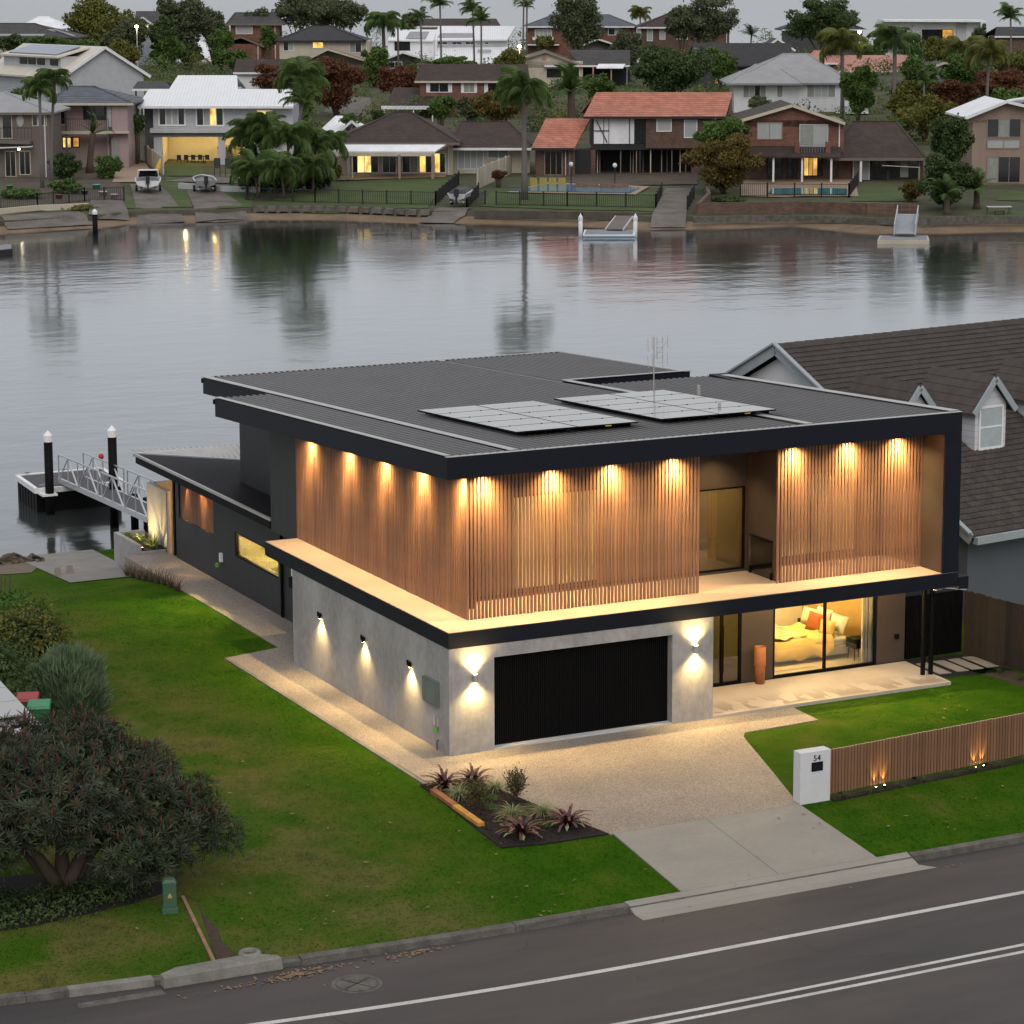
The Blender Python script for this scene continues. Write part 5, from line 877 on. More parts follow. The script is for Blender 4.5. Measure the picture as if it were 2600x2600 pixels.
sheet('far_lawn', [(640, 526), (1085, 530), (1160, 445), (860, 465)], 'farlawn'); sheet('far_lawn', [(415, 448), (520, 448), (510, 415), (415, 417)], 'farlawn', .08); sheet('far_lawn', [(1215, 525), (1690, 540), (1680, 492), (1260, 480)], 'farlawn'); sheet('far_lawn', [(2160, 512), (2330, 512), (2340, 478), (2170, 478)], 'farlawn'); sheet('far_lawn', [(2500, 553), (2650, 553), (2650, 540), (2510, 540)], 'farlawn'); sheet('far_lawn', [(410, 528), (490, 528), (460, 455), (420, 448)], 'farlawn'); sheet('far_lawn', [(550, 532), (640, 528), (650, 480), (560, 480)], 'farlawn'); sheet('far_lawn', [(2530, 510), (2650, 512), (2650, 488), (2540, 488)], 'farlawn'); sheet('far_lawn', [(315, 530), (358, 530), (345, 500), (318, 495)], 'farlawn')
sheet('slipway', [(350, 572), (470, 566), (405, 470), (330, 470)], 'concfar', .1); sheet('slipway', [(500, 566), (640, 560), (545, 480), (470, 480)], 'concfar', .1); sheet('slipway', [(1062, 568), (1150, 570), (1198, 530), (1115, 530)], 'concfar', .12); sheet('slipway', [(1650, 580), (1740, 580), (1755, 480), (1690, 480)], 'concfar', .1); sheet('slipway', [(20, 585), (240, 573), (200, 540), (0, 550)], 'concfar', .1); sheet('slipway', [(225, 548), (330, 548), (310, 512), (230, 512)], 'concfar', .14)
sheet('paved_yard', [(285, 465), (400, 465), (370, 415), (300, 415)], 'sandpave', .1); sheet('paved_yard', [(420, 462), (650, 470), (650, 440), (520, 447)], 'concfar', .1); sheet('paved_yard', [(850, 460), (1130, 452), (1140, 440), (880, 440)], 'sandpave', .1); sheet('paved_yard', [(1400, 478), (1770, 470), (1770, 440), (1350, 445)], 'dirt', .1); sheet('garden_yard', [(0, 545), (320, 520), (290, 420), (0, 445)], 'dirt', .05); sheet('far_street', [(820, 285), (950, 300), (940, 250), (880, 235)], 'concfar', .05); sheet('paved_yard', [(1880, 500), (2180, 500), (2170, 455), (1880, 455)], 'sandpave', .08)
# ------------------------------------------------------------------ far houses
def lit(name, c, k): return emis(name, c, k, 1.1)
for k, c in dict(fwhite=(.72, .73, .75), fgrey=(.46, .47, .49), fgreyd=(.22, .225, .24), fcream=(.50, .45, .36), fpink=(.36, .27, .27), fbrown=(.155, .130, .112), ftan=(.27, .20, .16), fdark=(.020, .020, .022), fpinkroof=(.42, .20, .16), fgreyroof=(.30, .30, .31), fwhiteroof=(.78, .79, .81), fcreamroof=(.58, .54, .47), fbluegrey=(.30, .33, .36), fdarkgrey=(.06, .06, .065)).items(): M[k] = mat(k, c, .7, var=.15, sc=.7, st=(1, 1, .35))
M['fbrick'] = brickmat('red_brick', (.20, .075, .050), (.20, .17, .15)); M['fbrick2'] = brickmat('brown_brick', (.125, .070, .050), (.15, .13, .11)); M['tbrown'] = brickmat('brown_roof_tile', (.058, .036, .030), (.020, .014, .012), .33, .16, .22, .8); M['tred'] = brickmat('terracotta_roof_tile', (.50, .190, .125), (.22, .085, .06), .36, .19, .14, .75); M['tblack'] = brickmat('black_roof_tile', (.030, .030, .033), (.014, .014, .015), .33, .16, .2, .7); M['tgrey'] = brickmat('grey_roof_tile', (.11, .125, .155), (.045, .05, .065), .34, .19, .12, .7); M['tdark'] = brickmat('charcoal_roof_tile', (.060, .055, .056), (.02, .02, .02), .33, .16, .2, .7)
M['fboard'] = boardmat('white_weatherboard', (.68, .69, .71), .22); M['fboardg'] = boardmat('grey_weatherboard', (.44, .455, .48), .2); M['fmetal'] = boardmat('white_roof_sheet', (.76, .77, .79), .35, .5, axis=0, var=.04)
M['gdark'] = mat('dark_window', (.014, .016, .018), .12, var=.3, sc=.8, spec=.6); M['gblind'] = mat('pale_blind', (.36, .38, .38), .4, var=.1, sc=1); M['gcurt'] = mat('curtain_window', (.26, .27, .25), .5, var=.2, sc=2); M['glit'] = lit('lit_window', (1, .60, .15), .95); M['glity'] = lit('lit_room', (1, .70, .22), 1.15); M['glitd'] = lit('dim_lit_window', (.9, .42, .08), .55)
KK = {'d': 'gdark', 'b': 'gblind', 'c': 'gcurt', 'l': 'glit', 'y': 'glity', 'o': 'glitd'}
class FHs:
    def __init__(s, name, label, v, px, rot=0, cat='house', group=None):
        s.v = v; s.uc = UZ(px, 200, v)[0]; s.rot = rot; s.o = thing(name, label, cat, W3(s.uc, v, 0), -YAW+rot, group)
    def p(s, px, py, dy=0):
        u, z = UZ(px, py, s.v+dy); return (u-s.uc, dy, z)
    def wall(s, x0, yt, x1, yb, mk, dy=0, dep=7, name='wall'):
        a = s.p(x0, yt, dy); b = s.p(x1, yb if yb else yt, dy); z0 = b[2] if yb else -.6; m = MB(); m.box(a[0], dy, min(z0, a[2]-.05), b[0], dy+dep, a[2]); o = m.build(name, M[mk], s.o)
        if name == 'wall' and b[0]-a[0] > 4: q = MB(); q.box(b[0]-.5, dy-.09, min(z0, a[2]-.05), b[0]-.4, dy-.005, a[2]); q.build('downpipe', M['fwhite' if mk != 'fwhite' else 'fgrey'], s.o)
        return o
    def win(s, x0, y0, x1, y1, ks='dd', dy=0, fr='fwhite', w=.09, name='window', sh=None):
        a = s.p(x0, y0, dy); b = s.p(x1, y1, dy); X0, X1, Z0, Z1 = a[0], b[0], b[2], a[2]; n = len(ks); m = MB(); D = dy-.07
        m.box(X0-w, D, Z0-w, X1+w, dy+.02, Z0); m.box(X0-w, D, Z1, X1+w, dy+.02, Z1+w)
        for i in range(n+1): c = X0+(X1-X0)*i/n; h = w if i in (0, n) else w*.6; l = c-w if i == 0 else (c if i == n else c-h/2); m.box(l, D+.003, Z0, l+h, dy+.02, Z1)
        o = m.build(name, M[fr], s.o)
        for i, k in enumerate(ks):
            c0 = X0+(X1-X0)*i/n+(.0 if i == 0 else w*.3); c1 = X0+(X1-X0)*(i+1)/n-(.0 if i == n-1 else w*.3); q = MB(); q.box(c0, dy-.03, Z0, c1, dy+.03, Z1); q.build('pane', M[KK[k]], o)
        if sh:
            for xa, xb in ((X0-w-(X1-X0)*sh, X0-w), (X1+w, X1+w+(X1-X0)*sh)): q = MB(); q.box(xa, dy-.06, Z0-w, xb, dy-.01, Z1+w); q.build('shutter', M['fwhite'], o)
        return o
    def slab(s, P, mk, th=.2, name='roof', parent=None):
        m = MB(); m.prism_pts([(x, y, z-th) for x, y, z in P], P); return m.build(name, M[mk], parent or s.o)
    def fascia(s, a, b, mk='fwhite', h=.24, dz=-.1): m = MB(); m.bar((a[0], a[1]-.06, a[2]+dz), (b[0], b[1]-.06, b[2]+dz), .1, h); return m.build('fascia', M[mk], s.o)
    def gu(s, e0, e1, ye, r0, r1, yr, mk, dr=4.5, ov=.5, fm='fwhite', back=True):
        E0, E1 = s.p(e0, ye, -ov), s.p(e1, ye, -ov); R0_, R1_ = s.p(r0, yr, dr), s.p(r1, yr, dr); R0_ = (E0[0] if abs(r0-e0) < 1 else R0_[0], *R0_[1:]); s.slab([E0, E1, R1_, R0_], mk)
        if back: s.slab([R0_, R1_, (R1_[0]+E1[0]-R1_[0], 2*dr+ov, E1[2]), (E0[0], 2*dr+ov, E0[2])], mk)
        s.fascia(E0, E1, fm); m = MB()
        for E, R, t in ((E0, R0_, 1), (E1, R1_, -1)):
            x = E[0]+.5*t if abs(E[0]-R[0]) < .2 else R[0]+.3*t; m.prism_pts([(x, -ov+.6, E[2]-.1), (x, dr, R[2]-.25), (x, 2*dr, E[2]-.1)], [(x+.1, -ov+.6, E[2]-.1), (x+.1, dr, R[2]-.25), (x+.1, 2*dr, E[2]-.1)])
        return E0, E1, R0_, R1_
    def hip(s, e0, e1, ye, r0, r1, yr, mk, dr=5, ov=.5, fm='fwhite'):
        E0, E1 = s.p(e0, ye, -ov), s.p(e1, ye, -ov); A, B = s.p(r0, yr, dr), s.p(r1, yr, dr); z = E0[2]; yb = 2*dr+ov; m = MB(); P = [E0, E1, (E1[0], yb, z), (E0[0], yb, z), A, B, *[(x, y, z-.2) for x, y in ((E0[0], -ov), (E1[0], -ov), (E1[0], yb), (E0[0], yb))]]
        m.add(P, [(0, 1, 5, 4), (1, 2, 5), (2, 3, 4, 5), (3, 0, 4), (6, 7, 1, 0), (7, 8, 2, 1), (8, 9, 3, 2), (9, 6, 0, 3), (9, 8, 7, 6)]); o = m.build('roof', M[mk], s.o); s.fascia(E0, E1, fm); m = MB()
        for a, b in ((E0, A), (E1, B), (A, B)): m.bar(a, b, .26, .12)
        m.build('ridge_cap', M[mk], o); return o
    def gv(s, x0, y0, xa, ya, x1, y1, mk, wm, dep=9, ov=.5, fm='fwhite', yb=None):
        L, A, R = s.p(x0, y0, -ov), s.p(xa, ya, -ov), s.p(x1, y1, -ov)
        for P in (L, R): s.slab([P, A, (A[0], dep, A[2]), (P[0], dep, P[2])] if P is L else [A, P, (P[0], dep, P[2]), (A[0], dep, A[2])], mk)
        k = .06; m = MB(); I = [(L[0]+(A[0]-L[0])*k, 0, L[2]+(A[2]-L[2])*k-.2), (R[0]+(A[0]-R[0])*k, 0, R[2]+(A[2]-R[2])*k-.2), (A[0], 0, A[2]-.24)]; zb = min(L[2], R[2])-.4; m.prism_pts([(I[0][0], 0, zb), (I[1][0], 0, zb), I[1], I[2], I[0]], [(x, .2, z) for x, y, z in ((I[0][0], 0, zb), (I[1][0], 0, zb), I[1], I[2], I[0])]); m.build('gable_wall', M[wm], s.o)
        m = MB(); m.bar((L[0], -ov-.05, L[2]-.08), (A[0], -ov-.05, A[2]-.08), .1, .28); m.bar((R[0], -ov-.05, R[2]-.08), (A[0], -ov-.05, A[2]-.08), .1, .28); m.build('barge_board', M[fm], s.o)
    def post(s, px, yt, yb, mk='fwhite', dy=-.4, r=.09, name='post'):
        a = s.p(px, yt, dy); b = s.p(px, yb, dy); m = MB(); m.box(a[0]-r, dy-r, b[2], a[0]+r, dy+r, a[2]); return m.build(name, M[mk], s.o)
    def bar(s, x0, y0, x1, y1, mk, dy=0, th=.12, h=.12, name='beam', dy1=None):
        m = MB(); m.bar(s.p(x0, y0, dy), s.p(x1, y1, dy if dy1 is None else dy1), th, h); return m.build(name, M[mk], s.o)
    def rail(s, x0, x1, yt, yb, mk='fdark', dy=-.9, n=16, name='railing'):
        m = MB(); m.bar(s.p(x0, yt, dy), s.p(x1, yt, dy), .06); 
        for i in range(n+1): x = x0+(x1-x0)*i/n; m.bar(s.p(x, yt, dy), s.p(x, yb, dy), .03)
        return m.build(name, M[mk], s.o)
    def chimney(s, x0, y0, x1, y1, mk, dy=3): a = s.p(x0, y0, dy); b = s.p(x1, y1, dy); m = MB(); m.box(a[0], dy, b[2], b[0], dy+.8, a[2]); m.build('chimney', M[mk], s.o)
def vb(px, py): return FG(px, py)[1]
# front row, from the left
h = FHs('brown_balcony_house', 'grey-brown two-storey house with balcony cut by the left picture edge', vb(60, 450), 30); h.wall(-90, 283, 124, None, 'fbrown'); h.hip(-110, 133, 286, -80, 10, 232, 'fgreyroof', fm='fbrown'); h.win(-40, 293, 30, 350, 'ccd', fr='fcream'); h.win(83, 287, 117, 318, 'dbd', fr='fcream'); h.bar(-90, 356, 80, 362, 'fbrown', -.7, 1.4, .3, 'balcony'); h.rail(-60, 80, 325, 352); h.win(14, 385, 40, 447, 'dd', fr='fcream'); h.win(50, 385, 77, 442, 'dd', fr='fcream'); h.bar(-80, 378, 82, 372, 'fwhite', -1.0, .9, .1, 'awning'); m = MB(); a = h.p(51, 306, -.04); m.lathe([(0, 0), (.34, 0), (.36, .03), (.3, .05)], n=20, sy=1.75); o = m.build('oval_window', M['gblind'], h.o, loc=a); o.rotation_euler = (math.pi/2, 0, 0); m = MB(); m.lathe([(0, -.1), (.12, -.05), (.12, .08), (0, .1)], h.p(48, 379, -1.3), 8); m.build('porch_lamp', emis('porch_glow', (1, .9, .6), 12), h.o)
h = FHs('pink_house', 'pink rendered house with blue-grey tiled hip roof and dark balcony', vb(230, 428), 225); h.wall(128, 262, 283, None, 'fpink', 1.6); h.wall(283, 262, 323, None, 'fpink', 0, 8.6); h.hip(116, 339, 262, 176, 240, 219, 'tgrey', fm='fcream'); h.win(213, 268, 266, 302, 'dd', 1.6, 'fdark'); h.win(274, 266, 282, 320, 'b', .2, 'fbluegrey'); h.win(140, 270, 165, 315, 'bd', 1.6); h.bar(126, 336, 285, 336, 'fcream', .1, 1.6, .28, 'balcony'); h.rail(128, 276, 302, 332, dy=-.6, n=26); h.win(160, 350, 180, 374, 'y', 1.6, 'fdark'); h.win(186, 350, 200, 372, 'o', 1.6, 'fdark'); h.bar(272, 336, 328, 336, 'fcream', -.5, 1.0, .2, 'awning'); h.win(285, 354, 304, 412, 'c', 0, 'fpink', name='screen_door'); h.post(166, 268, 425, 'fbrown')
h = FHs('grey_gable_house', 'large pale grey gabled house with solar panels on its dormer roof', 318, 163, rot=.55); c0 = UZ(163, 188, 318); z_e = c0[1]; z_a = UZ(241, 118, 321)[1]; GW = 10.2; GL = 26; m = MB(); m.prism_pts([(0, 0, -.5), (GW, 0, -.5), (GW, 0, z_e), (GW/2, 0, z_a-.2), (0, 0, z_e)], [(0, GL, -.5), (GW, GL, -.5), (GW, GL, z_e), (GW/2, GL, z_a-.2), (0, GL, z_e)]); m.build('wall', M['fboardg'], h.o)
k = (z_a-z_e)/(GW/2)
for sgn in (0, 1): xe = -.7 if sgn == 0 else GW+.7; P = [(xe, -.5, z_e-.7*k), (GW/2, -.5, z_a), (GW/2, GL, z_a), (xe, GL, z_e-.7*k)]; h.slab(P if sgn else P[::-1], 'fcreamroof', .22)
m = MB(); m.bar((-.7, -.56, z_e-.7*k-.1), (GW/2, -.56, z_a-.1), .1, .34); m.bar((GW+.7, -.56, z_e-.7*k-.1), (GW/2, -.56, z_a-.1), .1, .34); m.build('barge_board', M['fwhite'], h.o)
for y0, y1 in ((2.5, 5.2), (8.5, 11.0)):
    m = MB(); m.box(-.05, y0, z_e-3.0, .02, y1, z_e-1.2); o = m.build('window', M['fwhite'], h.o); m = MB(); m.box(-.07, y0+.1, z_e-2.9, -.02, y1-.1, z_e-1.3); m.build('pane', M['gdark'], o)
zd = z_e+1.0*k; m = MB(); m.box(.9, 3.2, zd-.3, 4.0, 22, zd+1.35); dmr = m.build('dormer', M['fgrey'], h.o); h.slab([(.3, 2.8, zd+1.35), (4.6, 2.8, z_a-.1), (4.6, 22, z_a-.1), (.3, 22, zd+1.35)], 'fcreamroof', .2, 'dormer_roof', dmr); m = MB(); m.prism_pts([(.8, 4.2, zd+1.52), (3.9, 4.2, z_a-.15), (3.9, 20, z_a-.15), (.8, 20, zd+1.52)], [(.8, 4.2, zd+1.62), (3.9, 4.2, z_a-.02), (3.9, 20, z_a-.02), (.8, 20, zd+1.62)]); m.build('solar_panel', mat('blue_solar', (.20, .23, .28), .25), dmr)
for y0 in (4.0, 8.2, 11.2, 14): m = MB(); m.box(.82, y0, zd+.25, .92, y0+2.4, zd+1.0); m.build('dormer_window', M['gdark'], dmr)
h = FHs('white_hip_house', 'white single-storey pavilion with hipped white roof far behind', 455, 450); h.wall(318, 157, 600, None, 'fwhite', 0, 10); h.hip(306, 642, 156, 448, 506, 103, 'fmetal', 6, 1.0); h.hip(306, 440, 157, 345, 405, 125, 'fmetal', 4, .9)
h.win(379, 161, 420, 195, 'odo', 0, 'fgreyd'); h.win(427, 161, 437, 195, 'o', 0, 'fgreyd'); h.win(445, 161, 516, 193, 'dood', 0, 'fgreyd'); h.win(528, 161, 540, 192, 'l', 0, 'fgreyd'); h.win(545, 161, 580, 190, 'dd', 0, 'fgreyd'); m = MB(); m.lathe([(0, 0), (.3, .08), (.42, .25)], h.p(368, 143, -1.2), 12); m.build('satellite_dish', M['fdark'], h.o)
h = FHs('white_lit_house', 'white two-storey house with brightly lit ground floor dining room', vb(480, 418), 550); h.wall(388, 270, 745, 345, 'fboardg', .6, 8, 'upper_wall'); h.wall(366, 270, 388, None, 'fgreyd', 2.5, 6); E_ = h.gu(349, 745, 270, 378, 740, 226, 'fmetal', 4.8); h.bar(383, 331, 745, 331, 'fgrey', .1, 1.4, .45, 'porch_fascia'); h.wall(385, 334, 745, 347, 'fgreyd', 0, .5, 'porch_beam'); h.wall(390, 347, 411, None, 'fgrey', 0, .6, 'pillar'); h.wall(553, 347, 571, None, 'fgrey', 0, .6, 'pillar'); h.wall(650, 347, 745, None, 'fgrey', 0, .6, 'wall')
h.win(405, 274, 468, 316, 'dbbd', .6, w=.16); h.win(500, 274, 566, 317, 'dbld', .6, w=.16); h.win(653, 281, 690, 298, 'y', .6, w=.12)
a = h.p(411, 347, .6); b = h.p(652, 417, .6); m = MB(); m.box(a[0], 5.5, b[2]-.1, b[0]+.3, 5.7, a[2]); m.box(a[0]-.2, .7, b[2], a[0], 5.5, a[2]); m.box(b[0], .7, b[2], b[0]+.2, 5.5, a[2]); m.box(a[0], .65, a[2], b[0], 5.6, a[2]+.15); m.build('dining_room_lining', M['plaster'], h.o); m = MB(); m.box(a[0]-.3, -.8, b[2]-.2, b[0]+.5, 5.5, b[2]-.02); m.build('dining_room_floor', mat('pale_floor', (.5, .45, .34), .4), h.o)
for i in range(3): x = a[0]+2+i*3.1; m = MB(); m.lathe([(0, 0), (.12, 0), (.12, -.1), (0, -.1)], (x, 2.8, a[2]), 8); q = m.build('ceiling_lamp', M['lamp'], h.o); point(q, (x, 2.8, a[2]-.3), 60, (1, .72, .28), .15)
m = MB(); xs_ = a[0]+5.6; [m.box(xs_+.0, 4.9-.32*i, b[2]+.22*i, xs_+1.6, 5.45, b[2]+.22*(i+1)) for i in range(1, 8)]; m.build('staircase', M['fcream'], h.o); m = MB(); m.box(a[0]+2.2, 2.2, b[2]+.70, a[0]+4.4, 3.2, b[2]+.76); m.box(a[0]+2.4, 2.4, b[2], a[0]+2.5, 2.5, b[2]+.7); m.box(a[0]+4.1, 2.4, b[2], a[0]+4.2, 2.5, b[2]+.7); m.build('dining_table', M['fdark'], h.o)
for i in range(5): x = a[0]+1.4+i*.75; m = MB(); m.box(x, 1.6, b[2]+.42, x+.45, 2.0, b[2]+.48); m.box(x, 1.6, b[2]+.48, x+.45, 1.65, b[2]+.95); m.box(x, 1.6, b[2], x+.05, 1.65, b[2]+.42); m.box(x+.4, 1.6, b[2], x+.45, 1.65, b[2]+.42); m.build('dining_chair', M['fdark'], h.o)
q = FHs('white_rear_wing', 'plain white gabled roof rising behind the lit white house', h.v+14, 520, cat='house'); q.wall(445, 226, 600, None, 'fwhite', 0, 6); q.gu(428, 604, 228, 452, 602, 191, 'fmetal', 4); m = MB()
h = FHs('maroon_roof_house', 'white house with maroon tiled roof behind the rust-leaved tree', 350, 660); h.wall(603, 184, 720, None, 'fwhite'); h.gu(592, 735, 184, 600, 730, 150, 'tbrown', 4)
h = FHs('carport', 'low dark roofed carport between the two white houses', 300, 385, cat='carport'); h.gu(335, 440, 226, 350, 420, 206, 'tdark', 3); h.post(345, 226, 275, 'fdark'); h.post(428, 226, 275, 'fdark')
h = FHs('white_pergola', 'small white shade pergola beside the pink house', 285, 340, cat='pergola'); h.hip(320, 366, 262, 338, 350, 250, 'fwhiteroof', 1.6); h.post(326, 262, 300); h.post(360, 262, 300)
h = FHs('dark_pavilion_house', 'dark tiled hip-roof pavilion with white verandah roof on the lawn', vb(1000, 452), 1000); h.wall(860, 362, 1150, None, 'fcream', 3.2, 7); h.hip(836, 1168, 363, 1002, 1042, 284, 'tbrown', 7, 0.0, 'fbrown'); a, b = h.p(842, 384, -2.6), h.p(1105, 384, -2.6); c_, d_ = h.p(1136, 364, .3), h.p(850, 364, .3); h.slab([a, b, c_, d_], 'fwhiteroof', .12, 'verandah_roof'); e_ = h.p(1145, 368, .3); h.slab([b, (e_[0], 3.0, e_[2]), (c_[0], .3, c_[2])], 'fwhiteroof', .12, 'verandah_roof'); h.bar(842, 390, 1104, 390, 'fcream', -2.5, .15, .5, 'verandah_beam')
for x in (884, 1014, 1098): h.post(x, 392, 455, 'ftan', -2.5, .12)
h.win(890, 392, 960, 437, 'dyyd', 3.2, 'fwhite'); h.win(972, 392, 1005, 437, 'dd', 3.2); h.win(1022, 392, 1060, 437, 'dc', 3.2); h.win(1066, 392, 1096, 437, 'ld', 3.2); h.win(1104, 390, 1130, 437, 'ld', 3.2); h.post(894, 392, 452, 'fcream', -2.4, .06)
q = FHs('cream_wing_house', 'cream wing with brown tiled roof and tall white doors', h.v+4, 1240); q.wall(1150, 374, 1345, None, 'fcream', 1, 6); q.hip(1142, 1360, 376, 1170, 1290, 308, 'tbrown', 6); q.win(1164, 380, 1226, 428, 'bbbb', 1); q.win(1240, 380, 1290, 400, 'cc', 1)
h = FHs('brick_shutter_house', 'brick two-storey house with dark roof and white shuttered windows', 338, 1200); h.wall(1066, 206, 1338, None, 'fbrick'); h.gu(1052, 1346, 206, 1070, 1340, 163, 'tbrown', 4.5, fm='fcream'); h.win(1092, 209, 1138, 233, 'dd', sh=.18); h.win(1178, 209, 1204, 234, 'cc', sh=.22); h.win(1239, 209, 1290, 235, 'dc', sh=.15); h.gu(976, 1130, 270, 1000, 1130, 222, 'tbrown', 4, 4.5, fm='fcream', back=False)
q = FHs('white_slat_pergola', 'white slatted pergola in front of the brick shuttered house', 318, 1040, cat='pergola'); q.bar(968, 275, 1122, 276, 'fwhite', -1, .15, .2); q.bar(968, 271, 1122, 272, 'fwhite', 1, .15, .2)
for i in range(14): x = 970+i*11.5; q.bar(x, 272, x+4, 270, 'fwhite', -1.2, .08, .14, 'slat', 1.3)
for x in (975, 1050, 1098): q.post(x, 276, 330, 'fwhite', -.9, .07)
h = FHs('terracotta_roof_house', 'gutted two-storey house with terracotta tiled roof under renovation', vb(1620, 443), 1660); h.wall(1502, 297, 1640, 372, 'fdark', .4, 7, 'upper_frame'); h.wall(1640, 297, 1845, 376, 'fbrick2', .0, 8, 'upper_wall'); h.gu(1481, 1842, 296, 1514, 1860, 234, 'tred', 5, fm='fdark'); a = h.p(1858, 240, 5); m = MB(); m.prism_pts([h.p(1846, 297, .3), (a[0], 5, a[2]-.3), (h.p(1846, 297, .3)[0], 9.5, h.p(1846, 297, .3)[2])], [tuple(np.array(h.p(1846, 297, .3))+[.3, 0, -2.0]), (a[0]+.1, 5, a[2]-2.4), (h.p(1846, 297, .3)[0]+.3, 9.5, h.p(1846, 297, .3)[2]-2)]); m.build('gable_wall', M['fbrick2'], h.o)
for x0, x1 in ((1508, 1532), (1534, 1545), (1547, 1597), (1600, 1610)): q = h.wall(x0, 301, x1, 365, 'fwhite', .3, .1, 'panel')
h.bar(1508, 332, 1545, 332, 'fdark', .22, .06, .08); h.bar(1514, 305, 1542, 362, 'fdark', .2, .06, .08, 'brace'); h.win(1614, 303, 1636, 360, 'dd', .35, 'fdark'); h.win(1669, 303, 1703, 332, 'b', 0, 'fwhite'); h.win(1739, 306, 1768, 348, 'b', 0, 'fwhite'); h.wall(1500, 372, 1770, 380, 'fdark', .2, .4, 'floor_beam'); h.wall(1495, 378, 1760, None, 'fdark', 5, 1, 'back_wall')
for i, x in enumerate((1505, 1517, 1523, 1576, 1601, 1608, 1616, 1624, 1633, 1652, 1680, 1694, 1706, 1727, 1741)): h.post(x, 378, 445, ('fbrown', 'fcream', 'ftan', 'fbrown')[i % 4], .5+.9*(i % 3), .05, 'stud')
h.wall(1500, 378, 1512, None, 'fbrick2', .2, 1, 'pier'); h.wall(1756, 376, 1775, None, 'fbrick2', .2, 1, 'pier'); h.wall(1622, 380, 1628, None, 'fdark', .4, .4, 'pier')
q = FHs('terracotta_wing', 'low wing with terracotta tiles beside the gutted house', h.v-1.5, 1430); q.gu(1349, 1458, 376, 1386, 1500, 300, 'tred', 5, fm='fdark', back=False); q.wall(1360, 380, 1460, None, 'fbrick2', .4, 5); q.win(1384, 385, 1426, 443, 'ddd', .38, 'ftan', name='door'); q.wall(1430, 380, 1500, None, 'fdark', 1.5, 3); q.post(1446, 385, 445, 'fbrown', .3); q.post(1436, 385, 445, 'fcream', .2, .05)
h = FHs('brick_gable_house', 'red brick house with brown gable roof and lit verandah', vb(2010, 460), 2010); h.wall(1884, 306, 2142, 390, 'fbrick', .0, 8); h.gv(1876, 306, 2012, 266, 2146, 312, 'tbrown', 'fbrick', 11, .6, 'fcream'); h.win(1924, 313, 1984, 352, 'bb', 0, 'ftan'); h.win(2032, 318, 2100, 370, 'cb', 0, 'fgrey'); h.bar(2018, 392, 2108, 392, 'fcream', -1.2, 1.8, .16, 'balcony'); h.rail(2022, 2104, 368, 390, 'fgreyd', -1.8, 12); h.wall(2018, 360, 2030, 392, 'fbrick', -1.9, .5, 'pier'); h.wall(2097, 360, 2108, 392, 'fbrick', -1.9, .5, 'pier')
a, b, c_, d_ = h.p(1872, 396, -3), h.p(2135, 398, -3), h.p(2135, 372, 0), h.p(1880, 370, 0); h.slab([a, b, c_, d_], 'tbrown', .15, 'verandah_roof'); h.wall(1884, 396, 2142, None, 'fbrick2', 1.2, 5, 'lower_wall'); h.win(2042, 400, 2086, 445, 'lold', 1.2, 'fdark'); h.win(1950, 400, 1985, 450, 'dd', 1.2, 'fdark'); h.win(2000, 400, 2022, 450, 'dd', 1.2, 'fdark')
for x in (1964, 2037, 2111): h.post(x, 398, 462, 'fwhite', -2.6, .09)
q = FHs('brown_hip_wing', 'low brown-tiled hip-roof wing right of the brick gable house', h.v-1, 2240); q.hip(2100, 2352, 402, 2165, 2275, 308, 'tbrown', 7, .3, 'fbrown'); q.wall(2130, 404, 2345, None, 'fbrick2', 2, 5); q.win(2168, 404, 2205, 458, 'cb', 1.9, 'fwhite'); q.win(2215, 404, 2250, 458, 'dd', 1.9, 'fdark'); q.win(2262, 404, 2330, 450, 'dcd', 1.9, 'fdark'); q.post(2186, 404, 468, 'fwhite', -.2, .1); q.post(2334, 425, 470, 'ftan', -3, .07); q.bar(2240, 420, 2336, 425, 'fcream', -3, .06, .06)
h = FHs('tan_gable_house', 'tan rendered house with white gable roof at the right edge', vb(2550, 468), 2580); h.wall(2470, 306, 2720, None, 'ftan', 0, 10); h.gv(2452, 298, 2556, 256, 2740, 300, 'fwhiteroof', 'ftan', 11, .8); h.win(2508, 303, 2590, 347, 'dcd', 0, 'ftan'); h.win(2508, 356, 2588, 375, 'bb', 0, 'ftan'); h.win(2508, 399, 2588, 462, 'cdd', 0, 'ftan', name='door'); h.slab([h.p(2452, 297, -.8), h.p(2560, 252, -.8), h.p(2720, 228, 8), h.p(2620, 240, 8)], 'fwhiteroof', .2)
# second and third rows
h = FHs('white_grey_roof_house', 'white weatherboard house with wide pale grey hipped roof', 335, 2020); h.wall(1864, 210, 2160, None, 'fboard', 0, 8); h.hip(1846, 2170, 211, 1990, 2050, 136, 'fgreyroof', 6, .6, 'fgreyd'); h.hip(1846, 2040, 212, 1920, 1965, 163, 'fgreyroof', 4, 1.4, 'fgreyd'); h.win(1888, 214, 1944, 247, 'cbdc', 0); h.win(1974, 214, 1986, 246, 'c', 0); h.win(2050, 214, 2120, 246, 'cbbc', 0); h.gu(2120, 2205, 284, 2140, 2205, 258, 'fgreyroof', 3, 4, back=False)
h = FHs('pink_roof_house', 'brick cottage with long pink metal roof behind palms', 405, 2200); h.wall(2160, 180, 2290, None, 'fpink', 0, 8); h.gu(2070, 2308, 180, 2060, 2330, 140, 'fpinkroof', 5); h.hip(2040, 2130, 160, 2070, 2095, 128, 'fpinkroof', 4); h.win(2170, 198, 2236, 222, 'ddcd', 0); h.win(2256, 197, 2268, 208, 'd', 0); h.win(2310, 150, 2325, 170, 'b', 2)
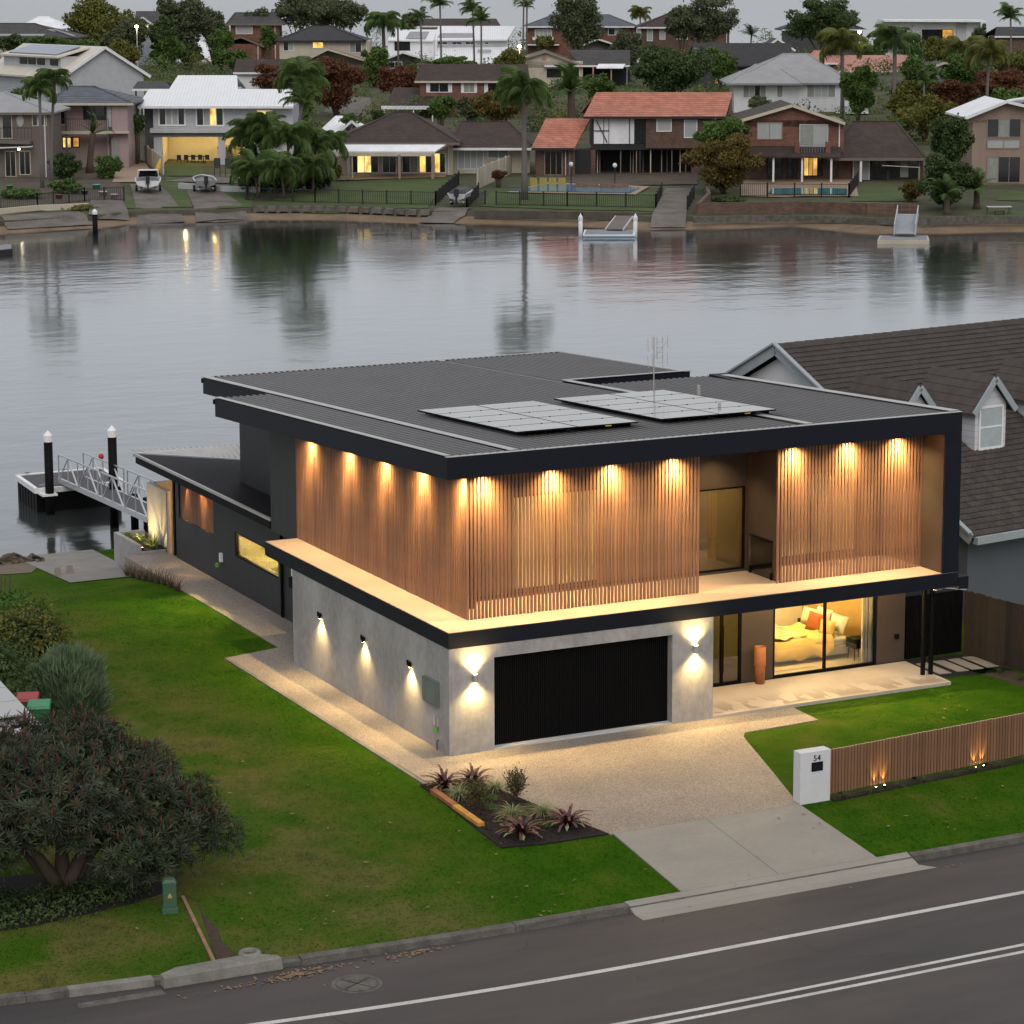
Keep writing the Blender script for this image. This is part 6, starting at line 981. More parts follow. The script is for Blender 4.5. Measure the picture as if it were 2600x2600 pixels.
h = FHs('white_modern_house', 'white flat-roofed modern house with orange-lit window on the skyline', 480, 2360); h.wall(2240, 56, 2490, None, 'fwhite', 0, 9); h.bar(2236, 52, 2494, 53, 'fwhiteroof', 2, 9, .35, 'flat_roof'); h.win(2286, 75, 2302, 106, 'dd', 0, 'fwhite'); h.win(2342, 76, 2418, 112, 'ddo', 0, 'fdark'); h.wall(2430, 54, 2453, 104, 'fgrey', -.3, .6, 'grey_panel'); h.bar(2236, 116, 2420, 120, 'fwhite', -.5, 1.2, .3, 'balcony')
h = FHs('grey_roof_shed', 'low cream gabled shed with dark roof among the palms', 345, 2390, cat='shed'); h.wall(2340, 182, 2450, None, 'fbluegrey'); h.gv(2328, 182, 2400, 158, 2470, 182, 'tdark', 'fbluegrey', 8, .5, 'fcream')
h = FHs('black_roof_house', 'long black-roofed house with a white skylight strip', 378, 1890); h.wall(1775, 168, 2010, None, 'fdarkgrey', 0, 7); h.gu(1750, 2010, 167, 1760, 2010, 109, 'tblack', 6, fm='fdark'); h.slab([h.p(1762, 132, 3.8), h.p(1952, 135, 3.8), h.p(1952, 125, 4.5), h.p(1762, 122, 4.5)], 'fwhiteroof', .1, 'skylight'); h.win(1836, 182, 1860, 212, 'b', 0); h.win(1870, 182, 1900, 200, 'b', 0); h.win(1815, 180, 1830, 212, 'o', 0, 'fdark')
h = FHs('cream_gable_house', 'cream gabled house with round vent and dark shaded porch', 378, 1410); h.wall(1312, 156, 1480, None, 'fcream', 0, 8); h.gv(1290, 160, 1385, 130, 1480, 165, 'tdark', 'fcream', 12, .5, 'ftan'); h.win(1388, 175, 1425, 197, 'd', 0, 'fcream'); h.win(1432, 175, 1470, 197, 'd', 0, 'fcream'); h.bar(1382, 168, 1474, 168, 'fwhite', -.4, .8, .25, 'awning'); h.gu(1474, 1600, 166, 1440, 1600, 127, 'tdark', 5); h.wall(1480, 168, 1600, None, 'fdark', 3, 3); m = MB(); m.lathe([(0, 0), (.32, 0), (.32, .06), (0, .06)], n=16); o = m.build('round_vent', M['fpinkroof'], h.o, loc=h.p(1382, 147, -.05)); o.rotation_euler = (math.pi/2, 0, 0); h.slab([h.p(1514, 172, -2.5), h.p(1582, 172, -2.5), h.p(1588, 162, 0), h.p(1520, 162, 0)], 'fwhiteroof', .12, 'porch_roof')
for x in (1506, 1552): h.post(x, 170, 212, 'fpinkroof', -2, .1)
h = FHs('orange_gable_cottage', 'small brown-roofed brick gable left of the cream house', 350, 1325); h.gv(1285, 210, 1328, 166, 1344, 200, 'tbrown', 'fbrick', 5, .4, 'ftan'); h.wall(1290, 206, 1340, None, 'fbrick', .3, 4)
h = FHs('grey_hip_brick_house', 'two-storey brick house with grey hipped roof on the skyline', 458, 1480); h.wall(1337, 66, 1616, None, 'fbrick', 0, 9); h.hip(1328, 1622, 67, 1405, 1545, 37, 'tgrey', 6, .8); h.win(1359, 75, 1400, 95, 'bbbb', 0); h.win(1508, 70, 1526, 88, 'b', 0); h.win(1545, 72, 1577, 88, 'db', 0); h.gu(1334, 1420, 112, 1340, 1420, 104, 'tblack', 2, 1.5, back=False); h.gv(1480, 113, 1518, 98, 1592, 122, 'tgrey', 'fwhite', 3, 2); h.bar(1352, 98, 1405, 98, 'fwhite', -.3, .6, .5, 'balcony')
h = FHs('brown_hip_brick_house', 'two-storey brown brick house with hipped roof behind the gum tree', 448, 1740); h.wall(1628, 68, 1852, None, 'fbrick2', 0, 9); h.hip(1618, 1862, 69, 1705, 1790, 30, 'tbrown', 6, .8); h.win(1644, 73, 1656, 103, 'b', 0); h.win(1676, 73, 1688, 99, 'b', 0); h.win(1720, 73, 1745, 99, 'bd', 0); h.wall(1617, 72, 1628, None, 'fwhite', 0, 1, 'downpipe_panel')
h = FHs('black_hip_house', 'cream house with black hipped roof and one lit window', 402, 820); h.wall(709, 104, 938, None, 'fcream', 0, 8); h.hip(698, 930, 103, 795, 838, 65, 'tblack', 6, .7, 'fdark'); h.win(720, 106, 745, 128, 'db', 0); h.win(795, 108, 820, 121, 'l', 0); h.win(888, 107, 917, 132, 'cd', 0); h.gv(760, 160, 832, 124, 945, 158, 'tblack', 'fcream', 5, 3, 'fcream'); h.win(905, 173, 916, 196, 'd', -2.6, 'fdark')
h = FHs('white_solar_house', 'white modern house with solar roof and high narrow windows', 425, 1150); h.wall(985, 101, 1110, None, 'fwhite', 0, 8); h.slab([h.p(984, 101, -.5), h.p(1100, 103, -.5), h.p(1110, 75, 5), h.p(998, 75, 5)], 'fmetal', .2); h.wall(1100, 101, 1290, 130, 'fgrey', 1.5, 6, 'clerestory_wall'); h.slab([h.p(1095, 101, .8), h.p(1288, 100, .8), h.p(1310, 66, 7), h.p(1114, 66, 7)], 'fmetal', .2); h.slab([h.p(1030, 97, 0), h.p(1080, 98, 0), h.p(1092, 78, 4.4), h.p(1042, 78, 4.4)], 'fgreyroof', .08, 'solar_panel'); h.slab([h.p(1110, 96, 1.6), h.p(1200, 96, 1.6), h.p(1215, 72, 6), h.p(1125, 72, 6)], 'fgreyroof', .08, 'solar_panel')
for x in (1112, 1148, 1182, 1232): h.win(x, 107, x+24 if x < 1230 else x+8, 112, 'dd', 1.5)
h.slab([h.p(1100, 160, -3), h.p(1280, 160, -3), h.p(1290, 119, 1.4), h.p(1110, 121, 1.4)], 'fmetal', .2, 'lower_roof'); h.wall(1060, 160, 1310, None, 'fwhite', -2.5, 6, 'lower_wall'); h.win(1003, 107, 1040, 127, 'dd', 0, 'fdark'); h.gv(935, 166, 1022, 132, 1130, 164, 'fmetal', 'fwhite', 5, 3.5); h.wall(950, 168, 1012, None, 'fwhite', -3.0, 3, 'porch_wall'); h.win(985, 158, 1020, 172, 'dd', -3.1, 'fwhite'); m = MB(); a = h.p(1213, 128, -.5); m.tube([a, (a[0]+2.1, a[1], a[2])], .22, 10); m.build('water_heater', M['fgrey'], h.o)
h = FHs('brick_attic_house', 'red brick house with dark roof and skylight at upper left', 430, 620); h.wall(585, 60, 705, None, 'fbrick', 0, 8); h.hip(574, 720, 61, 598, 690, 32, 'tdark', 5, .6, 'fbrown'); h.win(600, 65, 640, 85, 'b', 0); h.gv(546, 112, 612, 93, 672, 118, 'tbrown', 'fbrick', 7, 3, 'fbrown'); h.wall(556, 112, 662, None, 'fbrick', -2.8, 4)
h = FHs('solar_tile_house', 'charcoal tiled house with two rows of solar panels at upper left', 400, 90); h.wall(0, 96, 185, None, 'fcream', 1, 8); h.hip(-60, 192, 96, -30, 88, 59, 'tdark', 6, .8, 'fdark'); h.slab([h.p(-20, 90, -.2), h.p(110, 90, -.2), h.p(116, 86, .6), h.p(-20, 86, .6)], 'fgreyroof', .1, 'solar_panel'); h.slab([h.p(120, 74, 3), h.p(170, 91, .6), h.p(192, 90, .6), h.p(140, 74, 3)], 'fgreyroof', .1, 'solar_panel'); h.slab([h.p(-40, 80, 2.2), h.p(92, 82, 2.2), h.p(98, 73, 3.8), h.p(-40, 70, 3.8)], 'fgreyd', .1, 'solar_panel')
for x in (150, 178): h.post(x, 98, 112, 'fcream', -.3, .12)
h = FHs('white_peak_house', 'white hipped roof peeking over the charcoal solar house', 470, 95); h.hip(40, 160, 72, 100, 122, 42, 'fwhiteroof', 6); h.wall(50, 70, 150, None, 'fwhite')
h = FHs('lit_gable_house', 'grey tiled house with a small lit gable window among trees', 440, 370); h.gu(340, 430, 60, 345, 430, 28, 'tdark', 5); h.wall(345, 60, 425, None, 'fbluegrey'); h.gv(345, 58, 362, 43, 384, 59, 'tdark', 'fbluegrey', 4, .9); h.win(355, 61, 362, 78, 'b', -.3); h.win(368, 61, 376, 76, 'y', -.3)
h = FHs('dark_corner_house', 'dark brick house with black roof at the upper right corner', 440, 2580); h.wall(2530, 92, 2700, None, 'fbrick2'); h.gu(2525, 2720, 92, 2530, 2720, 68, 'tblack', 5)
h = FHs('far_gable_house', 'beige gabled house below the skyline left of the pink roof', 415, 1985); h.gv(1945, 118, 1975, 98, 2020, 128, 'tdark', 'fcream', 9, .5); h.wall(1950, 118, 2010, None, 'fcream', .3, 7)
h = FHs('tree_hidden_house', 'dark roofed house mostly hidden behind the skyline gum tree', 470, 2080); h.hip(1985, 2200, 75, 2050, 2120, 45, 'tblack', 6); h.wall(1995, 75, 2190, None, 'fdarkgrey')
h = FHs('white_porch_roof', 'white tent-like porch roof between the palms and the dark pavilion', 300, 870, cat='porch'); h.hip(808, 935, 338, 855, 885, 295, 'fwhiteroof', 4); h.wall(820, 338, 920, None, 'fwhite', .5, 5); h.gv(865, 330, 893, 306, 915, 325, 'fwhiteroof', 'fgrey', 2, .9)
h = FHs('far_lake_house', 'brown low roof glimpsed between the tall palms', 465, 1130); h.gu(1060, 1270, 66, 1075, 1260, 47, 'tbrown', 5); h.wall(1070, 66, 1260, None, 'fcream')
# ------------------------------------------------------------------ far bank: palms and trees
def frondmesh(L, kind, seed, m):
    r = np.random.default_rng(seed); V = []; n = 34; pts = []
    for i in range(n+1):
        t = i/n; th = {'king': .75-1.85*t*t, 'droop': .85-2.5*t**1.5, 'date': .95-1.55*t*t, 'ban': 1.2-1.3*t*t}[kind]; pts.append((pts[-1][0]+L/n*math.cos(th), pts[-1][1]+L/n*math.sin(th)) if pts else (0.0, 0.0))
    b = MB(); b.tube([(x, 0, z) for x, z in pts[::4]], [.05*L/3*(1-.8*i/9) for i in range(len(pts[::4]))], 4)
    for i in range(3, n+1):
        t = i/n; x, z = pts[i]; ll = L*(.30 if kind != 'ban' else .16)*math.sin(math.pi*min(1, .12+.86*t))**.8*(.85+.3*r.random()); wd = .055*L/3 if kind != 'ban' else .10
        for s in (-1, 1):
            dz = {'king': -.35, 'droop': -.9, 'date': -.1, 'ban': .05}[kind]*(.6+.8*r.random()); ex, ey, ez = x+ll*.45, s*ll*.85, z+ll*dz; b.face([(x-wd, 0, z), (x+wd, 0, z), (x+(ex-x)*.6+wd*.6, ey*.6, z+(ez-z)*.45), (ex, ey, ez)])
    return b.mesh('frond', m)
FMS = {(k, v_): [frondmesh(3.0, k, q, M[v_]) for q in (1, 2, 3)] for k in ('king', 'droop', 'date', 'ban') for v_ in ('frond', 'frondy')}
M['palmtrunk'] = mat('palm_trunk', (.15, .135, .125), .9, var=.25, sc=3, st=(1, 1, 5)); M['palmbrown'] = mat('brown_palm_trunk', (.085, .062, .045), .95, var=.3, sc=3, st=(1, 1, 4))
def palm(bx, by, cx, cy, Lpx, label, kind='king', mk='frond', n=20, v=None, tr='palmtrunk', r=.16, name='palm_tree', wind=.55, group='palms on the far bank'):
    if v is None: u, v, z = FG(bx, by)
    else: u = UZ(bx, by, v)[0]; z = fz(u, v)
    cu, cz = UZ(cx, cy, v); sc = (Lpx/FPX*v)/3.0; o = thing(name, label, 'palm tree', W3(u, v, z-.1), -YAW, group); b = MB(); hx, hz = cu-u, cz-z; pts = [(hx*(t**1.6), 0, hz*t) for t in (0, .25, .5, .75, 1)]; b.tube(pts, [r*1.35, r, r*.9, r*.85, r*.8], 8); b.build('trunk', M[tr], o, True); rr = random.Random(int(bx*7+cy)); F_ = FMS[(kind, mk)]
    for i in range(n):
        a = i*2.39996+rr.uniform(-.2, .2); t = (i+.5)/n; q = put('frond', F_[i % 3], o, (hx, 0, hz-.05)); q.rotation_euler = (rr.uniform(-.15, .15), .75*(t*2-1)-.10, a); k = sc*(.65+.55*rr.random()); q.scale = (k, k*rr.uniform(.8, 1.2), k*rr.uniform(.85, 1.25))
        a = a-wind*math.sin(a-2.6); q.rotation_euler[2] = a; q.rotation_euler[1] += -.25*wind*math.cos(a-2.6)+rr.uniform(-.2, .2)
    return o
palm(108, 478, 100, 222, 62, 'tall palm with pale trunk left of the pair at the pink house', 'droop', n=22); palm(131, 476, 138, 200, 58, 'tall palm with pale trunk right of the pair at the pink house', 'droop', n=22)
palm(228, 440, 236, 335, 58, 'broad banana palm in front of the pink house', 'ban', 'frond', 14, tr='palmbrown', r=.35); palm(250, 452, 252, 410, 26, 'small grassy palm beside the banana palm', 'date', 'frondy', 16)
palm(768, 470, 764, 200, 95, 'tall king palm rising out of the dark palm clump', 'droop', n=24, r=.17); palm(742, 475, 770, 250, 70, 'shorter palm beside the tall king palm of the clump', 'king', n=18)
for i, (bx, by, cx, cy, L, lb) in enumerate(((650, 485, 640, 345, 62, 'leftmost bushy palm of the dark clump'), (690, 488, 680, 330, 66, 'second bushy palm of the dark clump from the left'), (735, 490, 730, 345, 66, 'third bushy palm of the dark clump from the left'), (800, 480, 800, 370, 60, 'bushy palm of the dark clump behind the lawn corner'), (835, 475, 838, 360, 50, 'rightmost bushy palm of the dark clump'), (655, 503, 645, 432, 58, 'low front palm at the left of the dark clump'), (722, 506, 712, 430, 60, 'low front palm in the middle of the dark clump'), (795, 492, 795, 425, 54, 'low front palm at the right of the dark clump'))): palm(bx, by, cx, cy, L*1.3, lb, 'droop', 'frond', 30, tr='palmbrown', r=.13)
palm(978, 240, 972, 55, 60, 'big drooping palm left of the white solar house', 'droop', n=24, v=392, r=.3, tr='palmbrown'); palm(1012, 200, 1010, 60, 40, 'smaller palm right behind the big drooping palm', 'droop', n=18, v=400); palm(1071, 170, 1068, 45, 38, 'slim palm in front of the white solar house, leftmost', 'king', n=18, v=395); palm(1121, 170, 1117, 10, 48, 'tallest slim palm in front of the white solar house', 'king', n=18, v=395); palm(1222, 170, 1222, 50, 46, 'slim palm at the right of the white solar house', 'king', n=18, v=395); palm(1205, 175, 1200, 25, 42, 'leaning palm just left of the right slim palm', 'king', n=18, v=400)
palm(1328, 130, 1330, -8, 42, 'very tall thin palm touching the top picture edge', 'king', n=16, v=430); palm(1337, 130, 1338, 14, 30, 'thin palm beside the very tall one at the top edge', 'king', n=14, v=440)
palm(1332, 508, 1330, 232, 100, 'big front palm with drooping crown by the terracotta wing', 'droop', n=26, r=.26, tr='palmtrunk'); palm(1452, 300, 1450, 228, 78, 'squat date palm behind the terracotta roof', 'date', n=26, v=300, r=.5, tr='palmbrown')
palm(1628, 120, 1625, 35, 40, 'round-headed palm between the two brick skyline houses', 'droop', 'frondy', 20, v=470); palm(1905, 125, 1908, 88, 36, 'small date palm right of the brown brick skyline house', 'date', n=20, v=430)
palm(2139, 275, 2138, 110, 78, 'drooping palm in front of the pale grey roof', 'droop', 'frondy', 26, v=322, r=.26); palm(2270, 305, 2272, 105, 82, 'windblown palm in front of the pink roof', 'droop', 'frond', 24, v=312, r=.28); palm(2504, 275, 2512, 135, 78, 'windblown palm above the rust-coloured hedge', 'droop', 'frondy', 24, v=318, r=.22); palm(2568, 110, 2566, 42, 48, 'palm at the top right corner before the dark house', 'king', 'frond', 20, v=420); palm(2350, 240, 2345, 205, 40, 'low palm beside the rust-coloured hedge', 'date', 'frond', 18, v=310); palm(2430, 200, 2440, 125, 55, 'palm in front of the white modern house', 'droop', 'frondy', 20, v=360)
palm(2405, 545, 2402, 490, 60, 'dark cycad at the water edge, left of the pair', 'date', 'frond', 26, tr='palmbrown', r=.3, name='cycad', group='cycads by the water'); palm(2480, 530, 2480, 478, 58, 'dark cycad at the water edge, right of the pair', 'date', 'frond', 26, tr='palmbrown', r=.3, name='cycad', group='cycads by the water')
def tree(px, py, rx, ry, v, mk, label, n=3600, leaf=.5, by=None, bm='bark', seed=0, name='tree', cat='tree', k=11, fill=.5, group='trees on the far bank', trunk=True):
    if v is None: u, v, z = FG(px, by)
    else: u = UZ(px, py, v)[0]; z = fz(u, v)
    cu, cz = UZ(px, py, v); s = v/FPX; RX, RZ = rx*s, ry*s; o = thing(name, label, cat, W3(u, v, z-.1), -YAW, group); r = random.Random(seed+int(px)); ch = cz-z; bl = [(0, 0, ch, RX*.5, RX*.45, RZ*.52)]
    for i in range(k+9): a = i*2.4+r.random(); el = r.uniform(-.8, 1.25); q = r.uniform(.40, .92); e_ = r.uniform(.15, .36); bl.append((RX*q*math.cos(a)*math.cos(el), RX*q*.8*math.sin(a)*math.cos(el), ch+RZ*.80*q*math.sin(el), RX*e_, RX*e_, RZ*e_*r.uniform(.7, 1.2)))
    if trunk: branchy(o, (0, 0, 0), [(b[0]*.8, b[1]*.8, b[2]) for b in bl[:6]], .18 if RZ < 4 else .3, bm)
    bl = [(a, b, c, d*r.uniform(.95, 1.2), e*1.1, f*r.uniform(.95, 1.2)) for a, b, c, d, e, f in bl]; bl.append((0, 0, ch-RZ*.45, RX*.55, RX*.5, RZ*.5))
    leafy('crown', M[mk], bl, int(n*2.0), leaf*.85, seed+int(px)+3, o, shell=fill*.8, asp=.6, sizevar=.6); return o
T = tree
for i, (px, py, rx, ry, by, lb) in enumerate(((655, 440, 56, 50, 486, 'dense dark undergrowth at the left of the palm clump'), (725, 438, 58, 54, 486, 'dense dark undergrowth in the middle of the palm clump'), (800, 435, 50, 50, 480, 'dense dark undergrowth at the right of the palm clump'), (640, 405, 38, 42, 482, 'dark arching foliage beside the lit dining room'))): tree(px, py, rx, ry, None, 'leafdark', lb, 5200, .36, by=by, name='palm_undergrowth', cat='shrub', trunk=False, group='undergrowth of the palm clump')
T(255, 62, 95, 75, 425, 'leafyel', 'broad yellow-green tree at the upper left skyline', 6500, .55); T(330, 95, 60, 60, 415, 'leafgum', 'grey-green tree beside the lit gable window', 3600, .5); T(470, 50, 72, 75, 428, 'leafgum', 'tall dark gum tree at the upper left skyline', 6000, .5); T(410, 75, 40, 45, 420, 'leafdark', 'dark tree left of the tall gum at upper left', 2200, .5)
T(760, 25, 78, 48, 440, 'leafgum', 'open gum tree behind the black hip roof, left half', 3600, .5, bm='barkpale'); T(870, 28, 75, 45, 445, 'leafgum', 'open gum tree behind the black hip roof, right half', 3600, .5, bm='barkpale'); T(683, 90, 26, 35, 420, 'leafmid', 'small bright tree beside the brick attic house', 1200, .4); T(1040, 55, 30, 30, 440, 'leafgum', 'small grey tree behind the slim palms', 1000, .5)
T(852, 205, 78, 72, 338, 'leafrust', 'large rust-leaved tree in the middle of the far bank', 7000, .4); T(690, 195, 55, 45, 345, 'leafrust', 'rust-leaved tree behind the white lit house', 3000, .4); T(1022, 205, 58, 50, 350, 'leafrust', 'rust-leaved tree beside the brick shuttered house', 4000, .4)
T(1470, 50, 78, 78, 430, 'leafgum', 'tall gum tree before the grey hip brick house', 6500, .45, bm='barkpale', fill=.35); T(1790, 42, 88, 66, 430, 'leafgum', 'spreading gum tree before the brown brick house', 6500, .45, bm='barkpale', fill=.35); T(1730, 55, 45, 45, 428, 'leafgum', 'left limb gum beside the spreading skyline gum', 2600, .45); T(2090, 45, 95, 62, 440, 'leafdark', 'large dark tree on the skyline above the grey roof', 7000, .45)
T(1697, 168, 118, 68, 345, 'leafdark', 'big dark rounded tree behind the terracotta roof', 9000, .42); T(1265, 262, 82, 42, 310, 'leafolive', 'olive bush in front of the brick shuttered house', 3600, .35); T(1195, 270, 40, 30, 312, 'leafgum', 'grey bush left of the olive bush', 1500, .35); T(1640, 290, 40, 20, 300, 'leafdark', 'dark shrub peeping over the terracotta roof', 900, .35)
T(1832, 335, 78, 48, None, 'leafmid', 'rounded green tree over the olive tree at the water front', 5200, .34, by=472); T(1838, 408, 92, 72, None, 'leafolive', 'olive-brown tree in front of the terracotta house', 8000, .32, by=492)
T(2350, 285, 70, 50, 300, 'leafyel', 'yellow-green tree behind the brown hip wing', 4500, .35); T(2290, 300, 45, 30, 296, 'leafyel', 'small yellow-green shrub left of the yellow tree', 1800, .3); T(2250, 312, 45, 16, 290, 'leafmid', 'bright green hedge behind the brown hip wing', 1500, .25, name='hedge', cat='hedge'); T(2420, 235, 70, 40, 325, 'leafrust', 'rust-coloured hedge tree, left of the pair', 4200, .4); T(2540, 215, 90, 45, 335, 'leafrust', 'rust-coloured hedge tree, right of the pair', 4600, .4); T(2580, 165, 60, 40, 350, 'leafyel', 'yellow-green shrub at the right edge above the hedge', 2600, .4)
T(2412, 345, 55, 75, None, 'leafdark', 'tall dark shrub beside the tan gable house', 5200, .32, by=500); T(2400, 450, 78, 72, None, 'leafdark', 'big dark shrub mass at the right water front', 6500, .3, by=530); T(2310, 480, 30, 28, None, 'leafolive', 'small brown shrub beside the garden steps', 1200, .25, by=512); T(1990, 285, 35, 20, 300, 'leafmid', 'green shrub behind the brick gable roof', 1000, .3); T(1935, 260, 40, 25, 305, 'leafgum', 'grey-green shrub left of the brick gable', 1200, .3)
T(165, 415, 45, 38, None, 'leafdark', 'dark garden shrub under the twin palms', 2600, .28, by=455); T(55, 490, 60, 22, None, 'leafmid', 'green garden planting at the far left water front', 2600, .24, by=505); T(170, 470, 50, 24, None, 'leafmid', 'green shrub between the garden pots', 2000, .24, by=492); T(275, 425, 32, 40, None, 'leafmid', 'green shrub by the pink house door', 1800, .25, by=455); T(345, 310, 26, 28, 280, 'leafmid', 'green shrub between pink and white houses', 1400, .28); T(885, 300, 30, 14, 300, 'leafmid', 'green hedge by the far street', 700, .25); T(960, 290, 22, 22, 300, 'leafdark', 'dark shrub at the pergola corner', 900, .25); T(840, 425, 30, 35, None, 'leafyel', 'yellow-green shrub at the verandah corner', 1800, .22, by=458); T(1265, 440, 22, 14, None, 'leafrust', 'red-brown low shrub by the cream fence', 800, .2, by=476); T(200, 522, 60, 9, None, 'leafyel', 'low flowering hedge on the left sea wall', 1400, .18, by=530, trunk=False); T(1840, 505, 50, 12, None, 'leafdark', 'low dark planting on the brick retaining wall', 1200, .2, by=512, trunk=False); T(30, 105, 60, 22, 380, 'leafdark', 'dark treetop below the solar tile house', 2000, .45); T(120, 100, 50, 14, 385, 'leafmid', 'green treetop behind the grey gable roof', 1200, .4); T(2210, 130, 40, 30, 420, 'leafmid', 'green shrub beside the white modern house', 1500, .4); T(2330, 125, 60, 22, 430, 'leafmid', 'green garden below the white modern house', 1800, .4); T(1380, 105, 30, 20, 420, 'leafyel', 'yellow-green shrub below the grey hip house', 900, .4); T(600, 145, 45, 28, 400, 'leafmid', 'green shrub below the brick attic house', 1500, .4); T(1975, 125, 30, 18, 425, 'leafyel', 'yellow shrub beside the beige gable', 800, .4); T(2490, 90, 30, 40, 450, 'leafdark', 'dark cypress-like tree right of the white modern house', 1400, .4)
for px, py, rx, ry, v_, mk, lb in ((560, 105, 40, 40, 410, 'leafmid', 'green tree left of the brick attic house'), (215, 120, 60, 45, 400, 'leafmid', 'green understorey tree below the yellow-green skyline tree'), (310, 130, 55, 40, 395, 'leafyel', 'yellow-green understorey tree behind the white hip roof'), (420, 115, 50, 35, 420, 'leafmid', 'green tree behind the white hip roof, right of the street lamp'), (540, 55, 40, 45, 440, 'leafgum', 'grey-green tree right of the tall gum at upper left'), (660, 60, 45, 50, 435, 'leafgum', 'grey-green tree behind the brick attic house'), (815, 15, 55, 40, 452, 'leafgum', 'gum treetop at the upper edge between two others'), (950, 150, 40, 45, 385, 'leafmid', 'green tree under the big drooping palm'), (1300, 150, 40, 35, 372, 'leafyel', 'yellow-green shrub beside the cream gable'), (1520, 215, 50, 30, 350, 'leafmid', 'green shrub between date palm and dark rounded tree'), (1590, 110, 45, 45, 400, 'leafgum', 'grey-green tree right of the cream gable porch'), (1830, 150, 45, 35, 370, 'leafmid', 'green tree in front of the black roof'), (2180, 215, 45, 50, 318, 'leafmid', 'green tree between the grey and the pink roof'), (2330, 190, 55, 55, 330, 'leafmid', 'leafy green tree right of the pink roof'), (2300, 240, 50, 40, 312, 'leafyel', 'yellow-green tree below the pink roof'), (2450, 165, 60, 50, 345, 'leafmid', 'broad green tree below the white modern house'), (2390, 115, 50, 35, 400, 'leafyel', 'yellow-green tree in front of the white modern house'), (2560, 255, 60, 35, 300, 'leafmid', 'green tree behind the white gable at right'), (2480, 290, 50, 40, 290, 'leafyel', 'yellow-green shrub left of the tan gable house'), (750, 260, 45, 40, 300, 'leafmid', 'green tree behind the palm clump'), (480, 120, 40, 25, 425, 'leafdark', 'dark hedge tree behind the white hip roof'), (1150, 150, 55, 18, 385, 'leafmid', 'green hedge before the white solar house'), (60, 250, 40, 30, 290, 'leafmid', 'green shrub behind the grey-brown balcony house'), (1120, 255, 40, 25, 312, 'leafmid', 'green shrub under the brick shuttered house'), (1960, 180, 40, 40, 365, 'leafgum', 'grey-green tree between the black and the grey roof')): tree(px, py+10, rx, ry*1.3, v_, mk, lb, 4200, .42)
# ------------------------------------------------------------------ sea walls, fences, boats, docks
sw = thing('block_sea_wall', 'concrete block sea wall along the pavilion lawn', 'sea wall'); 
for i in range(15):
    a = FG(652+i*29.5, 531); b = FG(652+(i+.93)*29.5, 531); m = MB(); pa, pb = Vector(W3(a[0], shore(a[0])+2.75, -1.0)), Vector(W3(b[0], shore(b[0])+2.75, -1.0)); m.bar(pa, pb, .7, .45); m.build('block', M['concfar'] if i % 3 else M['kerb'], sw)
    m = MB(); pc = Vector(W3(a[0], shore(a[0])+2.5, -1.1)); m.box(-.15, -.15, -.5, .15, .15, .45); m.build('pile', M['kerb'], sw, loc=pc)
def wallrun(name, pts, h, mk, label, th=.3, cat='wall'):
    o = thing(name, label, cat)
    for (x0, y0), (x1, y1) in zip(pts[:-1], pts[1:]): a, b = FG(x0, y0), FG(x1, y1); m = MB(); m.bar(Vector(W3(a[0], a[1], a[2]+h/2-.1)), Vector(W3(b[0], b[1], b[2]+h/2-.1)), th, h+.2); m.build('wall_section', M[mk], o)
    return o
wallrun('retaining_wall', [(1770, 545), (2020, 540), (2200, 545), (2330, 548)], 1.0, 'fbrick2', 'mossy brick retaining wall below the brick gable house'); wallrun('retaining_wall', [(1770, 545), (1800, 515), (1790, 480)], .9, 'fbrick2', 'stepped brick wall beside the concrete slipway'); wallrun('grass_bank_wall', [(1205, 548), (1480, 552), (1655, 555)], .5, 'farwall', 'low mossy bank wall below the terracotta house lawn'); wallrun('concrete_footing', [(1760, 560), (2020, 556), (2300, 566)], .35, 'kerb', 'pale concrete footing along the brick retaining wall'); wallrun('right_sea_wall', [(2330, 566), (2460, 563), (2680, 563)], .5, 'kerb', 'concrete sea wall at the right edge of the far bank'); wallrun('pool_terrace_wall', [(455, 480), (560, 488), (660, 490)], .6, 'fgrey', 'grey rendered terrace wall under the black loungers')
wallrun('garden_wall', [(-40, 548), (100, 535), (225, 530)], .5, 'fcream', 'pale low garden wall at the left water front')
def panelfence(pts, h, mk, label, n=6):
    o = thing('panel_fence', label, 'fence')
    for (x0, y0), (x1, y1) in zip(pts[:-1], pts[1:]):
        a, b = np.array(FG(x0, y0)), np.array(FG(x1, y1))
        for i in range(n): p, q = a+(b-a)*i/n, a+(b-a)*(i+.97)/n; m = MB(); m.bar(Vector(W3(p[0], p[1], p[2]+h/2)), Vector(W3(q[0], q[1], q[2]+h/2)), .06, h); m.build('panel', M[mk], o); m = MB(); m.bar(Vector(W3(p[0], p[1], p[2])), Vector(W3(p[0], p[1], p[2]+h+.15)), .12); m.build('post', M[mk], o)
panelfence([(415, 445), (365, 408), (330, 395)], 1.8, 'fcream', 'cream panel fence between the pink and the white house', 4); panelfence([(1212, 480), (1300, 440)], 1.9, 'fcream', 'cream panel fence beside the covered boat', 5)
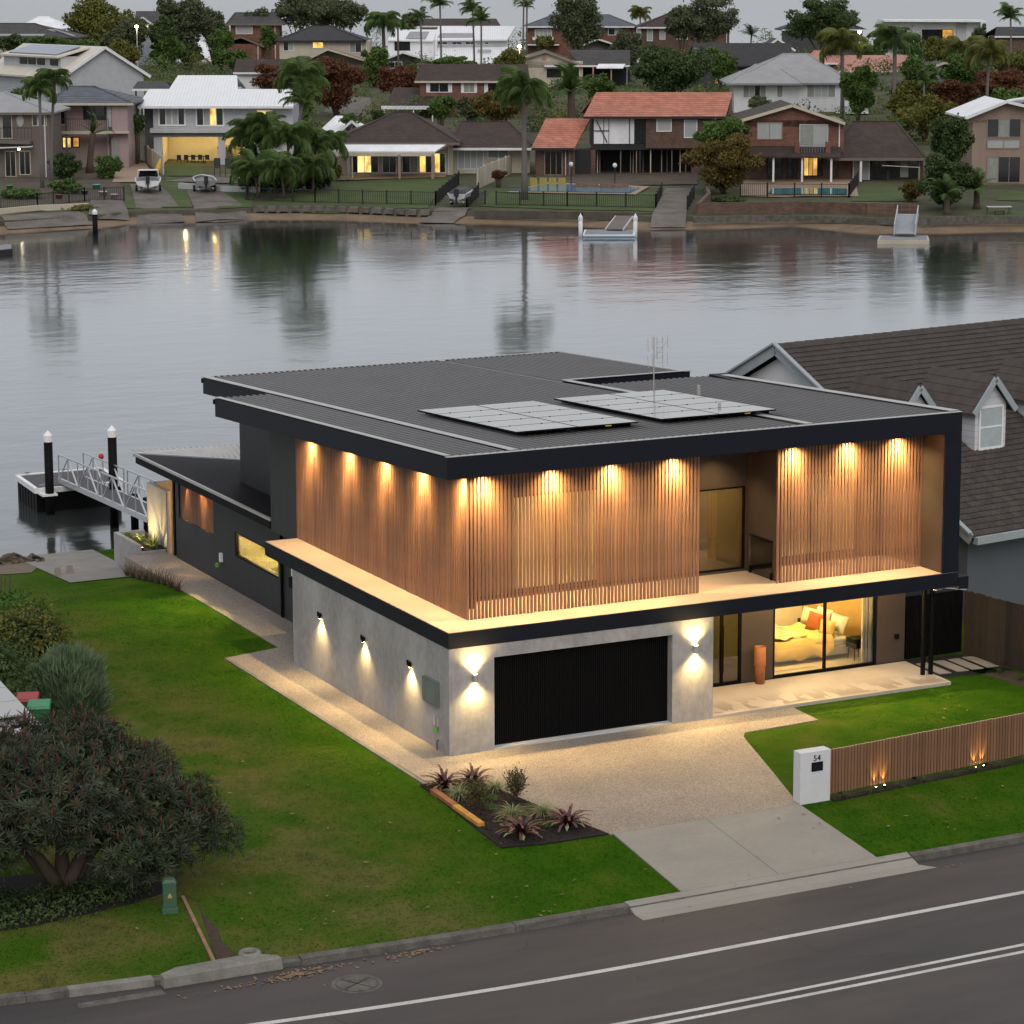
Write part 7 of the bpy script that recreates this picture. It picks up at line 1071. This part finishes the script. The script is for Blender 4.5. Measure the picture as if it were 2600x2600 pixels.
def poolfence(pts, label, hgt=1.2, per=2.4):
    o = thing('pool_fence', label, 'fence'); pk = MB()
    for (x0, y0), (x1, y1) in zip(pts[:-1], pts[1:]):
        a, b = np.array(FG(x0, y0)), np.array(FG(x1, y1)); L = np.linalg.norm((b-a)[:2]); n = max(1, int(round(L/per)))
        for i in range(n+1): p = a+(b-a)*i/n; m = MB(); m.box(-.05, -.05, -.1, .05, .05, hgt+.12); m.build('post', M['fdark'], o, loc=W3(p[0], p[1], p[2]))
        for z in (.12, hgt): m = MB(); m.bar(Vector(W3(a[0], a[1], a[2]+z)), Vector(W3(b[0], b[1], b[2]+z)), .05); m.build('rail', M['fdark'], o)
        for i in range(int(L/.18)): p = a+(b-a)*i*.18/L; w0 = W3(p[0], p[1], p[2]); pk.bar((w0[0], w0[1], w0[2]+.1), (w0[0], w0[1], w0[2]+hgt), .028)
    pk.build('pickets', M['fdark'], o, kind='stuff')
poolfence([(632, 510), (800, 516), (1106, 522), (1165, 470)], 'long black picket fence around the pavilion lawn'); poolfence([(1232, 520), (1185, 540), (1215, 500)], 'black gate fence beside the small slipway boat'); poolfence([(1260, 522), (1440, 525), (1665, 530), (1680, 500)], 'black picket fence in front of the blue pool'); poolfence([(1745, 535), (1762, 505)], 'short black fence panel beside the concrete slipway'); poolfence([(1880, 500), (2155, 502), (2178, 470)], 'black picket fence around the turquoise pool'); poolfence([(0, 532), (95, 528), (215, 512), (315, 510)], 'dark picket fence before the left garden'); poolfence([(625, 510), (632, 480)], 'black fence return beside the palm clump')
M['poolw'] = mat('pool_water', (.10, .24, .34), .08, var=.1, sc=.5); M['poolt'] = mat('turquoise_pool', (.08, .28, .30), .08, var=.1, sc=.5)
sheet('pool_water', [(1295, 488), (1600, 494), (1625, 480), (1400, 470)], 'poolw', .16); sheet('pool_water', [(1950, 496), (2150, 498), (2150, 483), (1960, 482)], 'poolt', .16); sheet('pool_edge', [(1280, 492), (1612, 498), (1650, 476), (1390, 466)], 'sandpave', .12); sheet('pool_water', [(600, 462), (660, 462), (660, 450), (610, 450)], 'poolt', .2)
for i, (px, py, w_) in enumerate(((1490, 478, 60), (1560, 480, 75))): a = FG(px, py); m = MB(); m.prism_pts([(-w_/52, -1, 0), (w_/52, -1, 0), (w_/52, 1, 0), (-w_/52, 1, 0)], [(-w_/60, -.5, .55), (w_/60, -.5, .6), (w_/60, .6, .5), (-w_/60, .6, .55)]); tag(m.build('brick_stack', M['fbrick2'], None, False, W3(a[0], a[1], a[2]), -YAW), ('left stack of salvaged bricks beside the blue pool', 'right stack of salvaged bricks beside the blue pool')[i], 'bricks')
for i in range(4): a = FG(1355+i*24, 473); m = MB(); m.prism_pts([(-.35, -.3, 0), (.35, -.3, 0), (.35, .3, 0), (-.35, .3, 0)], [(-.35, -.1, .8), (.35, -.1, .8), (.35, .2, .8), (-.35, .2, .8)]); tag(m.build('yellow_barrier', mat('yellow_ply', (.30, .24, .06), .7) if i == 0 else bpy.data.materials['yellow_ply'], None, False, W3(a[0], a[1], a[2]), -YAW), ('leftmost', 'second', 'third', 'rightmost')[i]+' yellow formwork panel behind the blue pool', 'panel', 'yellow panels by the pool')
def boat(px, py, L, wd, hull, label, rot=0, canopy=None, cover=None, outb='fdark', trailer=True):
    a = FG(px, py); o = thing('trailer_boat', label, 'boat', W3(a[0], a[1], a[2]+.1), -YAW+rot); n = 9; m = MB(); sec = []
    for i in range(n):
        t = i/(n-1); y = -L/2+L*t; k = (1-max(0, (t-.45)/.55)**2.2); hw = wd/2*max(.03, k); z0 = .45+.35*max(0, t-.5)**2*2; z1 = 1.1+.25*t; sec.append([(-hw, y, z1), (-hw*.8, y, z0+.25), (0, y, z0), (hw*.8, y, z0+.25), (hw, y, z1)])
    vs = [p for s in sec for p in s]; fs = [(i*5+j, i*5+j+1, (i+1)*5+j+1, (i+1)*5+j) for i in range(n-1) for j in range(4)]+[(0, 1, 2, 3, 4)]; m.add(vs, fs); m.build('hull', M[hull], o, False); m = MB(); m.add([(s[0][0]*.86, s[0][1]+.05, s[0][2]-.22) for s in sec]+[(s[4][0]*.86, s[4][1]+.05, s[4][2]-.22) for s in sec], [(i, i+1, n+i+1, n+i) for i in range(n-1)]); m.build('deck', M['fgreyd' if not cover else cover], o); m = MB()
    for j in (0, 4): m.tube([s[j] for s in sec], .05, 5)
    m.build('gunwale', M['fwhite'], o); m = MB(); m.box(-.18, -L/2-.45, .9, .18, -L/2-.02, 1.55); m.box(-.07, -L/2-.35, .15, .07, -L/2-.1, .9); m.box(-.15, -L/2-.5, .25, .15, -L/2-.1, .32); m.build('outboard_motor', M[outb], o, bevel=.05)
    if canopy:
        m = MB(); m.hexa([(-wd*.42, -.2, 1.9), (wd*.42, -.2, 1.9), (wd*.36, 1.4, 1.85), (-wd*.36, 1.4, 1.85), (-wd*.42, -.2, 1.98), (wd*.42, -.2, 1.98), (wd*.36, 1.4, 1.93), (-wd*.36, 1.4, 1.93)]); m.build('canopy', M[canopy], o); m = MB()
        for sx in (-1, 1): m.bar((sx*wd*.42, -.2, 1.2), (sx*wd*.42, -.2, 1.9), .05); m.bar((sx*wd*.36, 1.4, 1.2), (sx*wd*.36, 1.4, 1.85), .05)
        m.build('canopy_frame', M['alu'], o); m = MB(); m.face([(-wd*.4, 1.0, 1.25), (wd*.4, 1.0, 1.25), (wd*.34, 1.4, 1.8), (-wd*.34, 1.4, 1.8)]); m.build('windscreen', M['gdark'], o)
    if cover: m = MB(); m.prism_pts([(-wd*.5, -L*.45, 1.15), (wd*.5, -L*.45, 1.15), (wd*.45, L*.2, 1.3), (-wd*.45, L*.2, 1.3)], [(-wd*.3, -L*.4, 1.45), (wd*.3, -L*.4, 1.45), (wd*.25, L*.15, 1.55), (-wd*.25, L*.15, 1.55)]); m.build('boat_cover', M[cover], o)
    if trailer:
        for sx in (-1, 1): m = MB(); m.tube([(sx*(wd/2-.05)-.1, -.6, .3), (sx*(wd/2-.05)+.1, -.6, .3)], .3, 12); m.build('trailer_wheel', M['fdark'], o)
        m = MB(); m.bar((-wd*.35, -L/2, .35), (-wd*.1, L/2+.8, .4), .1); m.bar((wd*.35, -L/2, .35), (wd*.1, L/2+.8, .4), .1); m.bar((-wd/2, -.6, .3), (wd/2, -.6, .3), .1); m.build('trailer', M['alu'], o)
boat(377, 487, 5.4, 2.3, 'fwhite', 'white runabout with canopy on a trailer on the left slipway', .12, 'fwhite'); boat(518, 487, 4.6, 2.0, 'fgreyd', 'open aluminium dinghy with outboard on the second slipway', .2); boat(1174, 522, 3.6, 1.7, 'fgrey', 'small grey dinghy on the slipway by the lawn fence', -.25, None, 'fdarkgrey'); boat(1262, 425, 5.5, 2.2, 'fwhite', 'boat under a grey cover behind the cream fence', -1.2, None, 'fbluegrey')
for i, (px, py) in enumerate(((552, 447), (580, 447), (606, 447))):
    a = FG(px, py+3); o = thing('sun_lounger', ('left', 'middle', 'right')[i]+' black sun lounger on the terrace of the white house', 'lounger', W3(a[0], a[1], a[2]+.6), -YAW+.1, 'black loungers on the terrace'); m = MB(); m.hexa([(-.32, -.7, .35), (.32, -.7, .35), (.32, .5, .40), (-.32, .5, .40), (-.32, -.7, .42), (.32, -.7, .42), (.32, .5, .47), (-.32, .5, .47)]); m.build('seat', M['fdark'], o); m = MB(); m.hexa([(-.32, .5, .4), (.32, .5, .4), (.32, .58, .4), (-.32, .58, .4), (-.32, .8, 1.25), (.32, .8, 1.25), (.32, .88, 1.25), (-.32, .88, 1.25)]); m.build('backrest', M['fdark'], o)
    for sx in (-.28, .28):
        for sy in (-.6, .45): m = MB(); m.box(sx-.03, sy-.03, -.6, sx+.03, sy+.03, .38); m.build('leg', M['fdark'], o)
def pontoon(c4, zt, label, mk='fwhite'):
    o = thing('pontoon', label, 'dock'); Q = [Vector(GP(px, py, zt)) for px, py in c4]; m = MB(); m.prism_pts([(p.x, p.y, WZ-.2) for p in Q], [(p.x, p.y, zt) for p in Q]); m.build('float', M[mk], o); m = MB(); ce = sum(Q, Vector())/4; m.prism_pts([(ce.x+(p.x-ce.x)*.94, ce.y+(p.y-ce.y)*.9, zt) for p in Q], [(ce.x+(p.x-ce.x)*.94, ce.y+(p.y-ce.y)*.9, zt+.03) for p in Q]); m.build('deck', M['fgreyd'], o); return o
o = pontoon([(1480, 596), (1612, 596), (1610, 583), (1484, 583)], -1.38, 'white and blue floating pontoon off the terracotta house'); Q = [GP(px, py, -1.38) for px, py in ((1480, 596), (1612, 596))]; m = MB(); m.bar((Q[0][0]-.03, Q[0][1]-.06, -1.55), (Q[1][0]-.03, Q[1][1]-.06, -1.55), .08, .12); m.build('blue_stripe', mat('pontoon_blue', (.10, .24, .36), .5), o)
for px, lb in ((1474, 'white capped pile at the left of the white and blue pontoon'), (1613, 'white capped pile at the right of the white and blue pontoon')):
    u, v = GV(px, 602, WZ); z1 = UZ(px, 541, v)[1]; o = thing('white_pile', lb, 'piling', W3(u, v, WZ-.5)); m = MB(); m.tube([(0, 0, 0), (0, 0, z1-WZ)], .17, 12); m.build('pile', M['fwhite'], o, True); m = MB(); m.lathe([(.19, z1-WZ-.1), (.19, z1-WZ+.15), (0, z1-WZ+.5)], n=12); m.build('cap', M['fwhite'], o)
def plankway(p0, p1, w_, label, rails=0):
    a, b = Vector(p0), Vector(p1); o = thing('boarded_walkway', label, 'walkway'); d = (b-a); n = 12; s = d.normalized().cross(Vector((0, 0, 1)))*w_/2
    for i in range(n): q0, q1 = a+d*i/n, a+d*(i+.9)/n; m = MB(); m.hexa([q0-s, q0+s, q1+s, q1-s, q0-s+Vector((0, 0, .08)), q0+s+Vector((0, 0, .08)), q1+s+Vector((0, 0, .08)), q1-s+Vector((0, 0, .08))]); m.build('plank', M['fbluegrey'] if rails else M['fbrown'], o)
    for k in (-1, 1):
        m = MB(); m.bar(a+s*k, b+s*k, .1, .16)
        if rails: m.hexa([a+s*k*1.0-s*.04, a+s*k+s*.04, b+s*k+s*.04, b+s*k-s*.04, a+s*k-s*.04+Vector((0, 0, rails)), a+s*k+s*.04+Vector((0, 0, rails)), b+s*k+s*.04+Vector((0, 0, rails)), b+s*k-s*.04+Vector((0, 0, rails))])
        m.build('side_rail', M['fgrey'], o)
plankway(GP(1560, 583, -1.25), GP(1585, 550, -.55), 1.5, 'weathered timber walkway down to the white and blue pontoon'); plankway(GP(2297, 594, -1.15), GP(2305, 545, -.1), 1.7, 'white-sided gangway at the right beach', .8); pontoon([(2228, 610), (2360, 610), (2356, 598), (2234, 598)], -1.42, 'old cream pontoon at the right beach', 'fcream')
o = pontoon([(-40, 640), (32, 632), (30, 620), (-40, 624)], -1.3, 'dark end of a jetty at the left picture edge', 'fdark')
for px, py, yt, lb in ((1450, 462, 422, 'white globe lamp post, left of the pair by the blue pool'), (1561, 466, 425, 'white globe lamp post, right of the pair by the blue pool')):
    a = FG(px, py+12); h_ = UZ(px, yt, a[1])[1]-a[2]; o = thing('globe_lamp', lb, 'lamp post', W3(*a)); m = MB(); m.tube([(0, 0, 0), (0, 0, h_)], .05, 6); m.build('post', M['fdark'], o); m = MB(); m.lathe([(0, h_-.05), (.15, h_+.02), (.22, h_+.2), (.15, h_+.36), (0, h_+.42)], n=12); m.build('globe', M['fwhite'], o, True)
for px, py, v_, lb in ((347, 69, 405, 'lit street lamp beside the yellow-green skyline tree'), (2182, 82, 420, 'lit street lamp in front of the dark skyline tree'), (1319, 119, 385, 'lit street lamp left of the grey hip brick house')):
    u, z = UZ(px, py, v_); zg = fz(u, v_); o = thing('street_lamp', lb, 'street lamp', W3(u, v_, zg)); h_ = z-zg; m = MB(); m.tube([(0, 0, 0), (0, 0, h_)], .07, 6); m.build('post', M['fgrey'], o); m = MB(); m.lathe([(0, h_-.12), (.28, h_), (.28, h_+.18), (0, h_+.3)], n=10); m.build('lamp_head', emis('street_glow', (1, .82, .35), 25) if px == 347 else bpy.data.materials['street_glow'], o); point(o, (0, -.5, h_), 120, (1, .8, .4), .3)
bt = FG(2545, 552); o = thing('park_table', 'green garden table and bench at the right water front', 'table', W3(bt[0], bt[1]+2, bt[2]), -YAW); m = MB(); m.box(-1, -.4, .72, 1.1, .4, .78); m.build('tabletop', M['fgrey'], o)
for sx in (-.9, 1.0):
    for sy in (-.35, .35): m = MB(); m.box(sx-.04, sy-.04, 0, sx+.04, sy+.04, .72); m.build('leg', M['green_metal'], o)
m = MB(); m.box(-.5, -1.0, .4, .4, -.7, .45); m.box(-.45, -.95, 0, -.38, -.75, .4); m.box(.28, -.95, 0, .35, -.75, .4); m.build('bench', M['fdark'], o)
for i, (px, py, s, c) in enumerate(((245, 482, .35, (.10, .35, .34)), (262, 500, .35, (.5, .5, .5)), (290, 505, .3, (.55, .55, .52)), (215, 495, .3, (.06, .12, .14)), (150, 506, .3, (.20, .07, .04)), (335, 415, .4, (.02, .06, .035)), (25, 482, .3, (.05, .3, .08)))):
    a = FG(px, py); m = MB(); m.lathe([(0, 0), (.8*s, 0), (1.1*s, 1.3*s), (1.2*s, 1.3*s), (1.2*s, 1.5*s), (.9*s, 1.45*s), (0, 1.3*s)], n=14); tag(m.build('garden_pot', mat('pot', c, .6), None, True, W3(*a)), ('turquoise pot in the left garden', 'white tub in front of the garden fence', 'pale crate-like tub near the slipway gate', 'dark blue pot in the left garden', 'terracotta pot under the garden shrubs', 'dark green pot behind the runabout', 'bright green pot at the left picture edge')[i], 'pot', 'garden pots')
ky = FG(398, 455); m = MB(); m.tube([(0, 0, .2), (.1, .4, 1.0), (.3, .9, 2.0)], [.05, .32, .05], 8); tag(m.build('kayak', mat('yellow_kayak', (.55, .34, .02), .4), None, True, W3(*ky), -YAW), 'yellow kayak leaning on the cream panel fence', 'kayak')

# garden greenery that closes the gaps between the far houses
r = np.random.default_rng(77); bl = []
for row, (v0, v1, n) in enumerate(((293, 318, 60), (326, 376, 110), (384, 402, 60), (404, 422, 60), (460, 505, 80))):
    for i in range(n):
        v = r.uniform(v0, v1); u = UZ(-60+2720*(i+r.random())/n, 200, v)[0]; z = fz(u, v); hgt = r.uniform(.9, 2.6)*(1 if row < 4 else 1.5); w_ = W3(u, v, z); k = r.uniform(1.2, 3.0); bl.append((w_[0], w_[1], z+hgt*.4, k, k*.8, hgt))
for nm, sl_i, mk in (('far_shrubbery', 0, 'leafmid'), ('far_shrubbery', 1, 'leafdark'), ('far_shrubbery', 2, 'leafyel')):
    o = tag(leafy(nm, M[mk], bl[sl_i::3], 32000, .36, 500+sl_i, shell=.4, asp=.6), ('mid green', 'dark green', 'yellow-green')[sl_i]+' garden shrubbery filling the gaps between the far houses', 'shrubbery'); o['kind'] = 'stuff'
